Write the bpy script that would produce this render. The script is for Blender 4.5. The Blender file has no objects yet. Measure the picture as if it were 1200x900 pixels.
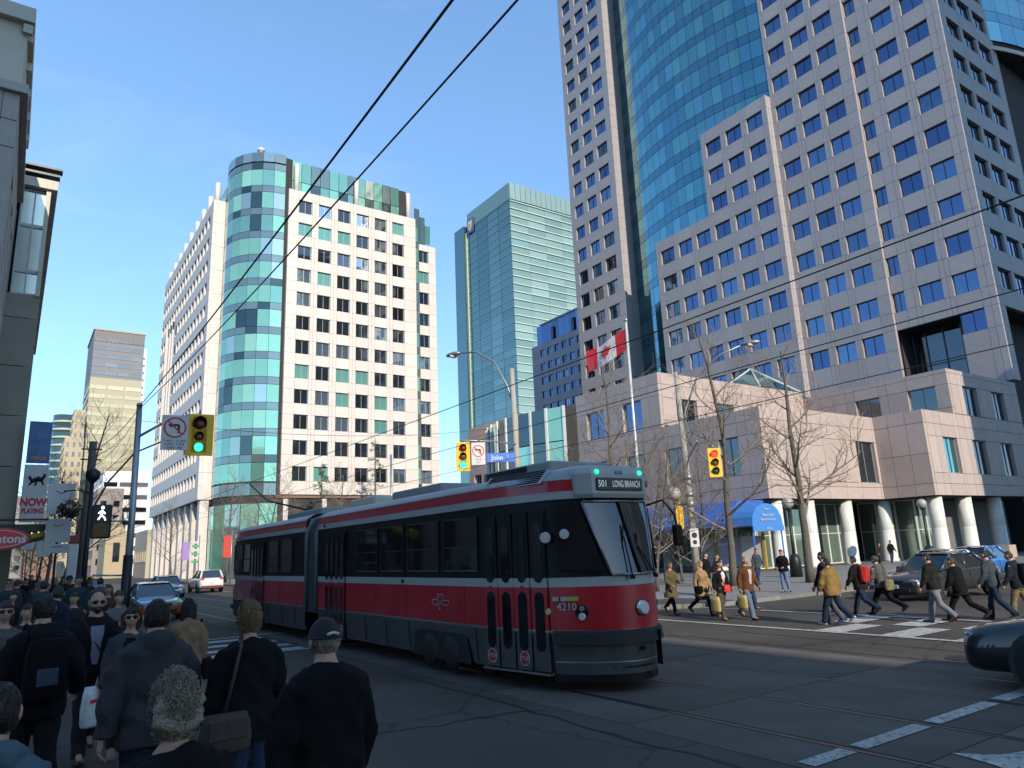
import bpy, math, random
import numpy as np
from mathutils import Vector, Matrix, noise as mnoise
R = math.radians
rnd = random.Random(7)
sc = bpy.context.scene
col = sc.collection
# ------------------------------------------------------------------ camera
HCAM = 2.1
cam_d = bpy.data.cameras.new('camera'); cam = bpy.data.objects.new('camera', cam_d); col.objects.link(cam)
cam_d.sensor_width = 36.0; cam_d.lens = 844.0 / 1200.0 * 36.0; cam_d.clip_start = 0.05; cam_d.clip_end = 6000.0
def cam_axes(yaw=R(34.79), pit=R(13.05), roll=R(2.459)):
    fw = Vector((math.sin(yaw) * math.cos(pit), math.cos(yaw) * math.cos(pit), math.sin(pit)))
    rt = Vector((math.cos(yaw), -math.sin(yaw), 0)); dn = fw.cross(rt)
    c, s = math.cos(roll), math.sin(roll)
    return rt * c + dn * s, dn * c - rt * s, fw
_r, _d, _f = cam_axes()
cam.matrix_world = Matrix(((_r.x, -_d.x, -_f.x, 0), (_r.y, -_d.y, -_f.y, 0), (_r.z, -_d.z, -_f.z, HCAM), (0, 0, 0, 1)))
sc.camera = cam
# ------------------------------------------------------------------ sky and sun (x = south, y = east, z = up; the sun stands in the west)
SUN_EL, SUN_TH = R(26), R(10)
world = bpy.data.worlds.new('World'); sc.world = world; world.use_nodes = True
wn, wl = world.node_tree.nodes, world.node_tree.links; wn.clear()
sky = wn.new('ShaderNodeTexSky'); sky.sky_type = 'NISHITA'; sky.sun_disc = False
sky.sun_elevation = SUN_EL; sky.sun_rotation = R(180) - SUN_TH
sky.air_density = 1.0; sky.dust_density = 0.3; sky.ozone_density = 1.6; sky.altitude = 100
tc = wn.new('ShaderNodeTexCoord'); mp = wn.new('ShaderNodeMapping'); mp.inputs['Scale'].default_value = (1.3, 1.0, 4.2); mp.inputs['Rotation'].default_value = (0.2, 0.15, 0.4)
nz = wn.new('ShaderNodeTexNoise'); nz.inputs['Scale'].default_value = 2.3; nz.inputs['Detail'].default_value = 7; nz.inputs['Roughness'].default_value = 0.62; nz.inputs['Distortion'].default_value = 0.5
rp = wn.new('ShaderNodeValToRGB'); rp.color_ramp.elements[0].position = 0.54; rp.color_ramp.elements[1].position = 0.95
rp.color_ramp.elements[1].color = (0.22, 0.22, 0.22, 1)
mx = wn.new('ShaderNodeMixRGB'); mx.inputs['Color2'].default_value = (3.6, 4.0, 4.5, 1)
bg = wn.new('ShaderNodeBackground'); bg.inputs['Strength'].default_value = 0.15
ow = wn.new('ShaderNodeOutputWorld')
wl.new(tc.outputs['Generated'], mp.inputs['Vector']); wl.new(mp.outputs['Vector'], nz.inputs['Vector']); wl.new(nz.outputs['Fac'], rp.inputs['Fac'])
gm = wn.new('ShaderNodeGamma'); gm.inputs['Gamma'].default_value = 0.70; tn_ = wn.new('ShaderNodeMixRGB'); tn_.blend_type = 'MULTIPLY'; tn_.inputs['Fac'].default_value = 1.0; tn_.inputs['Color2'].default_value = (0.93, 1.30, 1.66, 1)
wl.new(sky.outputs['Color'], gm.inputs['Color']); wl.new(gm.outputs['Color'], tn_.inputs['Color1'])
wl.new(rp.outputs['Color'], mx.inputs['Fac']); wl.new(tn_.outputs['Color'], mx.inputs['Color1']); wl.new(mx.outputs['Color'], bg.inputs['Color']); wl.new(bg.outputs['Background'], ow.inputs['Surface'])
sun_d = bpy.data.lights.new('sun', 'SUN'); sun_d.energy = 2.9; sun_d.angle = R(0.5); sun_d.color = (1.0, 0.90, 0.76)
sun = bpy.data.objects.new('sun', sun_d); col.objects.link(sun)
SUND = Vector((-math.sin(SUN_TH) * math.cos(SUN_EL), -math.cos(SUN_TH) * math.cos(SUN_EL), math.sin(SUN_EL)))
sun.rotation_euler = SUND.to_track_quat('Z', 'Y').to_euler(); sun.location = SUND * 300
vs = sc.view_settings; vs.view_transform = 'Standard'; vs.look = 'None'; vs.exposure = 0.85; vs.gamma = 1.0; vs.use_curve_mapping = False
sc.render.engine = 'CYCLES'; sc.cycles.max_bounces = 6; sc.cycles.caustics_reflective = False; sc.cycles.caustics_refractive = False
# ------------------------------------------------------------------ materials
MATS = {}
def mat(name, c=(0.5, 0.5, 0.5), rough=0.6, metal=0.0, var=0.12, scale=3.0, bump=0.0, bscale=40.0, orand=0.0, emit=0.0, coat=0.0, spec=0.5, alpha=1.0, trans=0.0, grime=0.0, space='Object'):
    if name in MATS: return MATS[name]
    m = bpy.data.materials.new(name); m.use_nodes = True; MATS[name] = m
    n, l = m.node_tree.nodes, m.node_tree.links
    b = n['Principled BSDF']
    b.inputs['Roughness'].default_value = rough; b.inputs['Metallic'].default_value = metal
    b.inputs['Coat Weight'].default_value = coat; b.inputs['Specular IOR Level'].default_value = spec
    if trans: b.inputs['Transmission Weight'].default_value = trans
    if emit: b.inputs['Emission Color'].default_value = (*c, 1); b.inputs['Emission Strength'].default_value = emit
    co = n.new('ShaderNodeTexCoord')
    src = co.outputs[space]
    if space == 'World':
        pass
    base = None
    if var or orand or grime:
        t = n.new('ShaderNodeTexNoise'); t.inputs['Scale'].default_value = scale; t.inputs['Detail'].default_value = 6; t.inputs['Roughness'].default_value = 0.65
        l.new(src, t.inputs['Vector'])
        mr = n.new('ShaderNodeMapRange'); mr.inputs['From Min'].default_value = 0.25; mr.inputs['From Max'].default_value = 0.75
        mr.inputs['To Min'].default_value = 1 - var; mr.inputs['To Max'].default_value = 1 + var
        l.new(t.outputs['Fac'], mr.inputs['Value']); fac = mr.outputs['Result']
        if orand:
            oi = n.new('ShaderNodeObjectInfo'); m2 = n.new('ShaderNodeMapRange')
            m2.inputs['To Min'].default_value = 1 - orand; m2.inputs['To Max'].default_value = 1 + orand
            l.new(oi.outputs['Random'], m2.inputs['Value'])
            mu = n.new('ShaderNodeMath'); mu.operation = 'MULTIPLY'; l.new(fac, mu.inputs[0]); l.new(m2.outputs['Result'], mu.inputs[1]); fac = mu.outputs['Value']
        hs = n.new('ShaderNodeHueSaturation'); hs.inputs['Color'].default_value = (*c, 1); l.new(fac, hs.inputs['Value'])
        l.new(hs.outputs['Color'], b.inputs['Base Color'])
        r2 = n.new('ShaderNodeMapRange'); r2.inputs['To Min'].default_value = max(0.02, rough * 0.85); r2.inputs['To Max'].default_value = min(1, rough * 1.15)
        l.new(t.outputs['Fac'], r2.inputs['Value']); l.new(r2.outputs['Result'], b.inputs['Roughness'])
    else:
        b.inputs['Base Color'].default_value = (*c, 1)
    if bump:
        t2 = n.new('ShaderNodeTexNoise'); t2.inputs['Scale'].default_value = bscale; t2.inputs['Detail'].default_value = 5
        l.new(src, t2.inputs['Vector']); bp = n.new('ShaderNodeBump'); bp.inputs['Strength'].default_value = bump; bp.inputs['Distance'].default_value = 0.02
        l.new(t2.outputs['Fac'], bp.inputs['Height']); l.new(bp.outputs['Normal'], b.inputs['Normal'])
    return m
def glass(name, c, rough=0.04, metal=0.9, orand=0.12, wav=0.0):
    m = mat(name, c, rough, metal, var=0.06, scale=0.6, orand=orand)
    if wav:
        n, l = m.node_tree.nodes, m.node_tree.links; b = n['Principled BSDF']
        co = n.new('ShaderNodeTexCoord'); t2 = n.new('ShaderNodeTexNoise'); t2.inputs['Scale'].default_value = 0.35; l.new(co.outputs['Object'], t2.inputs['Vector'])
        bp = n.new('ShaderNodeBump'); bp.inputs['Strength'].default_value = wav; bp.inputs['Distance'].default_value = 0.25
        l.new(t2.outputs['Fac'], bp.inputs['Height']); l.new(bp.outputs['Normal'], b.inputs['Normal'])
    return m
# ------------------------------------------------------------------ mesh builder and object helpers
class MB:
    def __init__(s): s.v = []; s.f = []; s.m = []; s.sm = []
    def add(s, v, f, mi=0, smooth=False):
        o = len(s.v); s.v.extend([tuple(p) for p in v]); s.f.extend([tuple(i + o for i in q) for q in f]); s.m.extend([mi] * len(f)); s.sm.extend([smooth] * len(f)); return s
    def box(s, c, d, mi=0, rz=0.0, M=None):
        hx, hy, hz = d[0] / 2, d[1] / 2, d[2] / 2
        v = [Vector((x, y, z)) for x in (-hx, hx) for y in (-hy, hy) for z in (-hz, hz)]
        if rz: Mz = Matrix.Rotation(rz, 3, 'Z'); v = [Mz @ p for p in v]
        if M is not None: v = [M @ p for p in v]
        v = [p + Vector(c) for p in v]
        return s.add(v, [(0, 1, 3, 2), (4, 6, 7, 5), (0, 4, 5, 1), (2, 3, 7, 6), (0, 2, 6, 4), (1, 5, 7, 3)], mi)
    def bevbox(s, c, d, b=0.02, mi=0, M=None):
        hx, hy, hz = d[0] / 2, d[1] / 2, d[2] / 2; v = []
        def ring(z, i): return [(-hx + i, -hy), (hx - i, -hy), (hx, -hy + i), (hx, hy - i), (hx - i, hy), (-hx + i, hy), (-hx, hy - i), (-hx, -hy + i)]
        rows = [[(x * (hx - b) / hx, y * (hy - b) / hy, -hz) for x, y in ring(0, b)], [(x, y, -hz + b) for x, y in ring(0, b)], [(x, y, hz - b) for x, y in ring(0, b)], [(x * (hx - b) / hx, y * (hy - b) / hy, hz) for x, y in ring(0, b)]]
        for r_ in rows: v += [Vector(p) for p in r_]
        if M is not None: v = [M @ p for p in v]
        v = [p + Vector(c) for p in v]
        f = [tuple(range(7, -1, -1)), tuple(range(24, 32))]
        for k in range(3):
            for i in range(8): f.append((k * 8 + i, k * 8 + (i + 1) % 8, k * 8 + 8 + (i + 1) % 8, k * 8 + 8 + i))
        return s.add(v, f, mi)
    def tube(s, pts, rad, n=8, mi=0, cap=True, ref=None, smooth=True):
        pts = [Vector(p) for p in pts]; k = len(pts)
        if not isinstance(rad, (list, tuple)): rad = [rad] * k
        v = []; up = Vector(ref) if ref is not None else None; px = None
        for i, p in enumerate(pts):
            d = (pts[min(i + 1, k - 1)] - pts[max(i - 1, 0)])
            d = d.normalized() if d.length > 1e-9 else Vector((0, 0, 1))
            if px is None:
                u = up if up is not None else (Vector((0, 0, 1)) if abs(d.z) < 0.9 else Vector((1, 0, 0)))
                x = u.cross(d)
                if x.length < 1e-6: x = Vector((1, 0, 0)).cross(d)
                x.normalize()
            else:
                x = (px - d * px.dot(d)); x = x.normalized() if x.length > 1e-6 else px
            px = x; y = d.cross(x)
            r_ = rad[i]; rx, ry = r_ if isinstance(r_, (list, tuple)) else (r_, r_)
            for j in range(n):
                a = 2 * math.pi * j / n; v.append(p + x * (math.cos(a) * rx) + y * (math.sin(a) * ry))
        f = []
        for i in range(k - 1):
            for j in range(n): f.append((i * n + j, i * n + (j + 1) % n, (i + 1) * n + (j + 1) % n, (i + 1) * n + j))
        s.add(v, f, mi, smooth)
        if cap:
            o = len(s.v) - len(v)
            s.f += [tuple(o + j for j in range(n - 1, -1, -1)), tuple(o + (k - 1) * n + j for j in range(n))]; s.m += [mi, mi]; s.sm += [False, False]
        return s
    def lathe(s, c, prof, n=16, mi=0, M=None, smooth=True, cap=True):
        v = []
        for r_, z in prof:
            for j in range(n):
                a = 2 * math.pi * j / n; p = Vector((math.cos(a) * r_, math.sin(a) * r_, z)); v.append((M @ p if M is not None else p) + Vector(c))
        f = []
        for i in range(len(prof) - 1):
            for j in range(n): f.append((i * n + j, i * n + (j + 1) % n, (i + 1) * n + (j + 1) % n, (i + 1) * n + j))
        s.add(v, f, mi, smooth)
        if cap:
            o = len(s.v) - len(v); k = len(prof)
            s.f += [tuple(o + j for j in range(n - 1, -1, -1)), tuple(o + (k - 1) * n + j for j in range(n))]; s.m += [mi, mi]; s.sm += [False, False]
        return s
    def sphere(s, c, r_, n=12, k=8, mi=0, fn=None):
        rx, ry, rz = r_ if isinstance(r_, (list, tuple)) else (r_, r_, r_); v = []
        for i in range(k + 1):
            th = math.pi * i / k
            for j in range(n):
                a = 2 * math.pi * j / n; d = Vector((math.sin(th) * math.cos(a), math.sin(th) * math.sin(a), math.cos(th)))
                q = fn(d) if fn else 1.0
                if isinstance(q, Vector): v.append(Vector(c) + q)
                else: v.append(Vector((c[0] + d.x * rx * q, c[1] + d.y * ry * q, c[2] + d.z * rz * q)))
        f = []
        for i in range(k):
            for j in range(n): f.append((i * n + j, (i + 1) * n + j, (i + 1) * n + (j + 1) % n, i * n + (j + 1) % n))
        return s.add(v, f, mi, True)
    def prism(s, poly, z0, z1, mi=0):
        n = len(poly); v = [(x, y, z0) for x, y in poly] + [(x, y, z1) for x, y in poly]
        f = [tuple(range(n - 1, -1, -1)), tuple(range(n, 2 * n))] + [(i, (i + 1) % n, n + (i + 1) % n, n + i) for i in range(n)]
        return s.add(v, f, mi)
    def extr(s, poly3, dv, mi=0):
        n = len(poly3); dv = Vector(dv); v = [Vector(p) for p in poly3] + [Vector(p) + dv for p in poly3]
        f = [tuple(range(n - 1, -1, -1)), tuple(range(n, 2 * n))] + [(i, (i + 1) % n, n + (i + 1) % n, n + i) for i in range(n)]
        return s.add(v, f, mi)
    def mesh(s, name, mats):
        me = bpy.data.meshes.new(name); me.from_pydata(s.v, [], s.f)
        for m in (mats if isinstance(mats, (list, tuple)) else [mats]): me.materials.append(m)
        me.polygons.foreach_set('material_index', s.m); me.polygons.foreach_set('use_smooth', s.sm); me.update()
        return me
    def build(s, name, mats, parent=None, **kw):
        return link(name, s.mesh(name, mats), parent, **kw)
def link(name, me, parent=None, loc=None, M=None, label=None, cat=None, group=None, kind=None):
    o = bpy.data.objects.new(name, me); col.objects.link(o)
    if parent is not None: o.parent = parent
    if M is not None: o.matrix_local = M
    if loc is not None: o.location = loc
    return tag(o, label, cat, group, kind)
def tag(o, label=None, cat=None, group=None, kind=None):
    if label: o['label'] = label
    if cat: o['category'] = cat
    if group: o['group'] = group
    if kind: o['kind'] = kind
    return o
def thing(name, label, cat, loc=(0, 0, 0), rz=0.0, group=None):
    o = bpy.data.objects.new(name, None); col.objects.link(o); o.empty_display_size = 0.2
    o.location = loc; o.rotation_euler = (0, 0, rz)
    return tag(o, label, cat, group)
def copy_tree(o, parent=None, loc=None, rz=None, label=None, scale=None):
    c = o.copy(); col.objects.link(c); c.parent = parent
    if loc is not None: c.location = loc
    if rz is not None: c.rotation_euler = (0, 0, rz)
    if scale is not None: c.scale = (scale,) * 3
    if label: c['label'] = label
    for ch in o.children: copy_tree(ch, c)
    return c
def text(name, s, size, m, parent, M, ext=0.003, align='CENTER', sx=1.0, bold=0.0):
    cu = bpy.data.curves.new(name, 'FONT'); cu.body = s; cu.size = size; cu.align_x = align; cu.align_y = 'CENTER'; cu.extrude = ext; cu.offset = bold; cu.resolution_u = 3
    t = bpy.data.objects.new(name, cu); me = bpy.data.meshes.new_from_object(t); bpy.data.objects.remove(t)
    me.materials.clear(); me.materials.append(m)
    if sx != 1.0: me.transform(Matrix.Diagonal((sx, 1, 1, 1)))
    return link(name, me, parent, M=M)
def face_matrix(loc, nrm, up=(0, 0, 1)):
    """local +Z looks along nrm, local +Y up: writing reads the right way round for someone the normal points at"""
    z = Vector(nrm).normalized(); x = Vector(up).cross(z).normalized(); y = z.cross(x)
    return Matrix(((x.x, y.x, z.x, loc[0]), (x.y, y.y, z.y, loc[1]), (x.z, y.z, z.z, loc[2]), (0, 0, 0, 1)))
def wall_matrix(loc, nrm):
    """local Y looks along nrm, Z up"""
    y = Vector(nrm).normalized(); z = Vector((0, 0, 1)); x = y.cross(z)
    return Matrix(((x.x, y.x, z.x, loc[0]), (x.y, y.y, z.y, loc[1]), (x.z, y.z, z.z, loc[2]), (0, 0, 0, 1)))
CAMP = Vector((0, 0, HCAM))
# ------------------------------------------------------------------ cladding: a grid of stone panels and windows, each a piece of its own
SH = {}
def box_mesh(w, d, h, m):
    k = ('b', round(w, 2), round(d, 2), round(h, 2), m.name)
    if k not in SH:
        b = MB(); b.box((0, -d / 2, 0), (w, d, h)); SH[k] = b.mesh('panel', m)
    return SH[k]
def frame_mesh(w, h, nm, m, fw=0.07, fd=0.12, nh=0):
    k = ('f', round(w, 2), round(h, 2), nm, m.name, nh, fw)
    if k not in SH:
        b = MB()
        for sx in (-1, 1): b.box((sx * (w / 2 - fw / 2), 0, 0), (fw, fd, h))
        for sz in (-1, 1): b.box((0, 0, sz * (h / 2 - fw / 2)), (w - 2 * fw, fd * 0.96, fw))
        for i in range(nm): b.box((-w / 2 + w * (i + 1) / (nm + 1), 0, 0), (fw * 0.8, fd * 0.9, h - 2 * fw))
        for i in range(nh): b.box((0, 0.004, -h / 2 + h * (i + 1) / (nh + 1)), (w - 2 * fw, fd * 0.85, fw * 0.8))
        SH[k] = b.mesh('window', m)
    return SH[k]
class Clad:
    def __init__(s, parent): s.p = parent; s.pan = []; s.win = []
    def panel(s, c, n, w, h, m, d=0.4, name='stone_panel'):
        c = Vector(c); n = Vector(n); vd = CAMP - c
        s.pan.append((w * h * max(0.0, vd.normalized().dot(n)) / vd.length_squared, c, n, w, h, m, d, name))
    def window(s, c, n, w, h, fm, panes, nm=1, rec=0.3, nh=0):
        c = Vector(c); n = Vector(n); vd = CAMP - c
        s.win.append((w * h * max(0.0, vd.normalized().dot(n)) / vd.length_squared, c, n, w, h, fm, panes, nm, rec, nh))
    def grid(s, O, U, N, ul, zl, wc=(), wr=(), pm=None, gap=0.03, d=0.4, fm=None, panes=None, nm=1, rec=0.3, skip=None, name='stone_panel', nh=0):
        O = Vector(O); U = Vector(U); N = Vector(N); wc = set(wc); wr = set(wr)
        for i in range(len(ul) - 1):
            for j in range(len(zl) - 1):
                u = (ul[i] + ul[i + 1]) / 2; z = (zl[j] + zl[j + 1]) / 2
                if skip and skip(i, j, u, z): continue
                w = ul[i + 1] - ul[i]; h = zl[j + 1] - zl[j]; c = O + U * u + Vector((0, 0, z))
                if i in wc and j in wr: s.window(c, N, w, h, fm, panes, nm, rec, nh)
                else: s.panel(c, N, w - gap, h - gap, pm, d, name)
    def flush(s, lim=300):
        s.pan.sort(key=lambda t: -t[0]); s.win.sort(key=lambda t: -t[0])
        for (_, c, n, w, h, m, d, name) in s.pan[:lim]:
            link(name, box_mesh(w, d, h, m), s.p, M=wall_matrix(c, n))
        bulk = {}
        for (_, c, n, w, h, m, d, name) in s.pan[lim:]:
            b = bulk.setdefault((name, m.name), (MB(), m)); M = wall_matrix((0, 0, 0), n).to_3x3(); b[0].box(c - n * (d / 2), (w, d, h), M=M)
        for (name, _), (b, m) in bulk.items(): b.build(name + 's_far', m, s.p, kind='stuff')
        fb = {}; 
        for k, (_, c, n, w, h, fm, panes, nm, rec, nh) in enumerate(s.win):
            g = rnd.choice(panes); cc = c - n * rec
            if k < lim:
                o = link('window', frame_mesh(w, h, nm, fm, nh=nh), s.p, M=wall_matrix(cc, n))
                tl = Matrix.Rotation(R(rnd.gauss(0, 0.35)), 4, 'Z') @ Matrix.Rotation(R(rnd.gauss(0, 0.3)), 4, 'X')
                link('pane', box_mesh(w - 0.06, 0.04, h - 0.06, g), o, M=tl)
            else:
                b = fb.setdefault(fm.name, (MB(), fm)); M = wall_matrix((0, 0, 0), n).to_3x3()
                me = frame_mesh(w, h, nm, fm, nh=nh)
                b[0].add([M @ v.co + cc for v in me.vertices], [tuple(p.vertices) for p in me.polygons])
                b = fb.setdefault('g' + g.name, (MB(), g)); b[0].box(cc - n * 0.02, (w - 0.06, 0.04, h - 0.06), M=M)
        for k, (b, m) in fb.items(): b.build('panes_far' if k[0] == 'g' else 'windows_far', m, s.p, kind='stuff')
def rng(a, b, n): return [a + (b - a) * i / n for i in range(n + 1)]
# ================================================================== setting: ground, road, pavements, tracks, markings
m_asph = mat('asphalt', (0.076, 0.063, 0.050), 0.9, var=0.22, scale=0.55, bump=0.35, bscale=70, spec=0.3)
m_conc = mat('track_concrete', (0.112, 0.095, 0.077), 0.88, var=0.28, scale=0.8, bump=0.2, bscale=50, orand=0.1, spec=0.3)
m_walk = mat('pavement_concrete', (0.20, 0.195, 0.185), 0.88, var=0.16, scale=1.1, bump=0.15, bscale=40, orand=0.08)
m_kerb = mat('kerb_concrete', (0.17, 0.165, 0.155), 0.88, var=0.25, scale=1.5, bump=0.2, orand=0.1)
m_joint = mat('joint', (0.05, 0.048, 0.045), 0.95, var=0.1)
m_rail = mat('rail_steel', (0.13, 0.11, 0.095), 0.38, 0.8, var=0.25, scale=2)
m_groove = mat('rail_groove', (0.012, 0.011, 0.010), 0.9)
m_paint = mat('road_paint', (0.44, 0.42, 0.38), 0.85, var=0.35, scale=5, bump=0.2, bscale=60)
def weather(m, worn=None, wear=0.5, stain=0.35, crack=True):
    """large stains, fine cracks and (for paint) worn-through spots over the base colour"""
    n, l = m.node_tree.nodes, m.node_tree.links; b = n['Principled BSDF']; src = b.inputs['Base Color'].links[0].from_socket
    co = n.new('ShaderNodeTexCoord'); t = n.new('ShaderNodeTexNoise'); t.inputs['Scale'].default_value = 0.16; t.inputs['Detail'].default_value = 4; t.inputs['Distortion'].default_value = 0.8; l.new(co.outputs['Object'], t.inputs['Vector'])
    r = n.new('ShaderNodeMapRange'); r.inputs['From Min'].default_value = 0.35; r.inputs['From Max'].default_value = 0.7; r.inputs['To Min'].default_value = 1 + stain * 0.5; r.inputs['To Max'].default_value = 1 - stain; l.new(t.outputs['Fac'], r.inputs['Value'])
    h = n.new('ShaderNodeHueSaturation'); l.new(src, h.inputs['Color']); l.new(r.outputs['Result'], h.inputs['Value']); out = h.outputs['Color']
    if crack:
        v = n.new('ShaderNodeTexVoronoi'); v.feature = 'DISTANCE_TO_EDGE'; v.inputs['Scale'].default_value = 0.42; d = n.new('ShaderNodeTexNoise'); d.inputs['Scale'].default_value = 2.2; d.inputs['Detail'].default_value = 5; l.new(co.outputs['Object'], d.inputs['Vector'])
        mxv = n.new('ShaderNodeMixRGB'); mxv.inputs['Fac'].default_value = 0.30; l.new(co.outputs['Object'], mxv.inputs['Color1']); l.new(d.outputs['Color'], mxv.inputs['Color2']); l.new(mxv.outputs['Color'], v.inputs['Vector'])
        c = n.new('ShaderNodeMapRange'); c.inputs['From Min'].default_value = 0.0; c.inputs['From Max'].default_value = 0.012; c.inputs['To Min'].default_value = 0.55; c.inputs['To Max'].default_value = 1.0; l.new(v.outputs['Distance'], c.inputs['Value'])
        h2 = n.new('ShaderNodeHueSaturation'); l.new(out, h2.inputs['Color']); l.new(c.outputs['Result'], h2.inputs['Value']); out = h2.outputs['Color']
    if worn:
        w = n.new('ShaderNodeTexNoise'); w.inputs['Scale'].default_value = 16.0; w.inputs['Detail'].default_value = 8; w.inputs['Roughness'].default_value = 0.75; l.new(co.outputs['Object'], w.inputs['Vector'])
        q = n.new('ShaderNodeMapRange'); q.inputs['From Min'].default_value = wear - 0.03; q.inputs['From Max'].default_value = wear + 0.05; l.new(w.outputs['Fac'], q.inputs['Value'])
        mm = n.new('ShaderNodeMixRGB'); mm.inputs['Color2'].default_value = (*worn, 1); l.new(q.outputs['Result'], mm.inputs['Fac']); l.new(out, mm.inputs['Color1']); out = mm.outputs['Color']
    l.new(out, b.inputs['Base Color'])
weather(m_asph); weather(m_conc, stain=0.3, crack=False); weather(m_paint, (0.075, 0.068, 0.06), 0.565, 0.2, False); weather(m_walk, stain=0.25, crack=False)
g = MB(); g.add([(-2500, -2500, -0.06), (2500, -2500, -0.06), (2500, 2500, -0.06), (-2500, 2500, -0.06)], [(0, 1, 2, 3)]); g.build('ground', m_asph, kind='structure')
g = MB(); g.add([(-160, -160, 0), (160, -160, 0), (160, 520, 0), (-160, 520, 0)], [(0, 1, 2, 3)]); road = g.build('road', m_asph, kind='structure')
def arc(cx, cy, r, a0, a1, n=7): return [(cx + r * math.cos(R(a0 + (a1 - a0) * i / n)), cy + r * math.sin(R(a0 + (a1 - a0) * i / n))) for i in range(n + 1)]
def pavement(name, poly, slabs):
    b = MB(); b.prism(poly, -0.02, 0.112); o = b.build(name, m_joint, kind='structure')
    for (x0, x1, y0, y1) in slabs:
        link('slab', box_mesh2(x1 - x0 - 0.02, y1 - y0 - 0.02, 0.06, m_walk), o, loc=((x0 + x1) / 2, (y0 + y1) / 2, 0.10))
    return o
def box_mesh2(w, d, h, m):
    k = ('c', round(w, 2), round(d, 2), round(h, 2), m.name)
    if k not in SH:
        b = MB(); b.box((0, 0, 0), (w, d, h)); SH[k] = b.mesh('slab', m)
    return SH[k]
def kerb_run(parent, pts, w=0.16):
    for a, b_ in zip(pts[:-1], pts[1:]):
        a = Vector((*a, 0)); c = Vector((*b_, 0)); d = c - a; L = d.length
        if L < 0.05: continue
        n = max(1, int(L / 2.4)); M = Matrix.Rotation(math.atan2(d.y, d.x), 4, 'Z')
        for i in range(n):
            link('kerb_stone', box_mesh2(L / n - 0.015, w, 0.17, m_kerb), parent, M=Matrix.Translation(a + d * ((i + 0.5) / n) + Vector((0, 0, 0.052))) @ M)
SEx, SEy = 17.6, 16.9
se = [(SEx, 120), (SEx, SEy + 3)] + arc(SEx + 3, SEy + 3, 3, 180, 270) + [(150, SEy), (150, 120)]
xs = rng(SEx + 0.2, SEx + 0.2 + 1.55 * 12, 12); ys = rng(SEy + 0.2, SEy + 0.2 + 1.55 * 14, 14)
pv = pavement('pavement_south_east', se, [(xs[i], xs[i + 1], ys[j], ys[j + 1]) for i in range(12) for j in range(14) if not (i < 2 and j < 2)])
b = MB(); b.prism([(SEx + 19, SEy + 0.2), (140, SEy + 0.2), (140, 119), (SEx + 0.2, 119), (SEx + 0.2, SEy + 22.1), (SEx + 19, SEy + 22.1)], 0.1, 0.128); b.build('paving_far', m_walk, pv, kind='stuff')
kerb_run(pv, [(SEx + 0.05, 60), (SEx + 0.05, SEy + 3)] + arc(SEx + 3, SEy + 3, 2.95, 180, 270) + [(60, SEy + 0.05)])
ne = [(-120, SEy + 0.2), (0.2, SEy + 0.2)] + arc(0.2, SEy + 3.2, 3, -90, 0) + [(3.2, 300), (-120, 300)]
pn = pavement('pavement_north_east', ne, [(0.1 + i, 1.1 + i, SEy + 3 + 1.6 * j, SEy + 4.6 + 1.6 * j) for i in range(-2, 3) for j in range(12)])
kerb_run(pn, [(-8, SEy + 0.25), (0.2, SEy + 0.25)] + arc(0.2, SEy + 3.2, 2.95, -90, 0) + [(3.15, 70)])
nw = [(-120, -160), (3.2, -160), (3.2, 1.4)] + arc(0.2, 1.4, 3, 0, 90) + [(-120, 4.4)]
pw = pavement('pavement_north_west', nw, [(-2.4 + 1.4 * i, -1.0 + 1.4 * i, -5.4 + 1.4 * j, -4.0 + 1.4 * j) for i in range(4) for j in range(5)])
kerb_run(pw, [(3.15, -20), (3.15, 1.4)] + arc(0.2, 1.4, 2.95, 0, 90) + [(-8, 4.35)])
sw = [(150, -160), (17.6, -160), (17.6, 0.9)] + arc(20.6, 0.9, 3, 180, 90) + [(150, 3.9)]
ps = pavement('pavement_south_west', sw, [(19 + 1.6 * i, 20.6 + 1.6 * i, -6 + 1.6 * j, -4.4 + 1.6 * j) for i in range(4) for j in range(4)])
# streetcar tracks: concrete slabs with rails let in
RAILS = (7.235, 8.73, 10.43, 11.925)
lanes = [(6.35, 7.17), (7.30, 8.665), (8.795, 10.365), (10.495, 11.86), (11.99, 12.75)]
for (x0, x1) in lanes:
    y = -5.2
    while y < 46:
        L = 3.05
        link('track_slab', box_mesh2(x1 - x0, L - 0.03, 0.02, m_conc), road, loc=((x0 + x1) / 2, y + L / 2, -0.004)); y += L
for x in RAILS:
    b = MB(); b.box((x - 0.012, 150, -0.01), (0.062, 330, 0.036)); b.build('rail', m_rail, road)
    b = MB(); b.box((x + 0.045, 150, -0.012), (0.05, 330, 0.026)); b.build('rail_groove', m_groove, road)
for x0, x1 in ((6.35, 12.75),):
    b = MB(); b.box(((x0 + x1) / 2, 200, -0.008), (x1 - x0, 308, 0.02)); b.build('track_bed_far', m_conc, road, kind='stuff')
def marking(name, x0, x1, y0, y1):
    b = MB(); b.add([(x0, y0, 0.0145), (x1, y0, 0.0145), (x1, y1, 0.0145), (x0, y1, 0.0145)], [(0, 1, 2, 3)]); return b.build(name, m_paint, road)
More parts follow.
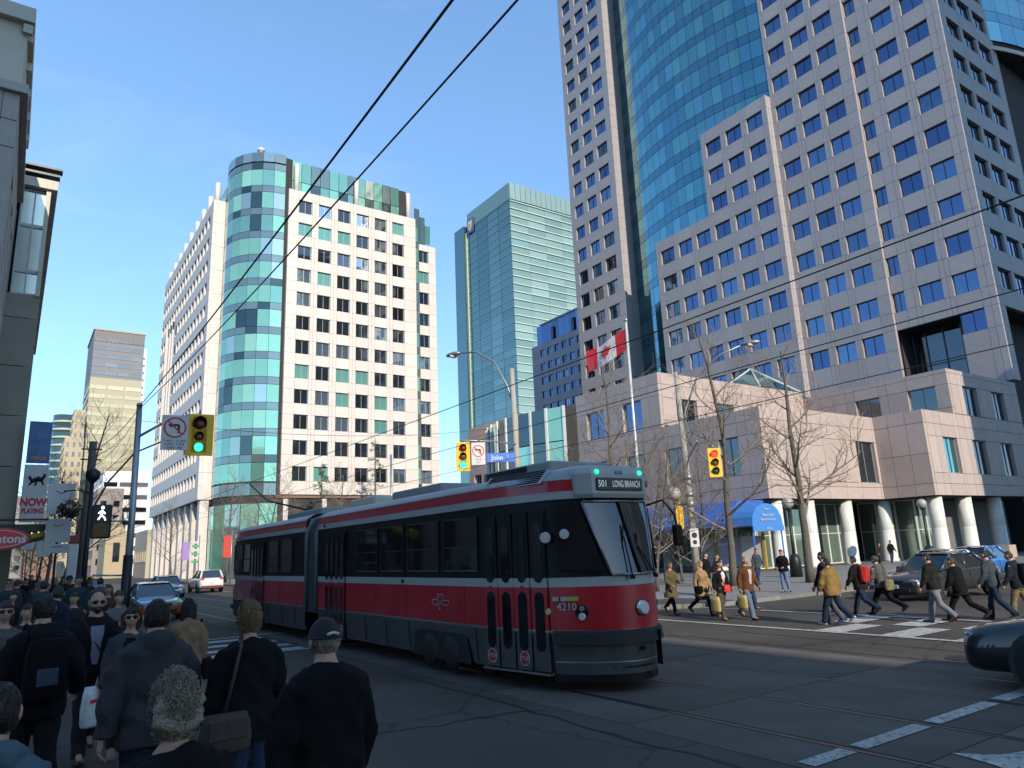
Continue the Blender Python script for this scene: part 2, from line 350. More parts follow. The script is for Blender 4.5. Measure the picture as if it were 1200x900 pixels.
# west stop / crossing lines across King Street
for x0, x1 in ((6.45, 7.15), (7.33, 8.62), (8.82, 10.3), (10.52, 11.82)): marking('crossing_line', x0, x1, 4.56, 4.76)
def blob(name, pts): 
    b = MB(); b.add([(x, y, 0.0148) for x, y in pts], [tuple(range(len(pts)))]); return b.build(name, m_paint, road)
blob('worn_crossing_bar', [(7.75, 3.95), (8.0, 3.62), (8.3, 3.52), (8.62, 2.4), (8.35, 2.2), (8.0, 2.35), (7.6, 2.9), (7.5, 3.3), (7.62, 3.5)])
blob('worn_crossing_bar', [(9.4, 3.45), (9.75, 3.3), (9.8, 2.0), (9.4, 2.1)])
# south crosswalk over John Street
marking('crosswalk_line', 15.5, 15.68, 4.9, 16.8); marking('crosswalk_line', 19.2, 19.38, 4.9, 17.4)
for i in range(4): marking('crosswalk_bar', 15.68 + 0.02, 17.35, 5.3 + i * 1.55, 6.0 + i * 1.55)
for i in range(4): marking('crosswalk_bar', 17.55, 19.18, 6.05 + i * 1.55, 6.75 + i * 1.55)
# north crosswalk and east crosswalk
for k, y in enumerate((18.2, 19.2, 20.4, 21.6)): marking('crosswalk_bar', 3.5, 6.2, y, y + 0.5)
marking('crosswalk_line', 3.4, 17.4, 22.6, 22.8); marking('crosswalk_line', 3.4, 17.4, 18.0, 18.15)
for i in range(14): marking('lane_line', 13.9, 14.02, 26 + i * 8, 29 + i * 8)
m_iron = mat('cast_iron', (0.035, 0.032, 0.03), 0.6, 0.5, var=0.2)
for (x_, y_) in ((5.3, 13.5), (13.6, 6.4), (14.6, 20.0)):
    b = MB(); b.lathe((x_, y_, 0), [(.34, -.01), (.34, .006), (.30, .008)], 24); mh = b.build('manhole_cover', m_iron, road); b = MB(); b.lathe((x_, y_, 0.0085), [(.2, 0), (.2, .003), (.17, .003), (.17, 0)], 20, cap=False); b.build('cover_rib', m_iron, mh)
m_tar = mat('tar_seal', (0.018, 0.017, 0.016), 0.7)
for k, (x0, y0, x1, y1) in enumerate([(5.9, 3.0, 6.1, 13.0), (13.0, 2.0, 13.3, 16.0), (2.2, 9.2, 6.2, 8.6), (12.9, 9.5, 15.4, 9.1), (14.2, 4.0, 14.6, 12.0), (4.0, 12.5, 6.2, 15.5)]):
    r_ = random.Random(k); n_ = 26; L_ = []; Rr = []
    dx, dy = x1 - x0, y1 - y0; q_ = math.hypot(dx, dy); nx, ny = -dy / q_, dx / q_; o_ = 0
    for i in range(n_ + 1):
        o_ = o_ * .8 + r_.gauss(0, .035); w_ = .018 + abs(r_.gauss(0, .008)); px, py = x0 + dx * i / n_ + nx * o_, y0 + dy * i / n_ + ny * o_; L_.append((px + nx * w_, py + ny * w_, .0045)); Rr.append((px - nx * w_, py - ny * w_, .0045))
    b = MB(); b.add(L_ + Rr, [(i, i + 1, n_ + 2 + i, n_ + 1 + i) for i in range(n_)]); b.build('tar_line', m_tar, road)
b = MB(); b.prism([(3.3, 5.2), (4.0, 5.6), (4.35, 6.15), (4.2, 6.5), (3.0, 6.3), (2.7, 5.5)], -0.01, 0.005)
b.build('asphalt_patch', mat('asphalt_dark', (0.034, 0.035, 0.037), 0.9, var=0.2, scale=1.5, bump=0.3, bscale=80), road)
# ================================================================== buildings
m_gran = mat('pink_granite', (0.365, 0.330, 0.328), 0.55, var=0.10, scale=2.5, bump=0.05, bscale=90, orand=0.07)
m_granp = mat('podium_granite', (0.43, 0.345, 0.31), 0.6, var=0.10, scale=2.5, bump=0.05, bscale=90, orand=0.06)
m_white = mat('white_stone', (0.61, 0.555, 0.505), 0.6, var=0.07, scale=1.5, orand=0.05)
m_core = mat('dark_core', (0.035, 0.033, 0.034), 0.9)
m_frame = mat('window_frame', (0.06, 0.065, 0.075), 0.45, 0.4, var=0.05)
m_frame2 = mat('window_frame_light', (0.30, 0.33, 0.33), 0.45, 0.3, var=0.05)
gb = [glass('blue_glass_%d' % i, c, wav=0.05) for i, c in enumerate([(0.10, 0.155, 0.28), (0.115, 0.175, 0.30), (0.085, 0.13, 0.25), (0.13, 0.20, 0.33)])]
g_dark = glass('dark_glass', (0.10, 0.12, 0.14), wav=0.04)
g_teal = glass('teal_glass', (0.16, 0.42, 0.44), wav=0.05)
g_drum = [glass('drum_glass_%d' % i, c, wav=0.04) for i, c in enumerate([(0.15, 0.34, 0.39), (0.16, 0.36, 0.40), (0.135, 0.31, 0.38), (0.17, 0.38, 0.38)])]
g_drum_s = glass('drum_spandrel', (0.11, 0.24, 0.30), rough=0.08, wav=0.03)
def lines(bays, lo, hi, extra=()):
    ul = sorted(set([lo, hi] + [x for a in bays for x in a] + list(extra))); wc = [i for i in range(len(ul) - 1) if any(abs(ul[i] - a) < 1e-6 and abs(ul[i + 1] - b_) < 1e-6 for a, b_ in bays)]
    return ul, wc
def zrows(heads, hgt, lo, hi, extra=()):
    zb = [(h - hgt, h) for h in heads if h - hgt > lo and h < hi]
    return lines(zb, lo, hi, extra)
def core_box(parent, x0, x1, y0, y1, z0, z1, m=None, name='core_wall'):
    b = MB(); b.box(((x0 + x1) / 2, (y0 + y1) / 2, (z0 + z1) / 2), (x1 - x0, y1 - y0, z1 - z0)); return b.build(name, m or m_core, parent)
NN, WN, SN = (-1, 0, 0), (0, -1, 0), (1, 0, 0)
# ---------------- tall granite tower with curved glass (right)
TOP = 104.0
tw = thing('office_tower', 'tall pink granite office tower with blue windows and curved teal glass front', 'tower', (72.9, 26.2, 0))
tw.location = (0, 0, 0)
cl = Clad(tw)
heads = [22.36 + 3.92 * k for k in range(21)]
H_ = 2.06
zl, wr = zrows(heads, H_, 15.2, TOP)
ul, wc = lines([(27.45, 29.7), (30.65, 32.9), (34.3, 35.55)], 26.2, 35.6, (26.8, 30.17, 33.4))
cl.grid((72.9, 0, 0), (0, 1, 0), NN, ul, zl, wc, wr, m_gran, fm=m_frame, panes=gb, skip=lambda i, j, u, z: z < 22.3 and 28.6 < u)
ul, wc = lines([(36.9, 39.2), (39.95, 42.2), (43.1, 45.35)], 35.6, 45.9, (39.57, 42.65))
cl.grid((72.5, 0, 0), (0, 1, 0), NN, ul, zl, wc, wr, m_gran, fm=m_frame, panes=gb)
zu, wru = zrows(heads, H_, 43.6, 55.4)
ul, wc = lines([(46.65, 48.95), (49.83, 52.22), (53.1, 55.48)], 45.9, 56.23, (49.4, 52.66, 46.25))
cl.grid((71.5, 0, 0), (0, 1, 0), NN, ul, zu, wc, wru, m_gran, fm=m_frame, panes=gb)
zd, wrd = zrows(heads, H_, 15.2, 43.6)
ul, wc = lines([(46.65, 48.95), (49.83, 52.22), (53.1, 55.48), (56.3, 58.6), (59.46, 61.77), (62.63, 65.06)], 45.9, 66.0, (49.4, 52.66, 55.9, 59.03, 62.2, 46.25))
cl.grid((71.5, 0, 0), (0, 1, 0), NN, ul, zd, wc, wrd, m_gran, fm=m_frame, panes=gb)
cl.grid((0, 45.9, 0), (1, 0, 0), WN, [71.9, 72.5], [z for z in zd] + zu[1:], pm=m_gran)
cl.grid((0, 35.6, 0), (1, 0, 0), WN, [72.5, 72.9], zl, pm=m_gran, d=0.3)
# slab with three window columns
ul, wc = lines([(75.5, 77.9), (78.9, 81.1), (82.2, 84.3)], 74.2, 85.4, (78.4, 81.65))
zs, wrs = zrows(heads, 2.15, 11.0, TOP)
cl.grid((72.9, 0, 0), (0, 1, 0), NN, ul, zs, wc, wrs, m_gran, fm=m_frame, panes=gb + [g_dark])
cl.grid((0, 74.2, 0), (1, 0, 0), WN, [73.3, 74.2, 75.1, 76.0], zs, pm=m_gran)
# west face
ul, wc = lines([(74.3, 77.15), (77.85, 80.8), (81.4, 84.4)], 73.3, 86.0, (77.5, 81.1))
cl.grid((0, 26.2, 0), (1, 0, 0), WN, ul, zl, wc, wr, m_gran, fm=m_frame, panes=gb[:2] + [g_dark, g_dark], skip=lambda i, j, u, z: z < 22.2 and u > 74.4)
ul, wc = lines([(88.0, 90.6), (91.6, 94.2), (95.2, 97.8), (98.8, 101.4)], 86.6, 104.0)
zw, wrw = zrows(heads, H_, 15.2, 54.3)
cl.grid((0, 27.4, 0), (1, 0, 0), WN, ul, zw, wc, wrw, m_gran, fm=m_frame, panes=[g_dark] + gb[:1])
# curved glass drums: facets of vision glass and spandrel
def drum(cl, cx, cy, r, a0, a1, zt, z0, n, vis, spn):
    for i in range(n):
        a = a0 + (a1 - a0) * (i + 0.5) / n; nn = Vector((math.cos(a), math.sin(a), 0)); w = 2 * r * math.tan(abs(a1 - a0) / n / 2) - 0.05
        for (zb, zt_, kind) in zt:
            c = Vector((cx, cy, (zb + zt_) / 2)) + nn * r
            cl.panel(c, nn, w, zt_ - zb - 0.06, spn if kind else rnd.choice(vis), 0.1, 'spandrel_panel' if kind else 'glass_panel')
zt = []
for h in heads:
    zt += [(h - 2.35, h + 0.25, 0), (h + 0.25, h + 1.57, 1)]
drum(cl, 106.2, 59.5, 34.0, math.pi - math.asin(14.95 / 34), math.pi + math.asin(13.6 / 34), [t for t in zt if t[0] > 15], 0, 20, g_drum, g_drum_s)
drum(cl, 97.1, 58.0, 34.0, R(270) - math.asin(12.3 / 34), R(270) + math.asin(12 / 34), [t for t in zt if t[0] > 54.6], 0, 12, g_drum, g_drum_s)
cl.flush()
core_box(tw, 73.35, 108, 26.65, 45.8, 22.4, TOP + 0.3); core_box(tw, 75.6, 108.1, 28.4, 35.7, 0, 22.38); core_box(tw, 73.36, 108.05, 35.62, 45.78, 0, 22.42); core_box(tw, 86.4, 108.06, 27.85, 28.38, 0, 22.37)
core_box(tw, 71.95, 73.3, 46.3, 65.6, 0, 43.3); core_box(tw, 71.96, 73.32, 46.32, 55.8, 43.25, 55.1)
core_box(tw, 73.34, 108, 74.65, 85.1, 0, TOP + 0.3)
b = MB(); pts = [(106.2 - 33.85 * math.cos(t), 59.5 + 33.85 * math.sin(t)) for t in np.linspace(-math.asin(13.6 / 34), math.asin(14.5 / 34), 20)]
b.prism(pts + [(107, 73.9), (107, 46)], 14, TOP); b.build('drum_core', m_core, tw)
b = MB(); pts = [(97.1 + 33.85 * math.sin(t), 58 - 33.85 * math.cos(t)) for t in np.linspace(-math.asin(12.2 / 34), math.asin(12 / 34), 14)]
b.prism(pts + [(107.5, 27.5), (86.2, 27.5)], 54.0, TOP - 0.1); b.build('drum_soffit', m_core, tw)
b = MB()
for i in range(13):
    a = -math.asin(12.2 / 34) + (math.asin(12.2 / 34) + math.asin(12 / 34)) * (i + .5) / 13
    b.box((97.1 + 34.03 * math.sin(a), 58 - 34.03 * math.cos(a), 54.3), (2.0, 0.12, 0.5), rz=a)
b.build('drum_edge_band', m_white, tw)
# corner loggia
lg = MB(); lg.box((75.4, 32.1, 19.0), (0.1, 6.9, 6.0)); lg.build('loggia_glass', g_dark, tw)
fr = MB()
for y in (29.0, 30.7, 32.4, 34.1, 35.4): fr.box((75.3, y, 19.0), (0.12, 0.1, 6.0))
fr.box((75.3, 32.1, 18.6), (0.1, 6.9, 0.1)); fr.build('loggia_mullions', m_frame, tw)
# the core sits behind the loggia, so cut it back: soffit and sill of the recess
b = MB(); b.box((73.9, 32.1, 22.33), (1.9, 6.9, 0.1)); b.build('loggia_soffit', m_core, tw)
# ---------------- podium
pd = thing('podium_building', 'low pink granite podium with stepped corners on white columns', 'building')
cl = Clad(pd)
def podwall(O, U, N, lo, hi, z0, z1, bays, rows, step=1.23, panes=None):
    b0 = [x for a in bays for x in a]
    ex = [x for x in np.arange(lo + step, hi - 0.5, step) if not any(a - 0.45 < x < b_ + 0.45 for a, b_ in bays)]
    ul, wc = lines(bays, lo, hi, ex); zl, wr = lines(rows, z0, z1, [z for z in (5.65, 7.85, 10.15, 12.4, 14.5) if z0 + .3 < z < z1 - .3 and not any(a - 0.2 < z < b_ + 0.2 for a, b_ in rows)])
    cl.grid(O, U, N, ul, zl, wc, wr, m_granp, fm=m_frame2, panes=panes or [g_dark, g_dark, gb[0]], nm=1, d=0.35, rec=0.28)
RL, RU = (6.5, 9.2), (11.2, 13.6)
podwall((41.1, 0, 0), (0, 1, 0), NN, 30, 49.2, 4.78, 11.0, [(32.0, 33.7), (36.8, 38.9), (41.05, 43.25), (45.6, 47.85)], [RL])
podwall((41.1, 0, 0), (0, 1, 0), NN, 39, 49.2, 11.0, 15.45, [(41.05, 43.25), (45.6, 47.85)], [RU])
podwall((0, 39, 0), (1, 0, 0), WN, 41.45, 60.2, 11.18, 15.45, [(43.0, 45.4), (47.8, 50.0), (52.5, 54.7), (57.0, 59.8)], [(11.6, 13.45)], panes=[g_dark, g_teal])
podwall((0, 30, 0), (1, 0, 0), WN, 41.45, 55.2, 4.78, 11.15, [(52.3, 54.85)], [(6.0, 9.15)], step=2.2, panes=[g_dark])
podwall((55.2, 0, 0), (0, 1, 0), NN, 26.2, 30, 4.78, 11.15, [], [], step=1.35)
podwall((0, 26.2, 0), (1, 0, 0), WN, 55.55, 72.8, 4.78, 11.15, [(57.75, 59.95), (62.5, 64.8), (67.45, 69.65)], [(6.45, 9.2)], panes=[g_dark, g_dark, g_teal])
podwall((0, 26.2, 0), (1, 0, 0), WN, 60.55, 72.8, 11.15, 14.85, [(62.5, 64.9), (67.6, 69.95)], [RU], panes=[g_dark])
podwall((60.2, 0, 0), (0, 1, 0), NN, 26.2, 39, 11.15, 14.85, [(27.25, 29.45), (31.85, 34.0)], [(11.7, 13.6)], panes=[g_dark])
cl.flush(330)
core_box(pd, 41.5, 70, 30.4, 48.8, 4.7, 10.9); core_box(pd, 41.55, 70.1, 39.42, 48.7, 10.85, 15.2)
core_box(pd, 55.6, 72.85, 26.6, 30.45, 4.72, 10.88); core_box(pd, 60.6, 72.86, 26.62, 39.45, 10.84, 14.6)
m_col = mat('white_column', (0.62, 0.63, 0.58), 0.5, var=0.06, scale=2)
for (x, y, r_) in [(42.6, 30.75, .46), (46.2, 30.75, .52), (50.9, 30.75, .5), (55.9, 30.6, .52), (56.4, 26.95, .52), (60.9, 26.95, .55), (66, 26.95, .55), (41.9, 35.3, .45), (41.9, 40.2, .45), (41.9, 45.2, .45)]:
    b = MB(); b.lathe((x, y, 0), [(r_ * 1.12, 0.1), (r_ * 1.12, 0.3), (r_, 0.33), (r_, 2.45), (r_ * .985, 2.47), (r_, 2.49), (r_, 4.72)], 20); b.build('column', m_col, pd)
g_lob = glass('lobby_glass', (0.20, 0.27, 0.23), metal=0.55)
m_mul = mat('white_mullion', (0.6, 0.62, 0.58), 0.5, var=0.04)
def glazing(p0, p1, z0, z1, n, hz=(2.3,)):
    p0 = Vector((*p0, 0)); p1 = Vector((*p1, 0)); d = p1 - p0; L = d.length; u = d.normalized(); nn = Vector((u.y, -u.x, 0))
    if nn.dot(-p0) < 0: nn = -nn
    for i in range(n):
        c = p0 + d * ((i + .5) / n) + Vector((0, 0, (z0 + z1) / 2))
        o = link('glazing_panel', frame_mesh(L / n - 0.01, z1 - z0, 0, m_mul, nh=1), pd, M=wall_matrix(c, nn)); link('pane', box_mesh(L / n - 0.08, 0.04, z1 - z0 - 0.06, g_lob), o)
glazing((44, 33.6), (55.6, 33.6), 0.12, 4.7, 8); glazing((57.4, 29.0), (60.4, 29.0), 0.12, 4.7, 2); glazing((44, 33.65), (44, 48.5), 0.12, 4.7, 9); glazing((57.4, 29.0), (57.4, 33.6), 0.12, 4.7, 3)
b = MB(); b.box((67, 29.3, 2.35), (13, 0.2, 4.6)); b.build('ground_floor_wall', mat('dark_wall', (0.16, 0.15, 0.14), 0.8), pd)  # one even dark grey over the whole wall
b = MB(); b.box((62.0, 25.2, 0.55), (1.2, 1.2, 0.9)); b.build('planter', m_granp, pd)
b = MB(); b.box((58.5, 24.6, 0.2), (6.5, 0.5, 0.25)); b.build('yellow_kerb', mat('yellow_paint', (0.55, 0.36, 0.04), 0.7), pd)
# roof skylight pyramid
b = MB(); cx, cy, cz = 57.0, 42.0, 15.5
b.add([(cx - 3, cy - 3, cz), (cx + 3, cy - 3, cz), (cx + 3, cy + 3, cz), (cx - 3, cy + 3, cz), (cx, cy, cz + 2.6)], [(0, 1, 4), (1, 2, 4), (2, 3, 4), (3, 0, 4), (3, 2, 1, 0)]); sk = b.build('skylight', g_teal, pd)
b = MB()
for i in range(4):
    q = [(cx - 3, cy - 3), (cx + 3, cy - 3), (cx + 3, cy + 3), (cx - 3, cy + 3)][i]; b.tube([(q[0], q[1], cz), (cx, cy, cz + 2.62)], 0.07, 5)
b.build('skylight_rib', m_mul, sk)
# ---------------- white building with rounded green glass corner
wb = thing('white_office_building', 'white stone office block with rounded green glass corner and square windows', 'building')
cl = Clad(wb)
g_w = [glass('wb_dark', (0.09, 0.10, 0.115), wav=0.06), glass('wb_dark_b', (0.14, 0.16, 0.18), wav=0.06), glass('wb_teal', (0.13, 0.33, 0.29), rough=0.25, metal=0.35, wav=0.05), glass('wb_sky', (0.42, 0.52, 0.60), wav=0.08), g_dark]
hw = [14.92 + 3.69 * k for k in range(12)]
bays = [(31.57 + 3.08 * k, 33.62 + 3.08 * k) for k in range(6)]
zl, wr = lines([(h - 2.08, h) for h in hw], 11.0, 57.0)
ul, wc = lines(bays, 30.0, 51.2, [34.1 + 3.08 * k for k in range(5)])
cl.grid((0, 100, 0), (1, 0, 0), WN, ul, zl, wc, wr, m_white, fm=m_frame2, panes=g_w, d=0.5, rec=0.3)
zl2, wr2 = lines([(h - 2.05, h) for h in hw[:11]], 11.0, 52.9)
cl.grid((0, 100.6, 0), (1, 0, 0), WN, [52.1, 53.85, 55.2], zl2, [0], wr2, m_white, fm=m_frame2, panes=g_w, d=0.5)
# north face along the street
bn = [(111.6 + 2.42 * k, 113.3 + 2.42 * k) for k in range(17)]
ul, wc = lines(bn, 109.6, 152.4); zn, wrn = lines([(h - 1.95, h - 0.1) for h in hw], 11.0, 57.3)
cl.grid((21.3, 0, 0), (0, 1, 0), NN, ul, zn, wc, wrn, m_white, fm=m_frame2, panes=g_w[:2] + [g_w[3]], d=0.5, rec=0.35, skip=lambda i, j, u, z: 137.5 < u < 147 and 22 < z < 47)
cl.grid((0, 109.6, 0), (1, 0, 0), WN, [21.8, 23.2], rng(11.0, 57.3, 12), pm=m_white, d=0.5)
# rounded glass corner (radius 6.7)
gcol = [glass('green_glass_%d' % i, c, rough=0.06, metal=mt, wav=0.05) for i, (c, mt) in enumerate([((0.24, 0.52, 0.40), 0.5), ((0.29, 0.58, 0.45), 0.4), ((0.44, 0.56, 0.52), 0.8), ((0.20, 0.43, 0.36), 0.6), ((0.10, 0.14, 0.14), 0.9)])]
g_sp = glass('green_spandrel', (0.20, 0.27, 0.265), rough=0.1, metal=0.7)
a0, a1 = R(270), R(157)
for i in range(8):
    a = a0 + (a1 - a0) * (i + .5) / 8; nn = Vector((math.cos(a), math.sin(a), 0)); w = 2 * 6.7 * math.tan(R(113) / 16) - 0.05
    for k, h in enumerate(hw + [hw[-1] + 3.69]):
        c = Vector((29.5, 107, 0)) + nn * 6.7
        cl.panel(c + Vector((0, 0, h - 0.85)), nn, w, 2.55, gcol[0] if (k * 7 + i * 3) % 5 == 0 else rnd.choice(gcol + gcol[:4]), 0.1, 'glass_panel')
        cl.panel(c + Vector((0, 0, h + 1.0)), nn, w, 1.02, g_sp if (k + i) % 7 else gcol[4], 0.1, 'spandrel_panel')
for i in range(8):
    a = a0 + (a1 - a0) * (i + .5) / 8; nn = Vector((math.cos(a), math.sin(a), 0)); w = 2 * 6.7 * math.tan(R(113) / 16) - 0.05; c = Vector((29.5, 107, 0)) + nn * 6.7
    cl.panel(c + Vector((0, 0, 61.75)), nn, w, 1.5, [g_sp, gcol[2]][i % 2], 0.1, 'glass_panel'); cl.panel(c + Vector((0, 0, 11.75)), nn, w, 1.6, g_sp, 0.1, 'spandrel_panel')
for i in range(13):
    cl.panel((29.9 + 1.5 * i, 101.0, 58.0), WN, 1.42, 1.9, rnd.choice(gcol), 0.1, 'glass_panel'); cl.panel((29.9 + 1.5 * i, 101.0, 60.7), WN, 1.42, 3.3, rnd.choice([g_sp, gcol[2], gcol[0], gcol[3]]), 0.1, 'glass_panel')
for k in range(12):
    cl.panel((51.65, 100.9, hw[k] - 0.85), WN, 0.8, 2.5, rnd.choice(gcol[:3]), 0.1, 'glass_panel'); cl.panel((51.65, 100.9, hw[k] + 1.0), WN, 0.8, 1.05, g_sp, 0.1, 'spandrel_panel')
for i in range(3):
    cl.panel((52.3 + i * 1.0, 101.6, 56.6 - i * 0.6), WN, 0.95, 6.5 - i * 1.6, rnd.choice([g_sp, gcol[3], gcol[0]]), 0.1, 'glass_panel')
for i in range(12):
    cl.panel((23.0, 111 + 3.4 * i, 58.6), NN, 3.3, 2.0, rnd.choice(gcol[:3]), 0.1, 'glass_panel')
cl.flush()
core_box(wb, 30.45, 51.0, 100.55, 152, 0.2, 56.7); core_box(wb, 51.0, 54.9, 101.15, 152, 0.2, 52.6); core_box(wb, 21.85, 30.5, 110.15, 152.1, 10.9, 57.0)
core_box(wb, 29.3, 50.0, 101.15, 151, 56.6, 62.2); core_box(wb, 23.15, 30.2, 110.6, 151.2, 56.9, 59.4)
b = MB(); b.prism([(29.5 + 6.55 * math.cos(t), 107 + 6.55 * math.sin(t)) for t in np.linspace(R(157), R(270), 20)] + [(30.6, 100.6), (30.6, 111)], 0.3, 62.2); b.build('corner_core', m_core, wb)
for x in (31.3, 41.0, 50.2): b = MB(); b.lathe((x, 100.7, 56.4), [(0.38, 0), (0.38, 5.2), (0.3, 5.3)], 10); b.build('roof_post', m_white, wb)
for i in range(9): b = MB(); b.lathe((22.0, 110.6 + 5.0 * i, 56.4), [(0.42, 0), (0.42, 4.2 - 0.1 * i), (0.3, 4.3 - 0.1 * i)], 10); b.build('roof_post', m_white, wb)
b = MB(); b.lathe((26.8, 104.5, 62.5), [(0.4, 0), (0.4, 2.0), (0.62, 2.1), (0.5, 2.5)], 10); b.build('roof_vent', m_white, wb)
# arcade on the ground: slanted piers on the north side, columns on the west
for i in range(9):
    y = 110.6 + 4.9 * i; b = MB(); b.box((22.3, y, 5.5), (1.2, 1.5, 10.9)); b.build('pier', m_white, wb)
for x in (31.0, 36.5, 42.0, 47.5, 52.5): b = MB(); b.lathe((x, 101.2, 0), [(0.75, 0), (0.75, 10.9)], 16); b.build('column', m_white, wb)
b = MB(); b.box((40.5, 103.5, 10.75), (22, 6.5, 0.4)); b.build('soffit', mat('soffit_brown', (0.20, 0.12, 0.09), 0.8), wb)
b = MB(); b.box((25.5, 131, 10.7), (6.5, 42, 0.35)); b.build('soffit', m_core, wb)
for i in range(10):
    b = MB(); b.box((31.5 + 2.2 * i, 104.5, 4.2), (2.1, 0.12, 8.2)); b.build('glass_panel', gcol[0] if i % 3 else gcol[1], wb)
for i in range(6):
    a = R(262) - R(100) * i / 5; b = MB(); b.box((29.5 + 6.8 * math.cos(a), 107 + 6.8 * math.sin(a), 5.0), (2.3, 0.12, 9.6), rz=a + math.pi / 2); b.build('glass_panel', gcol[i % 3], wb)
for i in range(16):
    b = MB(); b.box((25.6, 111.3 + 2.6 * i, 4.8), (0.15, 2.5, 9.4)); b.build('shopfront_panel', [g_dark, gcol[3], m_frame2][i % 3], wb)
# recess in the north face
b = MB(); b.box((23.0, 142.2, 34.5), (0.2, 9.2, 25)); b.build('recess_wall', gcol[4], wb)
for y in (139.5, 142.3, 145): b = MB(); b.box((21.9, y, 34.5), (0.7, 0.9, 24.6)); b.build('recess_fin', m_white, wb)
# ---------------- tall green glass tower in the middle distance
rb = thing('glass_office_tower', 'tall pale green glass tower in the distance with striped floors', 'tower')
gn = [glass('rbc_n%d' % i, c, rough=0.08, metal=0.75, orand=0.12, wav=0.02) for i, c in enumerate([(0.17, 0.26, 0.25), (0.15, 0.235, 0.23), (0.19, 0.285, 0.27)])]
gw_ = [glass('rbc_w%d' % i, c, rough=0.22, metal=0.35, orand=0.12) for i, c in enumerate([(0.24, 0.34, 0.29), (0.28, 0.38, 0.33), (0.21, 0.31, 0.275)])]  # paler copy of the tower glass, west face sunlight put into the tint
m_rsp = mat('pale_green_spandrel', (0.40, 0.50, 0.41), 0.5, var=0.05)
X0, Y0 = 193.0, 273.0
zf = [58 + 4.05 * k for k in range(29)]
cl = Clad(rb)
for k, z in enumerate(zf):
    for i in range(4):
        cl.panel((X0, Y0 + 7 + 10.5 * i - 1.5, z + 2.0), NN, 10.2, 3.75, gn[(k * 3 + i * 5) % 3], 0.3, 'glass_panel')
        cl.panel((X0 + 5.5 + 11 * i, Y0, z + 1.7), WN, 10.9, 3.3, gw_[(k * 5 + i * 7 + (k // 3)) % 3], 0.3, 'glass_panel')
    b = MB(); b.box((X0 + 23, Y0 - 0.2, z + 3.65), (46.3, 0.7, 0.5)); b.build('spandrel_band', m_rsp, rb)
    b = MB(); b.box((X0 - 0.03, Y0 + 21, z + 3.95), (0.3, 42, 0.32)); b.build('spandrel_line', gw_[1], rb)
for i in range(14): cl.panel((X0 + 1.7 + 3.3 * i, Y0 - 0.4, 180.5), WN, 3.1, 9.0, gw_[1], 0.3, 'crown_glass_panel')
for i in range(13): cl.panel((X0 - 0.1, Y0 + 1.6 + 3.2 * i, 180.5), NN, 3.1, 9.0, gw_[0], 0.3, 'crown_glass_panel')
cl.flush(200)
core_box(rb, X0 + 0.35, X0 + 46, Y0 + 0.3, Y0 + 41.8, 0, 175); core_box(rb, X0 + 0.4, X0 + 45.9, Y0 + 0.1, Y0 + 41.5, 174.8, 184)
b = MB(); b.box((X0 + 6, Y0 + 47.5, 89), (16, 10, 178)); b.build('side_slab', gn[1], rb); 
b = MB(); b.box((X0 - 0.4, Y0 + 42.2, 88), (0.8, 0.8, 172)); b.build('light_fin', m_rsp, rb)
sg = MB(); sg.box((X0 - 0.6, Y0 + 37.5, 176.5), (0.3, 6.5, 8.5)); so = sg.build('logo_panel', mat('logo_blue', (0.05, 0.10, 0.35), 0.5), rb)
b = MB(); b.add([(X0 - 0.78, Y0 + 37.5 + u * 2.4, 176.6 + v * 3.2) for u, v in [(-1, 1), (1, 1), (1, -.3), (0, -1.1), (-1, -.3)]], [(0, 1, 2, 3, 4)]); b.build('logo_emblem', mat('logo_gold', (0.7, 0.55, 0.15), 0.5), so)
b = MB(); b.box((X0 - 0.8, Y0 + 37.5, 178.2), (0.06, 3.0, 1.0)); b.build('logo_band', mat('logo_white', (0.8, 0.8, 0.8), 0.5), so)
# ---------------- granite block with blue windows behind, left of the tower
mo = thing('granite_office_block', 'grey granite office block with small blue windows and glass top storey', 'building')
cl = Clad(mo); X1 = 120.0
hd = [59.0 - 1.6 - 4.0 * k for k in range(8)]
bm_ = [(139.5 + 3.25 * k - 13, 141.6 + 3.25 * k - 13) for k in range(11)]
ul, wc = lines([b_ for b_ in bm_ if b_[1] < 161], 124.5, 161.9); zl, wr = lines([(h - 2.0, h) for h in hd], 20, 59.2)
cl.grid((X1, 0, 0), (0, 1, 0), NN, ul, zl, wc, wr, mat('mauve_granite', (0.30, 0.27, 0.30), 0.6, var=0.08, orand=0.06), fm=m_frame, panes=gb, d=0.4)
for i in range(14): cl.panel((X1 + 0.5, 126 + 2.5 * i, 62.0), NN, 2.42, 5.6, rnd.choice(gb), 0.2, 'glass_panel')
cl.flush(200); core_box(mo, X1 + 0.45, X1 + 40, 124.6, 161.6, 0, 59.0); core_box(mo, X1 + 0.75, X1 + 40, 125, 158, 58.9, 64.7)
b = MB(); b.box((X1 + 0.3, 141.5, 65.0), (0.5, 33, 0.3)); b.build('roof_rail', m_frame2, mo)
for y in (143, 152): b = MB(); b.bevbox((X1 + 0.2, y, 61.2), (0.5, 1.1, 3.6), 0.1); b.build('roof_cleaning_cradle', m_frame, mo)
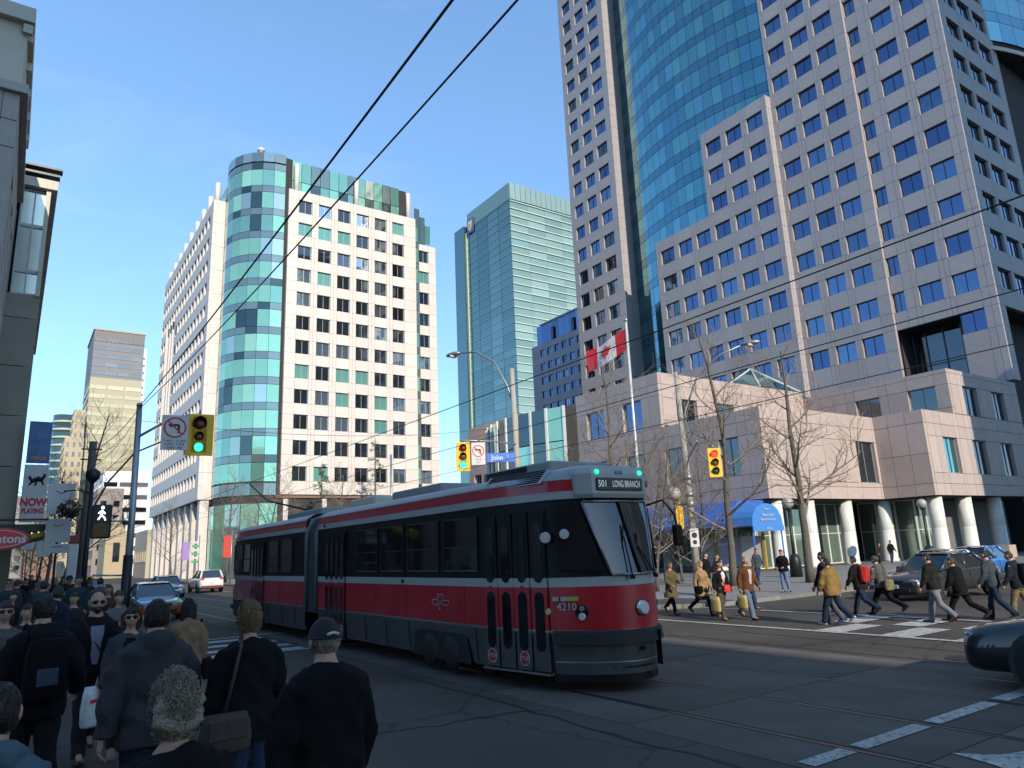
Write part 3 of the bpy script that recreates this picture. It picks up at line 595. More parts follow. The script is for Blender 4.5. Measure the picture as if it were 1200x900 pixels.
# ---------------- curved glass pavilion and low granite wing
gp = thing('glass_pavilion', 'curved dark and green glass pavilion between the podium and the glass tower', 'building')
cl = Clad(gp); pc, pr_ = (62.5, 66.0), 17.0
aa = rng(R(206), R(140), 9)
for i in range(9):
    a = (aa[i] + aa[i + 1]) / 2; nn = Vector((math.cos(a), math.sin(a), 0)); w = 2 * pr_ * math.tan((aa[0] - aa[1]) / 2) - 0.08; c = Vector((*pc, 0)) + nn * pr_
    for (z0, z1) in ((3.0, 8.2), (8.2, 13.2), (13.2, 16.9)):
        cl.panel(c + Vector((0, 0, (z0 + z1) / 2)), nn, w, z1 - z0 - 0.12, gcol[1] if (i == 2 and z0 == 8.2) or (i == 0 and z0 > 8) else rnd.choice([g_dark, g_dark, gcol[2], gcol[4]]), 0.15, 'glass_panel')
    b = MB(); b.box(Vector((*pc, 9.8)) + Vector((math.cos(aa[i]), math.sin(aa[i]), 0)) * (pr_ + 0.1), (0.25, 0.25, 14.2), rz=aa[i]); b.build('mullion', m_mul, gp)
cl.flush(100)
b = MB(); b.prism([(pc[0] + (pr_ - .2) * math.cos(t), pc[1] + (pr_ - .2) * math.sin(t)) for t in np.linspace(R(206), R(138), 20)] + [(62, 80), (62, 60)], 0, 16.9); b.build('pavilion_core', m_core, gp)
lw = thing('granite_wing', 'pale granite low wing with square windows below the glass tower', 'building')
cl = Clad(lw)
ul, wc = lines([(86.5, 88.6), (91.2, 93.3), (95.8, 97.9)], 84, 99.4, (89.9, 94.5)); zl, wr = lines([(16.2, 18.8), (11.4, 14.0)], 3, 21.7, (20.2,))
cl.grid((60, 0, 0), (0, 1, 0), NN, ul, zl, wc, wr, m_granp, fm=m_frame2, panes=[g_dark, gb[0]], d=0.4); cl.flush(120)
core_box(lw, 60.45, 80, 84.1, 99.2, 0, 21.4)
# ---------------- north side of the street: near stone corner building
m_lime = mat('grey_limestone', (0.40, 0.365, 0.325), 0.8, var=0.16, scale=0.9, bump=0.1, bscale=20, orand=0.06)
m_lime2 = mat('cream_limestone', (0.55, 0.51, 0.42), 0.8, var=0.12, scale=0.9, bump=0.1, bscale=20)
nb = thing('stone_corner_building', 'grey limestone corner building with cornice at the left edge', 'building')
cl = Clad(nb)
yb, xb = 24.0, -1.0
zl = rng(0.1, 5.0, 4) + rng(5.0, 16.2, 9)[1:]
ul, wc = lines([(-7.6, -5.4), (-11.8, -9.6)], -14, xb - 0.4, (-2.6, -4.0)); zb, wr = lines([(6.2, 9.4), (11.2, 14.4), (1.0, 3.8)], 0.1, 16.2, (5.0, 10.3, 15.3))
cl.grid((0, yb, 0), (1, 0, 0), WN, ul, zb, wc, wr, m_lime, fm=m_frame, panes=[g_dark], d=0.4)
ul, wc = lines([(25.6 + 2.2 * k, 26.9 + 2.2 * k) for k in range(3)], yb, 31.8)
cl.grid((xb, 0, 0), (0, 1, 0), SN, ul, zb, wc, wr, m_lime, fm=m_frame, panes=[g_dark], d=0.4)
cl.flush(150); core_box(nb, -14, xb - 0.42, yb + 0.42, 31.8, 0, 16.2)
b = MB(); b.box((-7.5 + (xb + 1) / 2, yb + 3.9, 16.35), (13.4, 8.1, 0.3)); b.build('string_course', m_lime, nb)
b = MB(); b.box((-7.5, yb + 4.0, 17.6), (13.0, 8.0, 2.2)); b.build('parapet', m_lime2, nb)
b = MB(); b.box((-7.5, yb + 3.9, 18.85), (13.3, 8.3, 0.5)); b.build('cornice', m_lime2, nb)
for i in range(8): b = MB(); b.box((-1.0 - 1.6 * i, yb - 0.09, 18.4), (0.25, 0.15, 0.3)); b.build('cornice_bracket', m_lime2, nb)
for i in range(5): b = MB(); b.box((xb + 0.07, yb + 0.4 + 1.6 * i, 18.4), (0.15, 0.25, 0.3)); b.build('cornice_bracket', m_lime2, nb)
# next: theatre block with tall glass bay
th = thing('theatre_building', 'brown stone theatre block with tall glass bay and louvred roof', 'building')
cl = Clad(th); yb2 = 33.5; m_brn = mat('brown_stone', (0.27, 0.24, 0.20), 0.85, var=0.14, scale=0.8, orand=0.06)
g_bay = glass('bay_glass', (0.62, 0.70, 0.62), rough=0.1, metal=0.5)  # pale green tinted glass for the bay windows
cl.grid((0, yb2, 0), (1, 0, 0), WN, [-14, -8, -4, -1.2, 0.05], rng(0.1, 12.0, 6) + [13.0], pm=m_brn, d=0.4)
cl.grid((0, yb2, 0), (1, 0, 0), WN, [-14, -8, -4, -1.0], [13.0, 15.0, 16.6], pm=m_brn, d=0.4)
cl.grid((0.1, 0, 0), (0, 1, 0), SN, [33.5 + 2.4 * k for k in range(13)], rng(0.1, 13.0, 6), pm=m_brn, d=0.3)
for k, (z0, z1) in enumerate([(13.0, 14.0), (14.0, 16.0), (16.0, 17.6)]): cl.window((-0.45, yb2, (z0 + z1) / 2), WN, 0.95, z1 - z0, m_frame2, [g_bay], 1, 0.12)
for k in range(8): cl.window((0.1, 35.2 + 3.5 * k, 15.3), SN, 3.4, 4.5, m_frame2, [g_bay], 2, 0.1, 2)
cl.flush(150); core_box(th, -14, -0.32, yb2 + 0.42, 62, 0, 17.3)
b = MB(); b.box((-6.9, yb2 + 14, 17.85), (14.4, 28.5, 0.4)); b.build('roof_edge', m_lime2, th)
for k in range(4): b = MB(); b.box((-4.5, yb2 + 1.2, 18.25 + 0.32 * k), (9.4 + 0.15 * k, 0.5, 0.1)); b.build('louvre', m_frame, th)
b = MB(); b.box((-4.5, yb2 + 3.5, 18.9), (8.6, 3.5, 1.5)); b.build('plant_room', m_frame, th)
b = MB(); b.box((0.0, yb2 + 0.05, 15.4), (0.16, 0.3, 4.9)); b.build('bay_pier', m_lime2, th)
# far buildings closing the street
def far_tower(name, label, x0, x1, y0, y1, z1, wallm, winm, bay, fl, wfrac=0.7, hfrac=0.55, z0=0, xside='n', crown=None):
    t = thing(name, label, 'tower' if z1 > 30 else 'building'); core_box(t, x0, x1, y0, y1, z0, z1, wallm, 'wall')
    c2 = Clad(t); nb_ = max(1, int((x1 - x0) / bay)); nf = int((z1 - z0 - 2) / fl)
    for j in range(nf):
        for i in range(nb_): c2.window((x0 + (i + .5) * (x1 - x0) / nb_, y0, z0 + 2 + (j + .5) * fl), WN, (x1 - x0) / nb_ * wfrac, fl * hfrac, wallm, winm, 0, -0.06)
    if xside:
        nb_ = max(1, int((y1 - y0) / bay)); xx = x0 if xside == 'n' else x1; N_ = NN if xside == 'n' else SN
        for j in range(nf):
            for i in range(nb_): c2.window((xx, y0 + (i + .5) * (y1 - y0) / nb_, z0 + 2 + (j + .5) * fl), N_, (y1 - y0) / nb_ * wfrac, fl * hfrac, wallm, winm, 0, -0.06)
    c2.flush(300); return t
m_tanw = mat('tan_stone', (0.42, 0.34, 0.22), 0.8, var=0.1); m_gry = mat('grey_tower', (0.20, 0.19, 0.185), 0.7, var=0.08); m_yel = mat('tan_band', (0.40, 0.35, 0.25), 0.75, var=0.08)
g_gold = glass('gold_glass', (0.52, 0.44, 0.26), rough=0.2, metal=0.5); g_grey = glass('grey_glass', (0.22, 0.23, 0.24), rough=0.15, metal=0.5)
ft = far_tower('bank_tower', 'tall square tower with grey top and tan banded lower floors down the street', 20.3, 38.6, 320, 350, 76, m_yel, [g_gold], 4.6, 3.6, 0.93, 0.5)
core_box(ft, 20.35, 38.5, 320.1, 349.9, 75.9, 95.5, m_gry, 'upper_wall')
c2 = Clad(ft)
for j in range(5):
    for i in range(4): c2.window((22.6 + 4.55 * i, 320.1, 78 + 3.4 * j), WN, 4.3, 1.7, m_gry, [g_grey], 0, -0.06)
c2.flush()
for i in range(20): b = MB(); b.box((20.8 + 0.92 * i, 319.8, 93.2), (0.35, 0.4, 4.4)); b.build('crown_fin', m_gry, ft)
b = MB(); b.box((29.4, 335, 95.8), (18.8, 30.6, 0.6)); b.build('roof_edge', m_yel, ft)
far_tower('stepped_stone_tower', 'tan art deco stone tower with stepped top beyond the theatre', 12.5, 18.2, 290, 310, 47, m_tanw, [g_grey], 1.5, 3.4, 0.45, 0.5)
far_tower('stone_tower_upper', 'upper tan stone shaft rising behind the stepped tower', 15.6, 19.3, 312, 325, 61, m_tanw, [g_grey], 1.3, 3.4, 0.4, 0.5)
far_tower('white_apartment_block', 'white building with long balcony bands at street end', 18.6, 29.5, 215, 240, 27, mat('white_render', (0.72, 0.72, 0.70), 0.6, var=0.05), [g_grey, g_dark], 3.4, 3.3, 0.9, 0.4)
far_tower('brown_office_block', 'squat brown grey block beside white balcony building', 16.4, 22.0, 200, 214, 21, mat('brown_block', (0.26, 0.22, 0.19), 0.8), [g_dark], 2.6, 3.4, 0.5, 0.45)
far_tower('white_slab_tower', 'white slab tower peeping out behind the grey topped tower', 36.5, 47, 380, 400, 106, mat('white_slab', (0.75, 0.75, 0.75), 0.6), [g_grey], 3.0, 3.6, 0.8, 0.4)
ch = thing('gabled_stone_church', 'small stone gabled front under the white balcony building', 'church'); b = MB()
b.extr([(17.2, 182, 0), (21.6, 182, 0), (21.6, 182, 8.5), (19.4, 182, 13.2), (17.2, 182, 8.5)], (0, 14, 0)); b.build('wall', m_tanw, ch); b = MB(); b.box((19.4, 181.9, 5.5), (1.3, 0.2, 4)); b.build('window', g_dark, ch)
rt = thing('round_glass_tower', 'distant round pale glass tower left of the stone tower', 'tower'); b = MB(); b.lathe((15.8, 372, 0), [(5.0, 0), (5.0, 69)], 24); b.build('wall', gn[0], rt)
for k in range(18): b = MB(); b.lathe((15.8, 372, 6 + 3.5 * k), [(5.15, 0), (5.15, 0.9)], 24); b.build('floor_band', m_rsp, rt)
# low shops along the far pavements
shop_m = [mat('shop_brick', (0.22, 0.12, 0.085), 0.85, var=0.15), mat('shop_cream', (0.46, 0.40, 0.30), 0.8), mat('shop_grey', (0.24, 0.23, 0.22), 0.8)]
for k, (y0, y1, h) in enumerate([(62.5, 78, 9), (78.2, 96, 12.5), (96.2, 120, 8), (120.2, 150, 14), (150.2, 190, 10)]):
    far_tower('street_building', ['brick shop building next past the theatre', 'cream building second past the theatre', 'low grey building third past the theatre', 'brick block fourth past the theatre', 'cream block last before the towers on the left'][k], -14, 0.0, y0, y1, h, shop_m[k % 3], [g_dark, g_grey], 3.2, 3.4, 0.5, 0.5, xside='s')
far_tower('street_building', 'low cream stone block down the street right of the church', 21.5, 40, 154, 170, 9, shop_m[1], [g_dark], 3.2, 4.0, 0.5, 0.5)
# blocks across the junction, west of the camera: they throw the shade that lies over the crossing
nwb = far_tower('office_block', 'brown brick office block on the corner behind the viewer', -34, -0.6, -78, -7, 36, shop_m[0], [g_grey], 6.0, 3.9, 0.5, 0.5, xside='s')
swb = far_tower('office_tower', 'tall pale concrete tower across the junction behind the viewer', 66.9, 104, -48, -9, 96, shop_m[1], [g_grey], 6.0, 3.9, 0.6, 0.5, xside='n')

far_tower('office_block', 'low pale concrete block beside the tower behind the viewer', 56.6, 66.7, -47, -9.5, 34, shop_m[1], [g_grey], 5.0, 3.9, 0.6, 0.5, xside='n')
far_tower('street_building', 'dark grey block closing the far left end of the street', -30, 11.5, 330, 350, 30, shop_m[2], [g_dark, g_grey], 3.4, 3.5, 0.55, 0.5, xside=None)
far_tower('street_building', 'brick block in front of the stone tower at the street end', 3.6, 12.0, 255, 270, 15, shop_m[0], [g_dark, g_grey], 2.2, 3.4, 0.5, 0.5, xside=None)
# ================================================================== street furniture
m_steel = mat('galvanised_steel', (0.33, 0.34, 0.35), 0.45, 0.7, var=0.12, scale=3)
m_black = mat('black_metal', (0.015, 0.016, 0.017), 0.45, 0.2)
m_wood = mat('weathered_wood', (0.12, 0.10, 0.085), 0.9, var=0.25, scale=5, bump=0.4, bscale=30)
m_concp = mat('concrete_pole', (0.34, 0.32, 0.27), 0.85, var=0.12, scale=3, bump=0.1)
m_yel_s = mat('signal_yellow', (0.80, 0.46, 0.012), 0.45, var=0.06)
m_blk = mat('matt_black', (0.012, 0.012, 0.012), 0.7)
m_wsign = mat('sign_white', (0.52, 0.52, 0.51), 0.5, var=0.05); m_red = mat('sign_red', (0.55, 0.02, 0.025), 0.5, var=0.05); m_blue = mat('sign_blue', (0.02, 0.13, 0.55), 0.5, var=0.05)
m_on_g = mat('lens_green_lit', (0.02, 0.95, 0.50), 0.3, var=0, emit=2.2); m_on_r = mat('lens_red_lit', (1.0, 0.03, 0.02), 0.3, var=0, emit=1.6)
m_off_r = mat('lens_red_off', (0.10, 0.012, 0.008), 0.3); m_off_a = mat('lens_amber_off', (0.10, 0.045, 0.008), 0.3); m_off_g = mat('lens_green_off', (0.008, 0.05, 0.035), 0.3)
def signal(name, label, loc, ang, h, w, lit):
    """traffic signal facing local -Y turned by ang"""
    t = thing(name, label, 'traffic light', loc, ang, 'traffic signals at the junction')
    b = MB(); b.bevbox((0, 0.02, 0), (w, 0.04, h), 0.015); b.build('backboard', m_yel_s, t)
    b = MB(); b.bevbox((0, 0.10, 0), (w * 0.62, 0.2, h * 0.93), 0.04); b.build('housing', m_yel_s, t)
    rr = [h * 0.155, h * 0.105, h * 0.105] if w / h > 0.55 else [h * 0.125] * 3
    zz = [h * 0.27, -h * 0.045, -h * 0.30] if w / h > 0.55 else [h * 0.29, 0, -h * 0.29]
    for k in range(3):
        M = Matrix.Rotation(R(90), 3, 'X'); on = lit == k
        b = MB(); b.lathe((0, -0.02, zz[k]), [(rr[k] * 0.9, 0.0), (rr[k] * 0.75, 0.03), (rr[k] * 0.3, 0.05)], 20, M=M); b.build('lens', [(m_on_r if on else m_off_r), m_off_a, (m_on_g if on else m_off_g)][k], t)
        v = []; n = 16; L = rr[k] * 1.5
        b = MB()
        for i in range(n):
            a0_, a1_ = R(-35 + 250 * i / n), R(-35 + 250 * (i + 1) / n); l0 = L * (0.35 + 0.65 * max(0, math.sin(a0_))); l1 = L * (0.35 + 0.65 * max(0, math.sin(a1_)))
            q = rr[k]
            b.add([(math.cos(a0_) * q, 0, zz[k] + math.sin(a0_) * q), (math.cos(a1_) * q, 0, zz[k] + math.sin(a1_) * q), (math.cos(a1_) * q * .96, -l1, zz[k] + math.sin(a1_) * q * .96), (math.cos(a0_) * q * .96, -l0, zz[k] + math.sin(a0_) * q * .96)], [(0, 1, 2, 3)])
        b.build('visor', mat('visor', (0.16, 0.085, 0.01), 0.6), t)
    b = MB(); b.tube([(0, 0.12, h / 2), (0, 0.12, h / 2 + 0.16)], 0.03, 8); b.build('hanger', m_steel, t)
    return t
def sign(name, label, cat, loc, nrm, w, h, m, group=None, t=0.03):
    o = thing(name, label, cat, loc, 0, group); M = face_matrix((0, 0, 0), nrm)
    b = MB(); b.bevbox((0, 0, 0), (w, h, t), 0.012); x = b.build('panel', m, o, M=M); return o, x
def no_left(x, w, z=0.02, cy=0.0):
    b = MB(); n = 28; r1, r2 = w * 0.43, w * 0.36
    v = [(math.cos(2 * math.pi * i / n) * r1, cy + math.sin(2 * math.pi * i / n) * r1, z) for i in range(n)] + [(math.cos(2 * math.pi * i / n) * r2, cy + math.sin(2 * math.pi * i / n) * r2, z) for i in range(n)]
    b.add(v, [(i, (i + 1) % n, n + (i + 1) % n, n + i) for i in range(n)])
    b.box((0, cy, z - 0.002), (w * 0.78, w * 0.06, 0.004), rz=R(-45)); b.build('prohibition_ring', m_red, x)
    b = MB(); b.box((w * 0.14, cy - w * 0.06, z - 0.004), (w * 0.09, w * 0.34, 0.004)); b.box((0.0, cy + w * 0.10, z - 0.0045), (w * 0.30, w * 0.09, 0.004))
    b.add([(-w * 0.12, cy + w * 0.22, z - 0.003), (-w * 0.27, cy + w * 0.10, z - 0.003), (-w * 0.12, cy - w * 0.02, z - 0.003)], [(0, 1, 2)]); b.build('turn_arrow', m_blk, x)
# north-east mast with signal over the street
PX, PY = 3.0, 25.0
mast = thing('signal_mast', 'grey steel signal mast with black lower sleeve and long arm', 'pole', (PX, PY, 0.12))
b = MB(); b.tube([(0, 0, 0), (0.02, 0, 3.4), (0.0, 0, 6.95)], [0.11, 0.10, 0.085], 14); b.build('pole', m_steel, mast)
b = MB(); b.tube([(0, 0, 0.02), (0.005, 0, 2.35)], [0.14, 0.135], 14); b.build('sleeve', m_black, mast)
b = MB(); b.tube([(0.02, -0.05, 5.95), (0.45, -0.1, 6.25), (0.95, -0.15, 6.6), (1.55, -0.18, 6.72), (1.95, -0.18, 6.72)], 0.042, 8); b.build('arm', m_steel, mast)
b = MB(); b.tube([(0, 0, 1.75), (-0.9, 0, 1.8)], 0.03, 6); b.tube([(0, 0, 3.35), (-0.95, 0, 3.38)], 0.03, 6); b.build('side_arm', m_steel, mast)
b = MB(); b.lathe((0, 0, 6.95), [(0.1, 0), (0.07, 0.08), (0.0, 0.1)], 12); b.build('cap', m_steel, mast)
signal('traffic_signal', 'large yellow traffic signal showing green on mast arm at left', (4.76, 24.75, 6.2), R(-8), 1.36, 0.86, 2)
o, x = sign('turn_sign', 'white no left turn sign with hours beside the green signal', 'sign', (4.02, 24.7, 6.22), (-0.12, -1, 0), 0.78, 1.12, m_wsign); no_left(x, 0.78, cy=0.16)
text('lettering', '7 AM - 10 AM', 0.115, m_blk, x, Matrix.Translation((0, -0.27, 0.018))); text('lettering', '3 PM - 7 PM', 0.115, m_blk, x, Matrix.Translation((0, -0.38, 0.018))); text('lettering', 'MON - FRI', 0.10, m_blk, x, Matrix.Translation((0, -0.49, 0.018)))
# pedestrian signal
pw_ = thing('walk_signal', 'black pedestrian signal showing white walking figure', 'traffic light', (2.18, 24.6, 3.45), R(-6))
b = MB(); b.bevbox((0, 0, 0), (0.52, 0.22, 0.98), 0.03); b.build('housing', m_black, pw_)
m_wl = mat('walk_light', (1, 1, 1), 0.3, var=0, emit=1.6)
def capsule(b, p, q, r_): b.tube([(p[0], -0.125, p[1]), (q[0], -0.125, q[1])], r_, 6)
b = MB(); b.sphere((0.01, -0.125, 0.40), 0.045, 10, 6)
for p, q in [((0, .33), (-.01, .18)), ((-.01, .18), (-.09, .05)), ((-.01, .18), (.07, .11)), ((.07, .11), (.10, .03)), ((0, .31), (-.09, .23)), ((0, .31), (.08, .22))]: capsule(b, p, q, 0.022)
b.build('walking_figure', m_wl, pw_)
b = MB(); b.box((0, -0.115, -0.25), (0.4, 0.02, 0.38)); b.build('countdown_lens', m_off_a, pw_)
# wooden utility pole with street light
up = thing('utility_pole', 'weathered wooden utility pole carrying a street light arm', 'pole', (2.3, 32.0, 0.12))
b = MB(); b.tube([(0, 0, 0), (0.03, 0, 6.8)], [0.16, 0.13], 12); b.build('pole', m_wood, up)
b = MB(); b.tube([(0.05, -0.1, 3.9), (0.6, -0.8, 5.2), (1.3, -1.6, 6.2), (2.3, -2.6, 6.65)], 0.035, 8); b.build('arm', m_steel, up)
b = MB(); b.sphere((2.6, -2.9, 6.62), (0.33, 0.16, 0.1), 12, 8); b.build('lamp_head', m_steel, up)
for z in (6.5, 6.1): b = MB(); b.tube([(-0.35, 0, z), (0.35, 0, z)], 0.03, 6); b.build('bracket', m_black, up)
# black ornamental post with flower basket and white signs
op = thing('ornamental_post', 'black post with curved arm holding a hanging basket', 'pole', (2.0, 26.5, 0.12))
b = MB(); b.tube([(0, 0, 0), (0, 0, 4.6)], [0.09, 0.06], 10); b.lathe((0, 0, 0), [(0.16, 0), (0.15, 0.5), (0.09, 0.6)], 10); b.build('pole', m_black, op)
b = MB(); b.tube([(0, 0, 4.3), (-0.35, 0, 4.42), (-0.75, 0, 4.38)], 0.022, 6); b.build('arm', m_black, op)
b = MB(); b.lathe((0, 0, 4.7), [(0.03, -0.1), (0.2, 0.1), (0.22, 0.3), (0.05, 0.42)], 12); b.build('lamp_hood', m_black, op)
hb = thing('hanging_basket', 'hanging flower basket of dry brown plants', 'basket', (1.45, 26.5, 3.95)); b = MB()
r3 = random.Random(3)
for i in range(260):
    d = Vector((r3.gauss(0, 1), r3.gauss(0, 1), r3.gauss(0, 0.8))).normalized() * r3.uniform(0.18, 0.36); n_ = Vector((r3.gauss(0, 1), r3.gauss(0, 1), r3.gauss(0, 1))).normalized(); t_ = n_.orthogonal() * 0.045; s_ = n_.cross(t_)
    b.add([d - t_, d + s_ * .6, d + t_, d - s_ * .6], [(0, 1, 2, 3)], r3.randint(0, 1))
b.build('flowers', [mat('dry_leaf', (0.14, 0.06, 0.035), 0.8), mat('dry_leaf_green', (0.06, 0.06, 0.025), 0.8)], hb)
b = MB(); b.lathe((0, 0, -0.28), [(0.08, 0), (0.2, 0.12), (0.27, 0.28)], 12); b.build('pot', m_blk, hb); b = MB(); b.tube([(0, 0, 0.1), (0, 0, 0.5)], 0.008, 5); b.build('hook', m_blk, hb)
for k, (z, h, w) in enumerate([(4.35, 1.0, 0.75), (3.35, 0.75, 0.7), (2.78, 0.28, 0.72)]):
    o, x = sign('street_notice', ['tall white notice behind the hanging basket', 'square white parking notice below the basket', 'narrow white notice strip lowest on the post'][k], 'sign', (1.25, 27.6, z), (0.05, -1, 0), w, h, m_wsign)
    b = MB(); b.tube([(-w * .2, h * .25, .018), (0, h * .17, .018), (w * .2, h * .25, .018)], 0.012, 5); b.build('printed_mark', m_red if k == 1 else m_blk, x)
npst = thing('sign_post', 'thin dark post carrying the white notices', 'pole', (1.25, 27.66, 0.12)); b = MB(); b.tube([(0, 0, 0), (0, 0, 4.8)], 0.035, 8); b.build('pole', m_black, npst)
# transit stop pylon
py_ = thing('stop_pylon', 'white transit stop pylon with dark red top and foot', 'pylon', (2.6, 41.0, 0.12)); b = MB(); b.bevbox((0, 0, 1.9), (0.55, 0.2, 2.6), 0.05); b.build('panel', m_wsign, py_)
b = MB(); b.bevbox((0, 0, 3.4), (0.56, 0.22, 0.4), 0.05); b.build('cap', mat('dark_red', (0.20, 0.02, 0.02), 0.5), py_); b = MB(); b.bevbox((0, 0, 0.3), (0.56, 0.22, 0.6), 0.05); b.build('foot', MATS['dark_red'], py_)
# theatre blade sign and restaurant sign with awning
o, x = sign('theatre_sign', 'tall white theatre blade sign reading now playing in red', 'sign', (0.6, 33.0, 5.0), (0.02, -1, 0), 0.78, 2.15, m_wsign, t=0.25)
text('lettering', 'NOW', 0.40, m_red, x, Matrix.Translation((0.0, -0.36, 0.13)), bold=0.02, sx=0.80); text('lettering', 'PLAYING', 0.25, m_red, x, Matrix.Translation((0.0, -0.68, 0.13)), bold=0.014, sx=0.70)
b = MB()
for p, q, r_ in [((-.22, .62), (-.1, .42), .05), ((-.1, .42), (.02, .55), .07), ((.02, .55), (.2, .5), .09), ((.2, .5), (.26, .3), .03), ((.05, .5), (.0, .28), .03), ((-.1, .42), (-.2, .3), .035), ((.2, .5), (.3, .72), .05)]: b.tube([(p[0], p[1], 0.128), (q[0], q[1], 0.128)], r_, 8)
b.build('dancer_silhouette', m_blk, x)
o, x = sign('poster', 'blue poster panel above the theatre blade sign', 'sign', (0.6, 33.0, 6.95), (0.02, -1, 0), 0.74, 1.6, mat('poster_blue', (0.05, 0.13, 0.30), 0.5, var=0.5, scale=3), t=0.22)
b = MB(); b.box((0.02, -0.62, 0.112), (0.5, 0.10, 0.006)); b.build('orange_print', mat('poster_orange', (0.4, 0.16, 0.06), 0.5, var=0.4, scale=12), x)
rs = thing('restaurant_sign', 'red oval restaurant sign with white script at left edge', 'sign', (-0.25, 20.2, 2.85)); M = face_matrix((0, 0, 0), (0.12, -1, 0)); b = MB()
n = 36
def oval(b, a, c, z, t=0.05): b.add([(math.cos(2 * math.pi * i / n) * a, math.sin(2 * math.pi * i / n) * c, z) for i in range(n)] + [(math.cos(2 * math.pi * i / n) * a, math.sin(2 * math.pi * i / n) * c, z - t) for i in range(n)], [tuple(range(n))] + [(i + n, (i + 1) % n + n, (i + 1) % n, i) for i in range(n)] + [tuple(range(2 * n - 1, n - 1, -1))])
oval(b, 0.66, 0.27, 0.0, 0.16); px_ = b.build('panel', m_black, rs, M=M); b = MB(); oval(b, 0.62, 0.24, 0.012, 0.01); b.build('red_face', m_red, px_)
b = MB(); v = [(math.cos(2 * math.pi * i / n) * .56, math.sin(2 * math.pi * i / n) * .195, .016) for i in range(n)] + [(math.cos(2 * math.pi * i / n) * .545, math.sin(2 * math.pi * i / n) * .182, .016) for i in range(n)]
b.add(v, [(i, (i + 1) % n, n + (i + 1) % n, n + i) for i in range(n)]); b.build('white_rim_line', m_wsign, px_)
text('lettering', 'ntons', 0.26, m_wsign, px_, Matrix.Translation((0.27, -0.01, 0.018)), bold=0.006)
b = MB(); b.tube([(-0.9, 0.1, 0.42), (0.95, -0.05, 0.42)], 0.025, 6); b.tube([(-0.3, 0, 0.25), (-0.3, 0, 0.42)], 0.012, 5); b.tube([(0.3, 0, 0.25), (0.3, 0, 0.42)], 0.012, 5); b.build('bracket', m_black, rs)
aw = thing('theatre_canopy', 'dark canopy with yellow lit underside over the left pavement', 'canopy', (0.6, 29.5, 0)); b = MB(); b.extr([(-1.5, -1.5, 3.15), (0.75, -1.5, 3.42), (0.75, -1.5, 3.58), (-1.5, -1.5, 3.58)], (0, 5, 0)); b.build('roof', m_black, aw)
b = MB(); b.extr([(-1.5, -1.52, 2.75), (0.45, -1.52, 3.25), (0.45, -1.52, 3.36), (-1.5, -1.52, 3.1)], (0, 4.9, 0)); b.build('underside', mat('canopy_yellow', (0.30, 0.24, 0.03), 0.6), aw)
m_bulb = mat('canopy_bulb', (1.0, 0.75, 0.25), 0.4, var=0, emit=1.2)
for i in range(10): b = MB(); b.sphere((-1.3 + 0.18 * i, -1.56, 3.12 + 0.025 * i), 0.018, 6, 4); b.build('bulb', m_bulb, aw)
# right side: concrete lamp pole with cobra arm, globe lamp, small signal, plate
def cobra_pole(name, label, loc, h, arm, globe=None):
    t = thing(name, label, 'lamp post', loc); b = MB(); b.tube([(0, 0, 0), (-0.02, 0.02, h * .5), (-0.08, 0.05, h)], [0.19, 0.15, 0.11], 12); b.build('pole', m_concp, t)
    b = MB(); b.tube(arm, [0.05] * (len(arm) - 1) + [0.035], 8); b.build('arm', m_steel, t); e = Vector(arm[-1]); d = (e - Vector(arm[-2])); d.z *= 0.2; d.normalize(); c = e + d * 0.4
    M = Matrix(((d.x, -d.y, 0), (d.y, d.x, 0), (0, 0, 1))); b = MB(); b.sphere((0, 0, 0), (0.48, 0.2, 0.13), 14, 8); b.v = [tuple(M @ Vector(p) + c) for p in b.v]; b.build('lamp_head', m_steel, t)
    b = MB(); b.sphere((c.x, c.y, c.z - 0.1), (0.22, 0.14, 0.1), 12, 6); b.build('lens', mat('lamp_lens', (0.7, 0.62, 0.42), 0.3), t)
    return t
lp = cobra_pole('street_lamp', 'concrete street lamp pole with curved arm behind red signal', (27.0, 24.2, 0.12), 10.4, [(0, 0, 6.6), (0.15, -0.1, 8.4), (0.6, -0.7, 10.1), (1.2, -1.7, 11.0), (1.75, -2.7, 11.35)])
b = MB(); b.tube([(-0.1, 0.1, 3.85), (-0.75, 0.35, 3.75)], 0.04, 6); b.tube([(-0.7, 0.33, 3.75), (-0.7, 0.33, 4.05)], 0.09, 8); b.build('globe_bracket', m_black, lp)
b = MB(); b.sphere((-0.7, 0.33, 4.35), 0.33, 16, 10); b.build('globe', mat('globe_glass', (0.34, 0.33, 0.30), 0.25, var=0.05), lp)
b = MB(); b = None
for z_, r__, h__ in ((5.0, .2, .25), (4.2, .21, .2), (3.7, .22, .3)): b = MB(); b.lathe((0, 0, z_), [(r__, 0), (r__, h__)], 10); b.build('steel_band', m_steel, lp)
sgp = signal('traffic_signal', 'small yellow signal seen from the side on concrete pole', (26.2, 24.3, 3.3), R(195), 1.15, 0.5, 5)
o, x = sign('push_button_plate', 'small white crossing plate fixed to the concrete pole', 'sign', (26.55, 23.75, 2.35), (-0.6, -0.8, 0), 0.42, 0.85, m_wsign); b = MB(); b.lathe((0, 0.12, 0.02), [(0.13, 0), (0.13, 0.004)], 14); b.lathe((0, -0.2, 0.02), [(0.1, 0), (0.1, 0.004)], 14); b.build('symbol', m_blk, x)
sp = thing('signal_bracket', 'slim bracket arm reaching from the concrete pole to the red signal', 'pole', (26.9, 24.2, 5.6)); b = MB(); b.tube([(0, 0, 0), (-0.9, -1.1, 0.5), (-2.6, -3.1, 0.72), (-3.3, -3.75, 0.7)], 0.04, 8); b.build('arm', m_steel, sp)
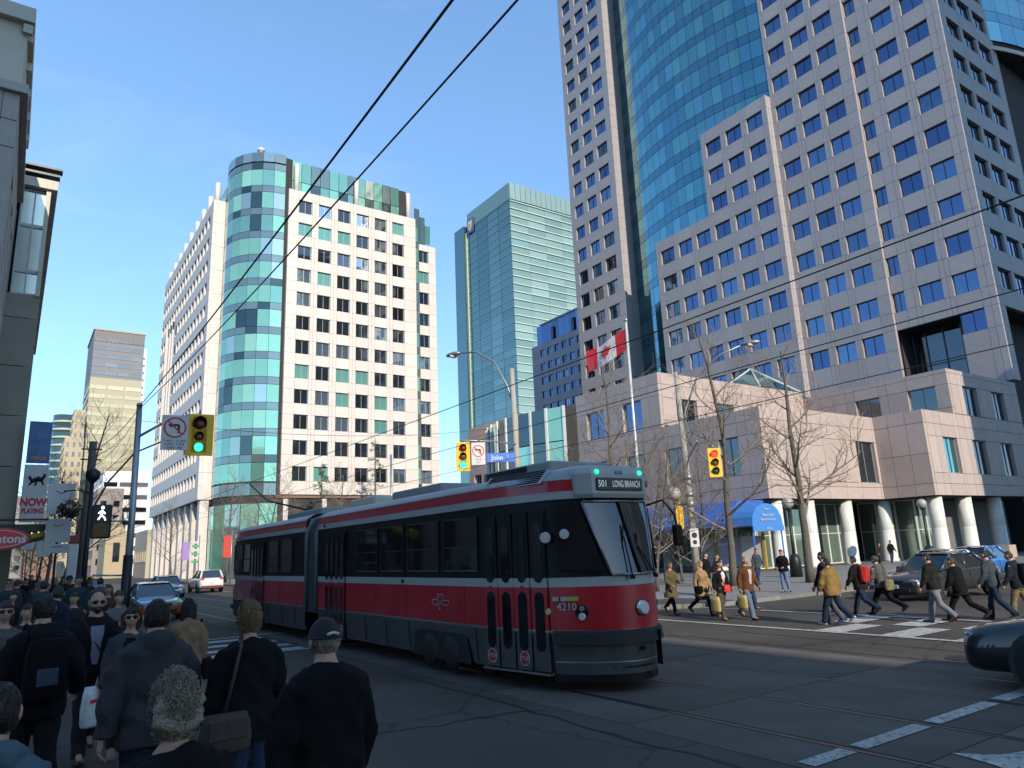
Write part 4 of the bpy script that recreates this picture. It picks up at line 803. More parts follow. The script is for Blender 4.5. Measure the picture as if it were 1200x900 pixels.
signal('traffic_signal', 'yellow traffic signal showing red in front of bare tree', (23.7, 19.72, 5.3), R(-38), 1.2, 0.52, 0)
gl = thing('globe_lamp', 'black lamp post with single white globe near the columns', 'lamp post', (34.8, 24.3, 0.12)); b = MB(); b.tube([(0, 0, 0), (0, 0, 3.6)], [0.1, 0.07], 10); b.lathe((0, 0, 0), [(0.32, 0), (0.3, 0.9), (0.22, 1.15), (0.1, 1.2)], 12); b.build('pole', m_black, gl)
b = MB(); b.sphere((0, 0, 3.9), 0.31, 16, 10); b.build('globe', MATS['globe_glass'], gl); b = MB(); b.lathe((0, 0, 3.5), [(0.1, 0), (0.2, 0.1), (0.16, 0.18)], 12); b.build('collar', m_black, gl)
gl2 = copy_tree(gl, loc=(49.5, 24.5, 0.12), label='black globe lamp post half hidden behind parked cars')
# middle: lamp pole, John St sign, signals
lp2 = cobra_pole('street_lamp', 'pale street lamp pole with long arm left of the flag', (19.0, 27.15, 0.12), 10.4, [(0, 0, 8.4), (-0.2, 0.3, 9.6), (-0.5, 0.9, 10.9), (-0.9, 1.9, 11.6), (-1.25, 2.9, 11.75)])
signal('traffic_signal', 'small yellow signal showing green above the streetcar roof', (16.0, 27.0, 6.2), R(-30), 1.28, 0.6, 2)
o, x = sign('turn_sign', 'small white no left turn sign above the streetcar', 'sign', (16.75, 26.95, 6.35), (-0.45, -0.9, 0), 0.62, 1.0, m_wsign); no_left(x, 0.62, cy=0.12); text('lettering', '7-10\n3-7', 0.13, m_blk, x, Matrix.Translation((0, -0.32, 0.018)))
o, x = sign('street_name_sign', 'blue street name sign reading John St', 'sign', (17.9, 26.9, 6.22), (-0.45, -0.9, 0), 1.3, 0.42, m_blue)
text('lettering', 'John', 0.30, m_wsign, x, Matrix.Translation((-0.16, -0.01, 0.018)), bold=0.006); text('lettering', 'ST', 0.13, m_wsign, x, Matrix.Translation((0.33, 0.06, 0.018))); text('lettering', ':', 0.2, m_wsign, x, Matrix.Translation((0.52, 0.02, 0.018)))
ar = thing('signal_bracket', 'horizontal arm holding the street name sign and small signals', 'pole', (19.0, 27.1, 6.9)); b = MB(); b.tube([(0, 0, 0), (-1.5, -0.1, 0.05), (-3.1, -0.05, 0.02)], 0.035, 8); b.build('arm', m_steel, ar)
# flag pole and flag
fp = thing('flag_pole', 'tall white flag pole rising behind the streetcar', 'pole', (30, 30.65, 0.12)); b = MB(); b.tube([(0, 0, 0), (0, 0, 15.4)], [0.11, 0.06], 12); b.build('pole', mat('pole_white', (0.62, 0.62, 0.6), 0.4, 0.3), fp); b = MB(); b.sphere((0, 0, 15.5), 0.13, 10, 8); b.build('finial', m_steel, fp)
fl = thing('flag', 'red and white maple leaf flag flying to the left', 'flag', (29.95, 30.75, 14.4))
NU, NV = 32, 12
def fpos(u, v):
    s_ = u * 3.5; return Vector((-0.35 * u * 1.0 + 0.07 * math.sin(u * 9 + v * 1.5) * (0.3 + u), s_ * 0.93, (v - .5) * 1.35 - 0.8 * u + 0.12 * math.sin(u * 7 + 1) * u))
b = MB(); v = [fpos(i / NU, j / NV) for i in range(NU + 1) for j in range(NV + 1)]
f = []; mi = []
for i in range(NU):
    for j in range(NV): f.append((i * (NV + 1) + j, (i + 1) * (NV + 1) + j, (i + 1) * (NV + 1) + j + 1, i * (NV + 1) + j + 1)); mi.append(0 if (i < 8 or i >= 24) else 1)
b.add(v, f, 0, True); b.m = mi
m_fr = mat('flag_red', (0.62, 0.015, 0.03), 0.7, var=0.05); fo = b.build('cloth', [m_fr, mat('flag_white', (0.72, 0.70, 0.69), 0.7, var=0.04)], fl)
leaf = [(0, 1), (.13, .72), (.34, .82), (.27, .42), (.5, .6), (.58, .45), (.9, .5), (.78, .2), (.88, .08), (.48, -.28), (.55, -.45), (.08, -.4), (.06, -.85)]
leaf = leaf + [(-x_, y_) for x_, y_ in reversed(leaf)][:-1]
for sd in (1, -1):
    b = MB(); b.add([fpos(.5 + x_ * .155, .5 + y_ * .36) + Vector((-0.035 * sd, 0, 0)) for x_, y_ in leaf] + [fpos(.5, .47) + Vector((-0.035 * sd, 0, 0))], [(i, (i + 1) % len(leaf), len(leaf)) for i in range(len(leaf))]); b.build('maple_leaf', m_fr, fo)
# blue awning with domed end, poster boards, gold posts
ba = thing('blue_awning', 'long blue fabric awning with rounded end along the podium', 'awning'); m_baw = mat('awning_blue', (0.03, 0.12, 0.42), 0.75, var=0.1, scale=2)
b = MB(); b.extr([(37.2, 30.6, 3.0), (37.2, 30.6, 3.25), (38.6, 30.6, 4.65), (41.4, 30.6, 4.72), (41.4, 30.6, 3.0)], (0, 15.5, 0)); b.build('fabric', m_baw, ba)
b = MB(); nA = 10; fan = [(37.2 + 1.5 - 1.5 * math.cos(math.pi * i / nA), 28.6, 3.0 + 1.35 * math.sin(math.pi * i / nA) ** .8) for i in range(nA + 1)]
b.extr(fan, (0, 2.2, 0)); b.extr([(37.2, 28.55, 2.65), (40.2, 28.55, 2.65), (40.2, 28.55, 3.0), (37.2, 28.55, 3.0)], (0, 0.08, 0)); dm = b.build('rounded_end', mat('awning_blue_light', (0.05, 0.20, 0.52), 0.7, var=0.06), ba)
for k, (s_, z, q) in enumerate([('Metro', 3.98, .2), ('Metro Hall', 3.62, .25), ('Signature Centre', 3.36, .22), ('King St', 2.82, .17)]): text('lettering', s_, q, m_wsign, dm, face_matrix((38.7, 28.53 if k < 3 else 28.5, z), (0, -1, 0)))
for x_ in (37.3, 40.1): b = MB(); b.tube([(x_, 28.7, 0.12), (x_, 28.7, 2.7)], 0.05, 8); b.build('post', m_baw, ba)
for k, y_ in enumerate((30.5, 32.2, 34.4)):
    o, x = sign('poster_board', ['white poster board nearest the awning end', 'pale poster board in the middle under the awning', 'white poster board farthest under the awning'][k], 'sign', (39.4, y_, 1.45), (-1, -0.25, 0), 1.5, 1.9, m_wsign if k != 1 else mat('poster_lilac', (0.42, 0.42, 0.55), 0.5, var=0.3, scale=2))
    pb = MB(); pb.box((0.8, 0, 0.0), (0.16, 2.3, 0.16)); pb.build('gold_post', mat('gold_paint', (0.42, 0.28, 0.05), 0.5), x)
# overhead wires
m_wire = mat('wire', (0.01, 0.01, 0.01), 0.6)
def wire(label, a, b_, sag, r_=0.014, n=24):
    a, b_ = Vector(a), Vector(b_); b = MB(); b.tube([a.lerp(b_, i / n) - Vector((0, 0, sag * 4 * (i / n) * (1 - i / n))) for i in range(n + 1)], r_, 6); o = b.build('overhead_wire', m_wire); return tag(o, label, 'wire', 'overhead wires')
def p_ext(a, b_, k): a, b_ = Vector(a), Vector(b_); return a + (b_ - a) * k
wire('thick black cable running from the left mast up over the street, upper of two', (3.0, 25.0, 7.05), p_ext((3.0, 25.0, 7.05), (2.46, 4.2, 6.35), 1.12), 0.12, 0.014)
wire('twisted black cable beside the upper thick cable, ending right of it', (3.0, 24.98, 6.98), p_ext((3.0, 24.98, 6.98), (2.98, 4.1, 6.5), 1.12), 0.18, 0.011)
wire('thin black cable from the wooden pole to the steel mast', (2.3, 32.0, 6.6), (3.0, 25.02, 7.0), 0.25, 0.012)
wire('thin black cable hanging from the wooden pole to the street light', (2.3, 32.0, 5.9), (3.0, 25.03, 6.8), 0.3, 0.009)
wire('trolley wire above the streetcar track', (7.98, -12, 5.32), (7.98, 130, 5.32), 0.0, 0.009)
wire('trolley wire above the second track', (11.18, -12, 5.32), (11.18, 130, 5.32), 0.0, 0.009)
wire('feeder wire beyond the second track, lowest on the tower', (16.0, -12, 5.68), (16.0, 60, 5.6), 0.0, 0.011)
wire('span wire crossing between the lamp poles over the tracks', (19.0, 27.15, 7.8), (3.0, 25.0, 6.6), 0.5, 0.008)
# ================================================================== streetcar (articulated). local: w across (towards the viewer is -w), s back along the street
st = thing('streetcar', 'red, white and black articulated streetcar with 4210 on its front', 'streetcar', (7.98, 8.3, 0))
mc_red = mat('car_red', (0.44, 0.012, 0.022), 0.34, var=0.16, scale=1.2, coat=0.3); mc_white = mat('car_white', (0.37, 0.37, 0.355), 0.4, var=0.08, scale=1.5)
mc_grey = mat('car_skirt', (0.062, 0.062, 0.058), 0.6, var=0.4, scale=2.6); mc_roof = mat('car_roof', (0.28, 0.285, 0.285), 0.5, var=0.10); mc_black = mat('car_black', (0.009, 0.009, 0.010), 0.5, var=0.2, spec=0.2)
mc_glass = mat('car_glass', (0.008, 0.009, 0.010), 0.06, 0.0, var=0.1, spec=0.6, coat=0.15); mc_rub = mat('rubber', (0.014, 0.014, 0.014), 0.75); mc_chrome = mat('chrome', (0.6, 0.6, 0.58), 0.2, 0.95)
mc_bel = mat('bellows', (0.05, 0.052, 0.056), 0.6, var=0.1)
HW = 1.27; SB, SE_, SR0, SR1 = 2.4, 10.55, 11.55, 20.6   # door plane taper start, end of front body, rear body
def plan(t):
    """near half outline of the front body from its back end to the nose; t=0 at and below the belt, t=1 at the top of the glass"""
    L = lambda a, b_: a + (b_ - a) * t
    return [(-HW, SE_), (-HW, 6.0), (-HW, SB), (-1.22, 1.9), (-1.03, 0.88), (L(-.90, -1.0), L(.66, .86)), (L(-.66, -.90), L(.35, .66)), (L(-.44, -.69), L(.15, .50)), (L(-.22, -.36), L(.04, .43)), (0, L(0, .41))]
def full(t): p = plan(t); return p + [(-w, s_) for w, s_ in reversed(p[:-1])]
def planR(): return [(-HW, SR0), (-HW, 18.0), (-1.22, 19.2), (-1.0, 20.35), (-.55, 20.62), (0, 20.66)]
def fullR(): p = planR(); return p + [(-w, s_) for w, s_ in reversed(p[:-1])]
def band(name, z0, z1, t0, t1, m, parent, off0=0.0, off1=0.0, rear=False, smooth=True, smax=99):
    b = MB(); P0 = fullR() if rear else full(t0); P1 = fullR() if rear else full(t1); P0 = [p for p in P0 if p[1] < smax]; P1 = [p for p in P1 if p[1] < smax]; n = len(P0)
    def o_(P, o):
        out = []
        for i, (w, s_) in enumerate(P):
            a = Vector(P[max(i - 1, 0)]); c = Vector(P[min(i + 1, n - 1)]); d = (c - a).normalized(); nn = Vector((-d.y, d.x)) if not rear else Vector((-d.y, d.x)) * (1)
            ctr = Vector((0, 5.0 if not rear else 16.0)); 
            if nn.dot(Vector((w, s_)) - ctr) < 0: nn = -nn
            out.append((w + nn.x * o, s_ + nn.y * o))
        return out
    Q0, Q1 = o_(P0, off0), o_(P1, off1)
    b.add([(w, s_, z0) for w, s_ in Q0] + [(w, s_, z1) for w, s_ in Q1], [(i, i + 1, n + i + 1, n + i) for i in range(n - 1)], 0, smooth)
    return b.build(name, m, parent)
for rear in (False, True):
    b = MB(); P = fullR() if rear else full(0); b.prism([(w * .96, s_ * (1 if rear else 1) + (0.04 if not rear and s_ < 1 else 0)) for w, s_ in P], 0.35, 1.7)
    bd = b.build('body', mc_black, st)
    band('skirt', 0.27, 0.86, 0, 0, mc_grey, bd, -0.05, 0.0, rear); band('lower_trim_line', 0.86, 0.90, 0, 0, mc_chrome, bd, 0.006, 0.006, rear)
    band('red_panel', 0.90, 1.53, 0, 0, mc_red, bd, 0.0, 0.0, rear); band('white_belt', 1.53, 1.67, 0, 0, mc_white, bd, 0.004, 0.004, rear)
    band('window_band', 1.67, 2.86, 0, 1, mc_black, bd, 0.0, -0.02, rear); band('grey_stripe', 2.86, 2.985, 1, 1, mc_white, bd, 0.0, 0.0, rear)
    band('red_stripe', 2.985, 3.18, 1, 1, mc_red, bd, 0.004, -0.015, rear)
    P = fullR() if rear else full(1); b = MB(); n = len(P); rings = [(1.0, 3.16), (0.93, 3.25), (0.80, 3.32), (0.5, 3.38), (0.0, 3.40)]
    cs = [16.0 if rear else 5.5]
    b.add([(w * k if abs(w) > 0 else 0, (s_ if abs(s_ - (SE_ if not rear else SR0)) < .01 else cs[0] + (s_ - cs[0]) * (1 - 0.06 * (1 - k))), z) for k, z in rings for w, s_ in P], [(r_ * n + i, r_ * n + i + 1, (r_ + 1) * n + i + 1, (r_ + 1) * n + i) for r_ in range(4) for i in range(n - 1)], 0, True)
    b.build('roof', mc_roof, bd)
    e = SE_ if not rear else SR0
    b = MB(); b.box((0, e + (-.02 if not rear else .02), 1.8), (2.5, 0.04, 2.8)); b.build('end_wall', mc_black, bd)
    b = MB(); b.add([(w * .97, s_, 2.87) for w, s_ in P], [tuple(range(n))]); b.build('ceiling', mc_black, bd)
# bellows
b = MB(); k_ = 13
sec = [(-1.2, .75), (-1.22, 1.6), (-1.2, 2.8), (-1.05, 3.15), (-.6, 3.28), (0, 3.3), (.6, 3.28), (1.05, 3.15), (1.2, 2.8), (1.22, 1.6), (1.2, .75)]
v = []
for i in range(k_): 
    q = 0.965 if i % 2 else 1.035
    v += [(w * q, SE_ + (SR0 - SE_) * i / (k_ - 1), z if z < 1 else z * (0.99 if i % 2 else 1.01)) for w, z in sec]
b.add(v, [(i * 11 + j, (i + 1) * 11 + j, (i + 1) * 11 + j + 1, i * 11 + j + 1) for i in range(k_ - 1) for j in range(10)], 0, True); b.build('bellows', mc_bel, st)
for s_ in (SE_ + .1, SR0 - .1): b = MB(); b.tube([(-1.26, s_, .8), (-1.27, s_, 2.8), (-1.12, s_, 3.14), (-.7, s_, 3.28), (0, s_, 3.32)], [.075] * 5, 8); b.build('bellows_frame', mat('bellows_grey', (0.13, 0.135, 0.14), 0.5), st)
# windows along the near side: frame with an upper and a lower pane
def side_window(s0, s1, z0=1.78, z1=2.72, split=2.2):
    w = s1 - s0; o = link('window', frame_mesh(w, z1 - z0, 0, mat('car_window_frame', (0.03, 0.03, 0.032), 0.4, 0.3), fw=.03, fd=.03), st, M=wall_matrix((-HW - .004, (s0 + s1) / 2, (z0 + z1) / 2), (-1, 0, 0)))
    for (a, c) in ((z0 + .03, split - .01), (split + .01, z1 - .03)):
        link('pane', box_mesh(w - .06, .01, c - a, mc_glass), o, M=Matrix.Translation((0, .004, (a + c) / 2 - (z0 + z1) / 2)) @ Matrix.Rotation(R(rnd.gauss(0, .4)), 4, 'Z'))
    b = MB(); b.box((0, .012, split - (z0 + z1) / 2), (w - .05, .02, .03)); b.build('window_rail', MATS['car_window_frame'], o)
    b = MB(); b.box((0, .012, -(z1 - z0) / 2 + .015), (w - .02, .02, .02)); b.build('window_sill', mat('dull_metal', (0.16, .16, .16), .4, .6), o)
Y_ = lambda y: y - 8.3
for a, c in [(10.9, 12.1), (12.3, 13.62), (13.8, 14.9), (15.1, 16.25), (21.0, 22.1), (22.3, 23.35), (25.4, 26.25), (26.4, 27.5)]: side_window(Y_(a), Y_(c))
# doors
def door(p0, p1, leaves, zt=2.74, sill=True, stops=()):
    d_ = thing('door', None, None); d_.parent = st
    if 'category' in d_: del d_['category']
    p0, p1 = Vector((*p0, 0)), Vector((*p1, 0)); d = p1 - p0; L = d.length; u = d.normalized(); nn = Vector((u.y, -u.x, 0))
    if nn.x > 0: nn = -nn
    b = MB(); M3 = wall_matrix((0, 0, 0), nn).to_3x3(); c = (p0 + p1) / 2
    b.box(c + Vector((0, 0, (.3 + zt) / 2)) - nn * .02, (L, .06, zt - .3), M=M3); b.build('recess', mc_black, d_)
    lw_ = L / leaves
    for k in range(leaves):
        cc = p0 + u * (lw_ * (k + .5)); lf = MB(); w = lw_ - .045
        for z0, z1, m_i in ((.30, .86, 0), (.90, 1.53, 1), (1.53, 1.67, 2), (1.67, zt - .04, 3), (.86, .90, 4)):
            lf.box(cc + Vector((0, 0, (z0 + z1) / 2)) + nn * .022, (w, .03, z1 - z0), m_i, M=M3)
        lo = lf.build('door_leaf', [mc_grey, mc_red, mc_white, mc_black, mc_chrome], d_)
        for z0, z1 in ((.58, 1.46), (1.60, zt - .22)):
            b = MB(); hw_ = w * .29; pts = []
            for i in range(9): a = math.pi * i / 8; pts.append((math.cos(a) * hw_, (z1 - hw_) + math.sin(a) * hw_))
            for i in range(9): a = math.pi + math.pi * i / 8; pts.append((math.cos(a) * hw_, (z0 + hw_) + math.sin(a) * hw_))
            b.extr([cc + u * x_ + Vector((0, 0, z)) + nn * .038 for x_, z in pts], nn * .008); b.build('door_window', mc_glass, lo)
        if k in stops:
            b = MB(); r_ = .115; pos = cc + Vector((0, 0, .46)) + nn * .0385
            b.extr([pos + u * (math.cos(R(22.5 + 45 * i)) * r_) + Vector((0, 0, math.sin(R(22.5 + 45 * i)) * r_)) for i in range(8)], nn * .003); b.build('stop_sticker', mat('sticker_white', (.5, .5, .5), .5), lo)
            b = MB(); r_ = .103
            b.extr([pos + nn * .003 + u * (math.cos(R(22.5 + 45 * i)) * r_) + Vector((0, 0, math.sin(R(22.5 + 45 * i)) * r_)) for i in range(8)], nn * .002); b.build('stop_face', mat('sticker_red', (.33, .02, .03), .5), lo)
            text('lettering', 'STOP', .082, MATS['sticker_white'], lo, face_matrix(pos + nn * .0065, nn), .0008)
            b = MB(); r_ = .06; pos = cc + Vector((0, 0, 1.5)) + nn * .0385
            b.extr([pos + u * (math.cos(R(22.5 + 45 * i)) * r_) + Vector((0, 0, math.sin(R(22.5 + 45 * i)) * r_)) for i in range(8)], nn * .003); b.build('stop_face', MATS['sticker_red'], lo)
    if sill: b = MB(); b.box(c + Vector((0, 0, .265)) + nn * .03, (L + .02, .09, .03), M=M3); b.build('door_step', mc_chrome, d_)
    return d_
door((-HW + .0, SB + .02), (-1.035, .93), 4, stops=(0, 2))
door((-HW - .004, Y_(18.28)), (-HW - .004, Y_(16.95)), 4, stops=(1, 3)); door((-HW - .004, Y_(25.2)), (-HW - .004, Y_(23.75)), 4)
# front: windscreen, side quarter window, headlight, bumper, wipers, destination box
def fp_(w0, t): # point on belt outline for front glass
    return plan(t)
p0, p1 = plan(0), plan(1)
b = MB()
z0, z1 = 1.70, 2.80
A = [(-.44, .15), (-.22, .04), (0, 0), (.22, .04), (.44, .15)]; Bp = [(-.66, .47), (-.34, .41), (0, .39), (.34, .41), (.66, .47)]
v = [(w, s_ - .015, z0) for w, s_ in A] + [(w, s_ - .015, z1) for w, s_ in Bp]; b.add(v, [(i, i + 1, 6 + i, 5 + i) for i in range(4)], 0, True); ws = b.build('windscreen', mat('windscreen_glass', (0.012, 0.015, 0.018), 0.03, 0.0, var=0, spec=0.7, coat=0.5), st)
b = MB(); b.tube([(w, s_ - .025, z0 - .01) for w, s_ in A], .022, 6); b.tube([(w, s_ - .02, z1 + .01) for w, s_ in Bp], .022, 6)
for s_ in (-1, 1): b.tube([(s_ * .45, .135, z0), (s_ * .675, .46, z1)], .02, 6)
b.build('windscreen_frame', mat('frame_steel', (0.25, .26, .27), .35, .7), st)
b = MB(); b.tube([(0.0, -.03, z0), (0, .36, z1)], .018, 6); b.build('windscreen_divider', mc_black, st)
for s_ in (-1, 1):
    q = [(s_ * .95, .78, 1.78), (s_ * .50, .19, 1.74), (s_ * .70, .50, 2.7), (s_ * .93, .75, 2.72)]
    n_ = Vector((s_ * -.78, .6, 0)); n_ = -n_ if n_.y > 0 else n_
    b = MB(); b.extr([Vector(p) + Vector((s_ * .03, -.03, 0)) for p in q], (s_ * .012, -.012, 0)); b.build('quarter_window', mc_glass, st)
for k, (a, c) in enumerate([((-.2, -.06, 1.66), (-.12, .16, 2.25)), ((.32, -.02, 1.66), (.12, .12, 2.1))]):
    b = MB(); b.tube([a, c], .012, 6); b.tube([Vector(c) + Vector((-.10, -.03, -.32)), Vector(c) + Vector((.06, .06, .2))], .014, 6); b.lathe(Vector(a) + Vector((0, 0, -.04)), [(.04, 0), (.04, .06)], 10); b.build('wiper', mc_black, st)
def disc(name, c, n_, r_, m, parent, t=.02, nn=20):
    z = Vector(n_).normalized(); M = z.to_track_quat('Z', 'Y').to_matrix(); b = MB(); b.lathe(c, [(r_, 0), (r_, t * .5), (r_ * .85, t)], nn, M=M); return b.build(name, m, parent)
m_lamp = mat('headlamp_glass', (0.75, .75, .72), .12, .3, var=.1, scale=30)
h_ = disc('headlight', (0.0, -.0, 1.19), (0, -1, .05), .115, mc_chrome, st, .03); disc('lens', (0.0, -.03, 1.19), (0, -1, .05), .098, m_lamp, h_, .04)
for s_ in (-1, 1):
    o = disc('turn_lamp_cluster', (s_ * .775, .485, 1.17), (s_ * .75, -.66, 0), .10, mc_black, st, .012); disc('lens', (s_ * .785, .475, 1.215), (s_ * .75, -.66, 0), .04, mat('amber_dull', (.25, .2, .15), .3), o, .02); disc('lens', (s_ * .785, .475, 1.10), (s_ * .75, -.66, 0), .055, m_lamp, o, .03)
    disc('marker_lamp', (s_ * 1.05, .95, 1.17), (s_, -.2, 0), .05, mat('amber_lamp', (.6, .5, .2), .3), st, .03)
band('bumper', 0.70, 0.86, 0, 0, mc_rub, st, .07, .05, smax=.9); band('bumper_top', 0.86, 0.90, 0, 0, mc_rub, st, .05, .0, smax=.9); band('front_apron_line', 0.435, 0.455, 0, 0, mat('worn_metal', (.3, .3, .28), .4, .6), st, -.025, -.025, smax=.9)
b = MB(); b.prism([(w * .97, s_ + .06) for w, s_ in full(0) if s_ < 1.0], .16, .42); b.build('lower_apron', mc_black, st)
b = MB(); b.tube([(-.05, -.012, .62), (-.05, -.04, .62)], .035, 8); b.build('tow_eye', mc_black, st)
b = MB(); b.box((.32, .03, .6), (.012, .1, .5)); b.build('apron_seam', mc_black, st)
# destination box on the roof front
b = MB(); outl = [(-.72, .50), (-.55, .33), (.55, .33), (.72, .50), (.80, 1.6), (-.80, 1.6)]
def ringp(k, dz, z): return [(w * k, 1.0 + (s_ - 1.0) * (k if s_ < 1 else 1), z) for w, s_ in outl]
rr = [ringp(1.0, 0, 2.86), ringp(1.04, 0, 2.92), ringp(1.04, 0, 3.24), ringp(.98, 0, 3.33), ringp(.85, 0, 3.38)]
v = [p for r_ in rr for p in r_]; b.add(v, [(k * 6 + i, k * 6 + (i + 1) % 6, (k + 1) * 6 + (i + 1) % 6, (k + 1) * 6 + i) for k in range(4) for i in range(6)] + [tuple(range(24, 30)), tuple(range(5, -1, -1))], 0, False); db = b.build('destination_box', mc_white, st)
b = MB(); b.bevbox((0, .292, 3.07), (.98, .03, .20), .012); dsn = b.build('destination_display', mat('display_black', (.02, .022, .02), .35), db)
m_led = mat('display_letters', (.75, .78, .72), .5, var=0, emit=.15)
text('lettering', '501', .15, m_led, dsn, face_matrix((-.37, .275, 3.07), (0, -1, 0)), .001, sx=.85); text('lettering', 'LONG BRANCH', .15, m_led, dsn, face_matrix((.135, .275, 3.07), (0, -1, 0)), .001, sx=.56)
text('lettering', '4210', .085, mc_black, db, face_matrix((.0, .298, 3.255), (0, -1, 0.05)), .001)
for w in (-.46, .46): disc('roof_marker', (w, .31, 3.26), (0, -1, 0), .04, mat('marker_green', (.02, .8, .4), .3, var=0, emit=1.0), db, .03)
# fleet number, stickers, logo, roof equipment
nA_ = Vector((-.78, -.62, 0)).normalized()
text('lettering', '4210', .155, mc_white, st, face_matrix((-.925, .66, 1.24), (-.80, -.6, 0)), .001, bold=.002)
for k, (dx, m_) in enumerate([(0, mc_white), (.13, mc_white), (.27, mat('sticker_green', (.30, .42, .05), .5))]):
    b = MB(); b.box((0, 0, 0), (.10 if k < 2 else .18, .06, .003)); b.build('sticker', m_, st, M=face_matrix((-1.02 + dx * .6 * 1.0, .80 - dx * .8, 1.36), (-.80, -.6, 0)) @ Matrix.Translation((0, 0, .012)))
lgm = face_matrix((-HW - .006, 3.98, 1.23), (-1, 0, 0)); lg_ = MB()
def outline_stroke(b, pts, r_=.008):
    for p, q in zip(pts, pts[1:] + pts[:1]): b.tube([(p[0], p[1], 0), (q[0], q[1], 0)], r_, 4)
outline_stroke(lg_, [(-.10, .14), (.10, .14), (.085, -.02), (.05, -.10), (0, -.145), (-.05, -.10), (-.085, -.02)]); outline_stroke(lg_, [(-.095, .04), (-.33, .04), (-.28, -.045), (-.08, -.045)]); outline_stroke(lg_, [(.095, .04), (.33, .04), (.28, -.045), (.08, -.045)]); outline_stroke(lg_, [(-.1, .085), (.1, .085)])
lgo = lg_.build('operator_logo', mc_white, st, M=lgm); text('lettering', 'TTC', .085, mc_white, lgo, Matrix.Translation((0, .0, 0)), .001, sx=.75)
for s_, z in ((5.55, 1.60), (10.1, 2.93), (18.5, 2.93)): disc('round_cap', (-HW - .01, s_, z), (-1, 0, 0), .04, mc_black, st)
def roofbox(name, w, s0, s1, z0, z1, m): b = MB(); b.bevbox((w[0] + (w[1] - w[0]) / 2, (s0 + s1) / 2, (z0 + z1) / 2), (w[1] - w[0], s1 - s0, z1 - z0), .03); return b.build(name, m, st)
rb1 = roofbox('roof_unit', (-.62, .75), 1.3, 3.4, 3.33, 3.56, mat('unit_grey', (.26, .265, .255), .6, var=.1))
for k in range(7): b = MB(); b.box((-.63, 2.6, 3.36 + .027 * k), (.03, 1.3, .013)); b.build('louvre', mc_black, rb1)
rb2 = roofbox('roof_unit', (-.55, .7), 5.2, 7.6, 3.34, 3.58, MATS['unit_grey']); roofbox('roof_unit', (-.55, .7), 8.6, 10.2, 3.34, 3.60, mat('unit_sunlit', (.55, .5, .38), .6)); roofbox('roof_unit', (-.55, .7), 12.4, 15.6, 3.34, 3.58, MATS['unit_grey'])  # third unit: sunlight is put into the colour, hence cream instead of grey
b = MB(); b.add([(-1.085, .95, 3.13), (-1.275, 2.45, 3.13), (-1.06, 2.45, 3.37), (-.87, .95, 3.37)], [(0, 1, 2, 3)]); vh = b.build('vent_housing', mc_white, st)
for k in range(7):
    q = .1 + .8 * k / 6; p_a = Vector((-1.085, 1.03, 3.13)).lerp(Vector((-.87, 1.03, 3.37)), q); p_b = Vector((-1.265, 2.38, 3.13)).lerp(Vector((-1.05, 2.38, 3.37)), q); b = MB(); b.tube([p_a + Vector((-.008, 0, .008)), p_b + Vector((-.008, 0, .008))], .011, 5); b.build('vent_slat', mc_black, vh)
for s0 in (9.6, 11.9):
    b = MB(); b.extr([(-1.27, s0, 3.05), (-1.06, s0, 3.3), (-1.0, s0, 3.26), (-1.2, s0, 3.0)], (0, .55, 0)); vh = b.build('vent_housing', mc_white, st); b = MB()
    for k in range(6): b.box((-1.25 + .034 * k, s0 + .28, 3.1 + .036 * k), (.02, .5, .01))
    b.build('vent_grille', mc_black, vh)
b = MB(); b.tube([(0, 14.6, 3.6), (0, 19.8, 4.35), (0.0, 22.5, 5.25)], .03, 8); b.lathe((0, 14.6, 3.4), [(.18, 0), (.12, .25)], 10); b.build('trolley_pole', mc_black, st)
b = MB(); b.tube([(.3, 20.5, 3.3), (.05, 21.8, 4.6)], .012, 5); b.build('trolley_rope', mc_black, st)
# bogies and wheels
for s_ in (4.0, 11.05, 17.6):
    bo = MB(); bo.box((0, s_, .42), (1.9, 2.0, .25)); bg_ = bo.build('bogie', mc_black, st)
    for d in (-.9, .9):
        for w in (-.75, .75):
            b = MB(); b.lathe((w, s_ + d, .335), [(.08, -.09), (.30, -.08), (.335, -.06), (.335, .05), (.36, .055), (.36, .08)], 20, M=Matrix.Rotation(R(90), 3, 'Y')); b.build('wheel', mat('wheel_steel', (.10, .09, .085), .5, .7), bg_)
for s_ in (4.0,):
    b = MB(); b.extr([(-HW - .012, s_ - 1.1, .25), (-HW - .012, s_ - .98, .66), (-HW - .012, s_ - .8, .72), (-HW - .012, s_ + .8, .72), (-HW - .012, s_ + .98, .66), (-HW - .012, s_ + 1.1, .25)], (.01, 0, 0)); wo = b.build('wheel_opening', m_blk, st)
    for d in (-.5, .5):
        b = MB(); b.lathe((-HW - .015, s_ + d * .8, .38), [(.05, 0), (.28, .0), (.30, .02)], 18, M=Matrix.Rotation(R(90), 3, 'Y')); b.build('wheel_cover', mat('wheel_dark', (.03, .028, .026), .6, .4), wo)
b = MB(); b.box((-.55, 20.5, .55), (.9, .25, .16)); b.tube([(0, 20.4, .5), (0, 21.2, .5)], .07, 8); b.build('rear_coupler', mc_grey, st)
m_mir = mat('mirror', (.5, .5, .5), .25, .8)
for (c, r_) in (((-1.12, .86, 2.28), .095), ((-.93, .62, 2.32), .085)):
    o = disc('mirror', c, (-.5, -.85, 0), r_, mc_black, st, .02); disc('mirror_face', Vector(c) + Vector((-.01, -.018, 0)), (-.5, -.85, 0), r_ * .9, mat('mirror_white', (.45, .45, .44), .4), o, .008)
    b = MB(); b.tube([c, Vector(c) + Vector((.1, .08, .35))], .012, 5); b.build('mirror_arm', mc_black, o)
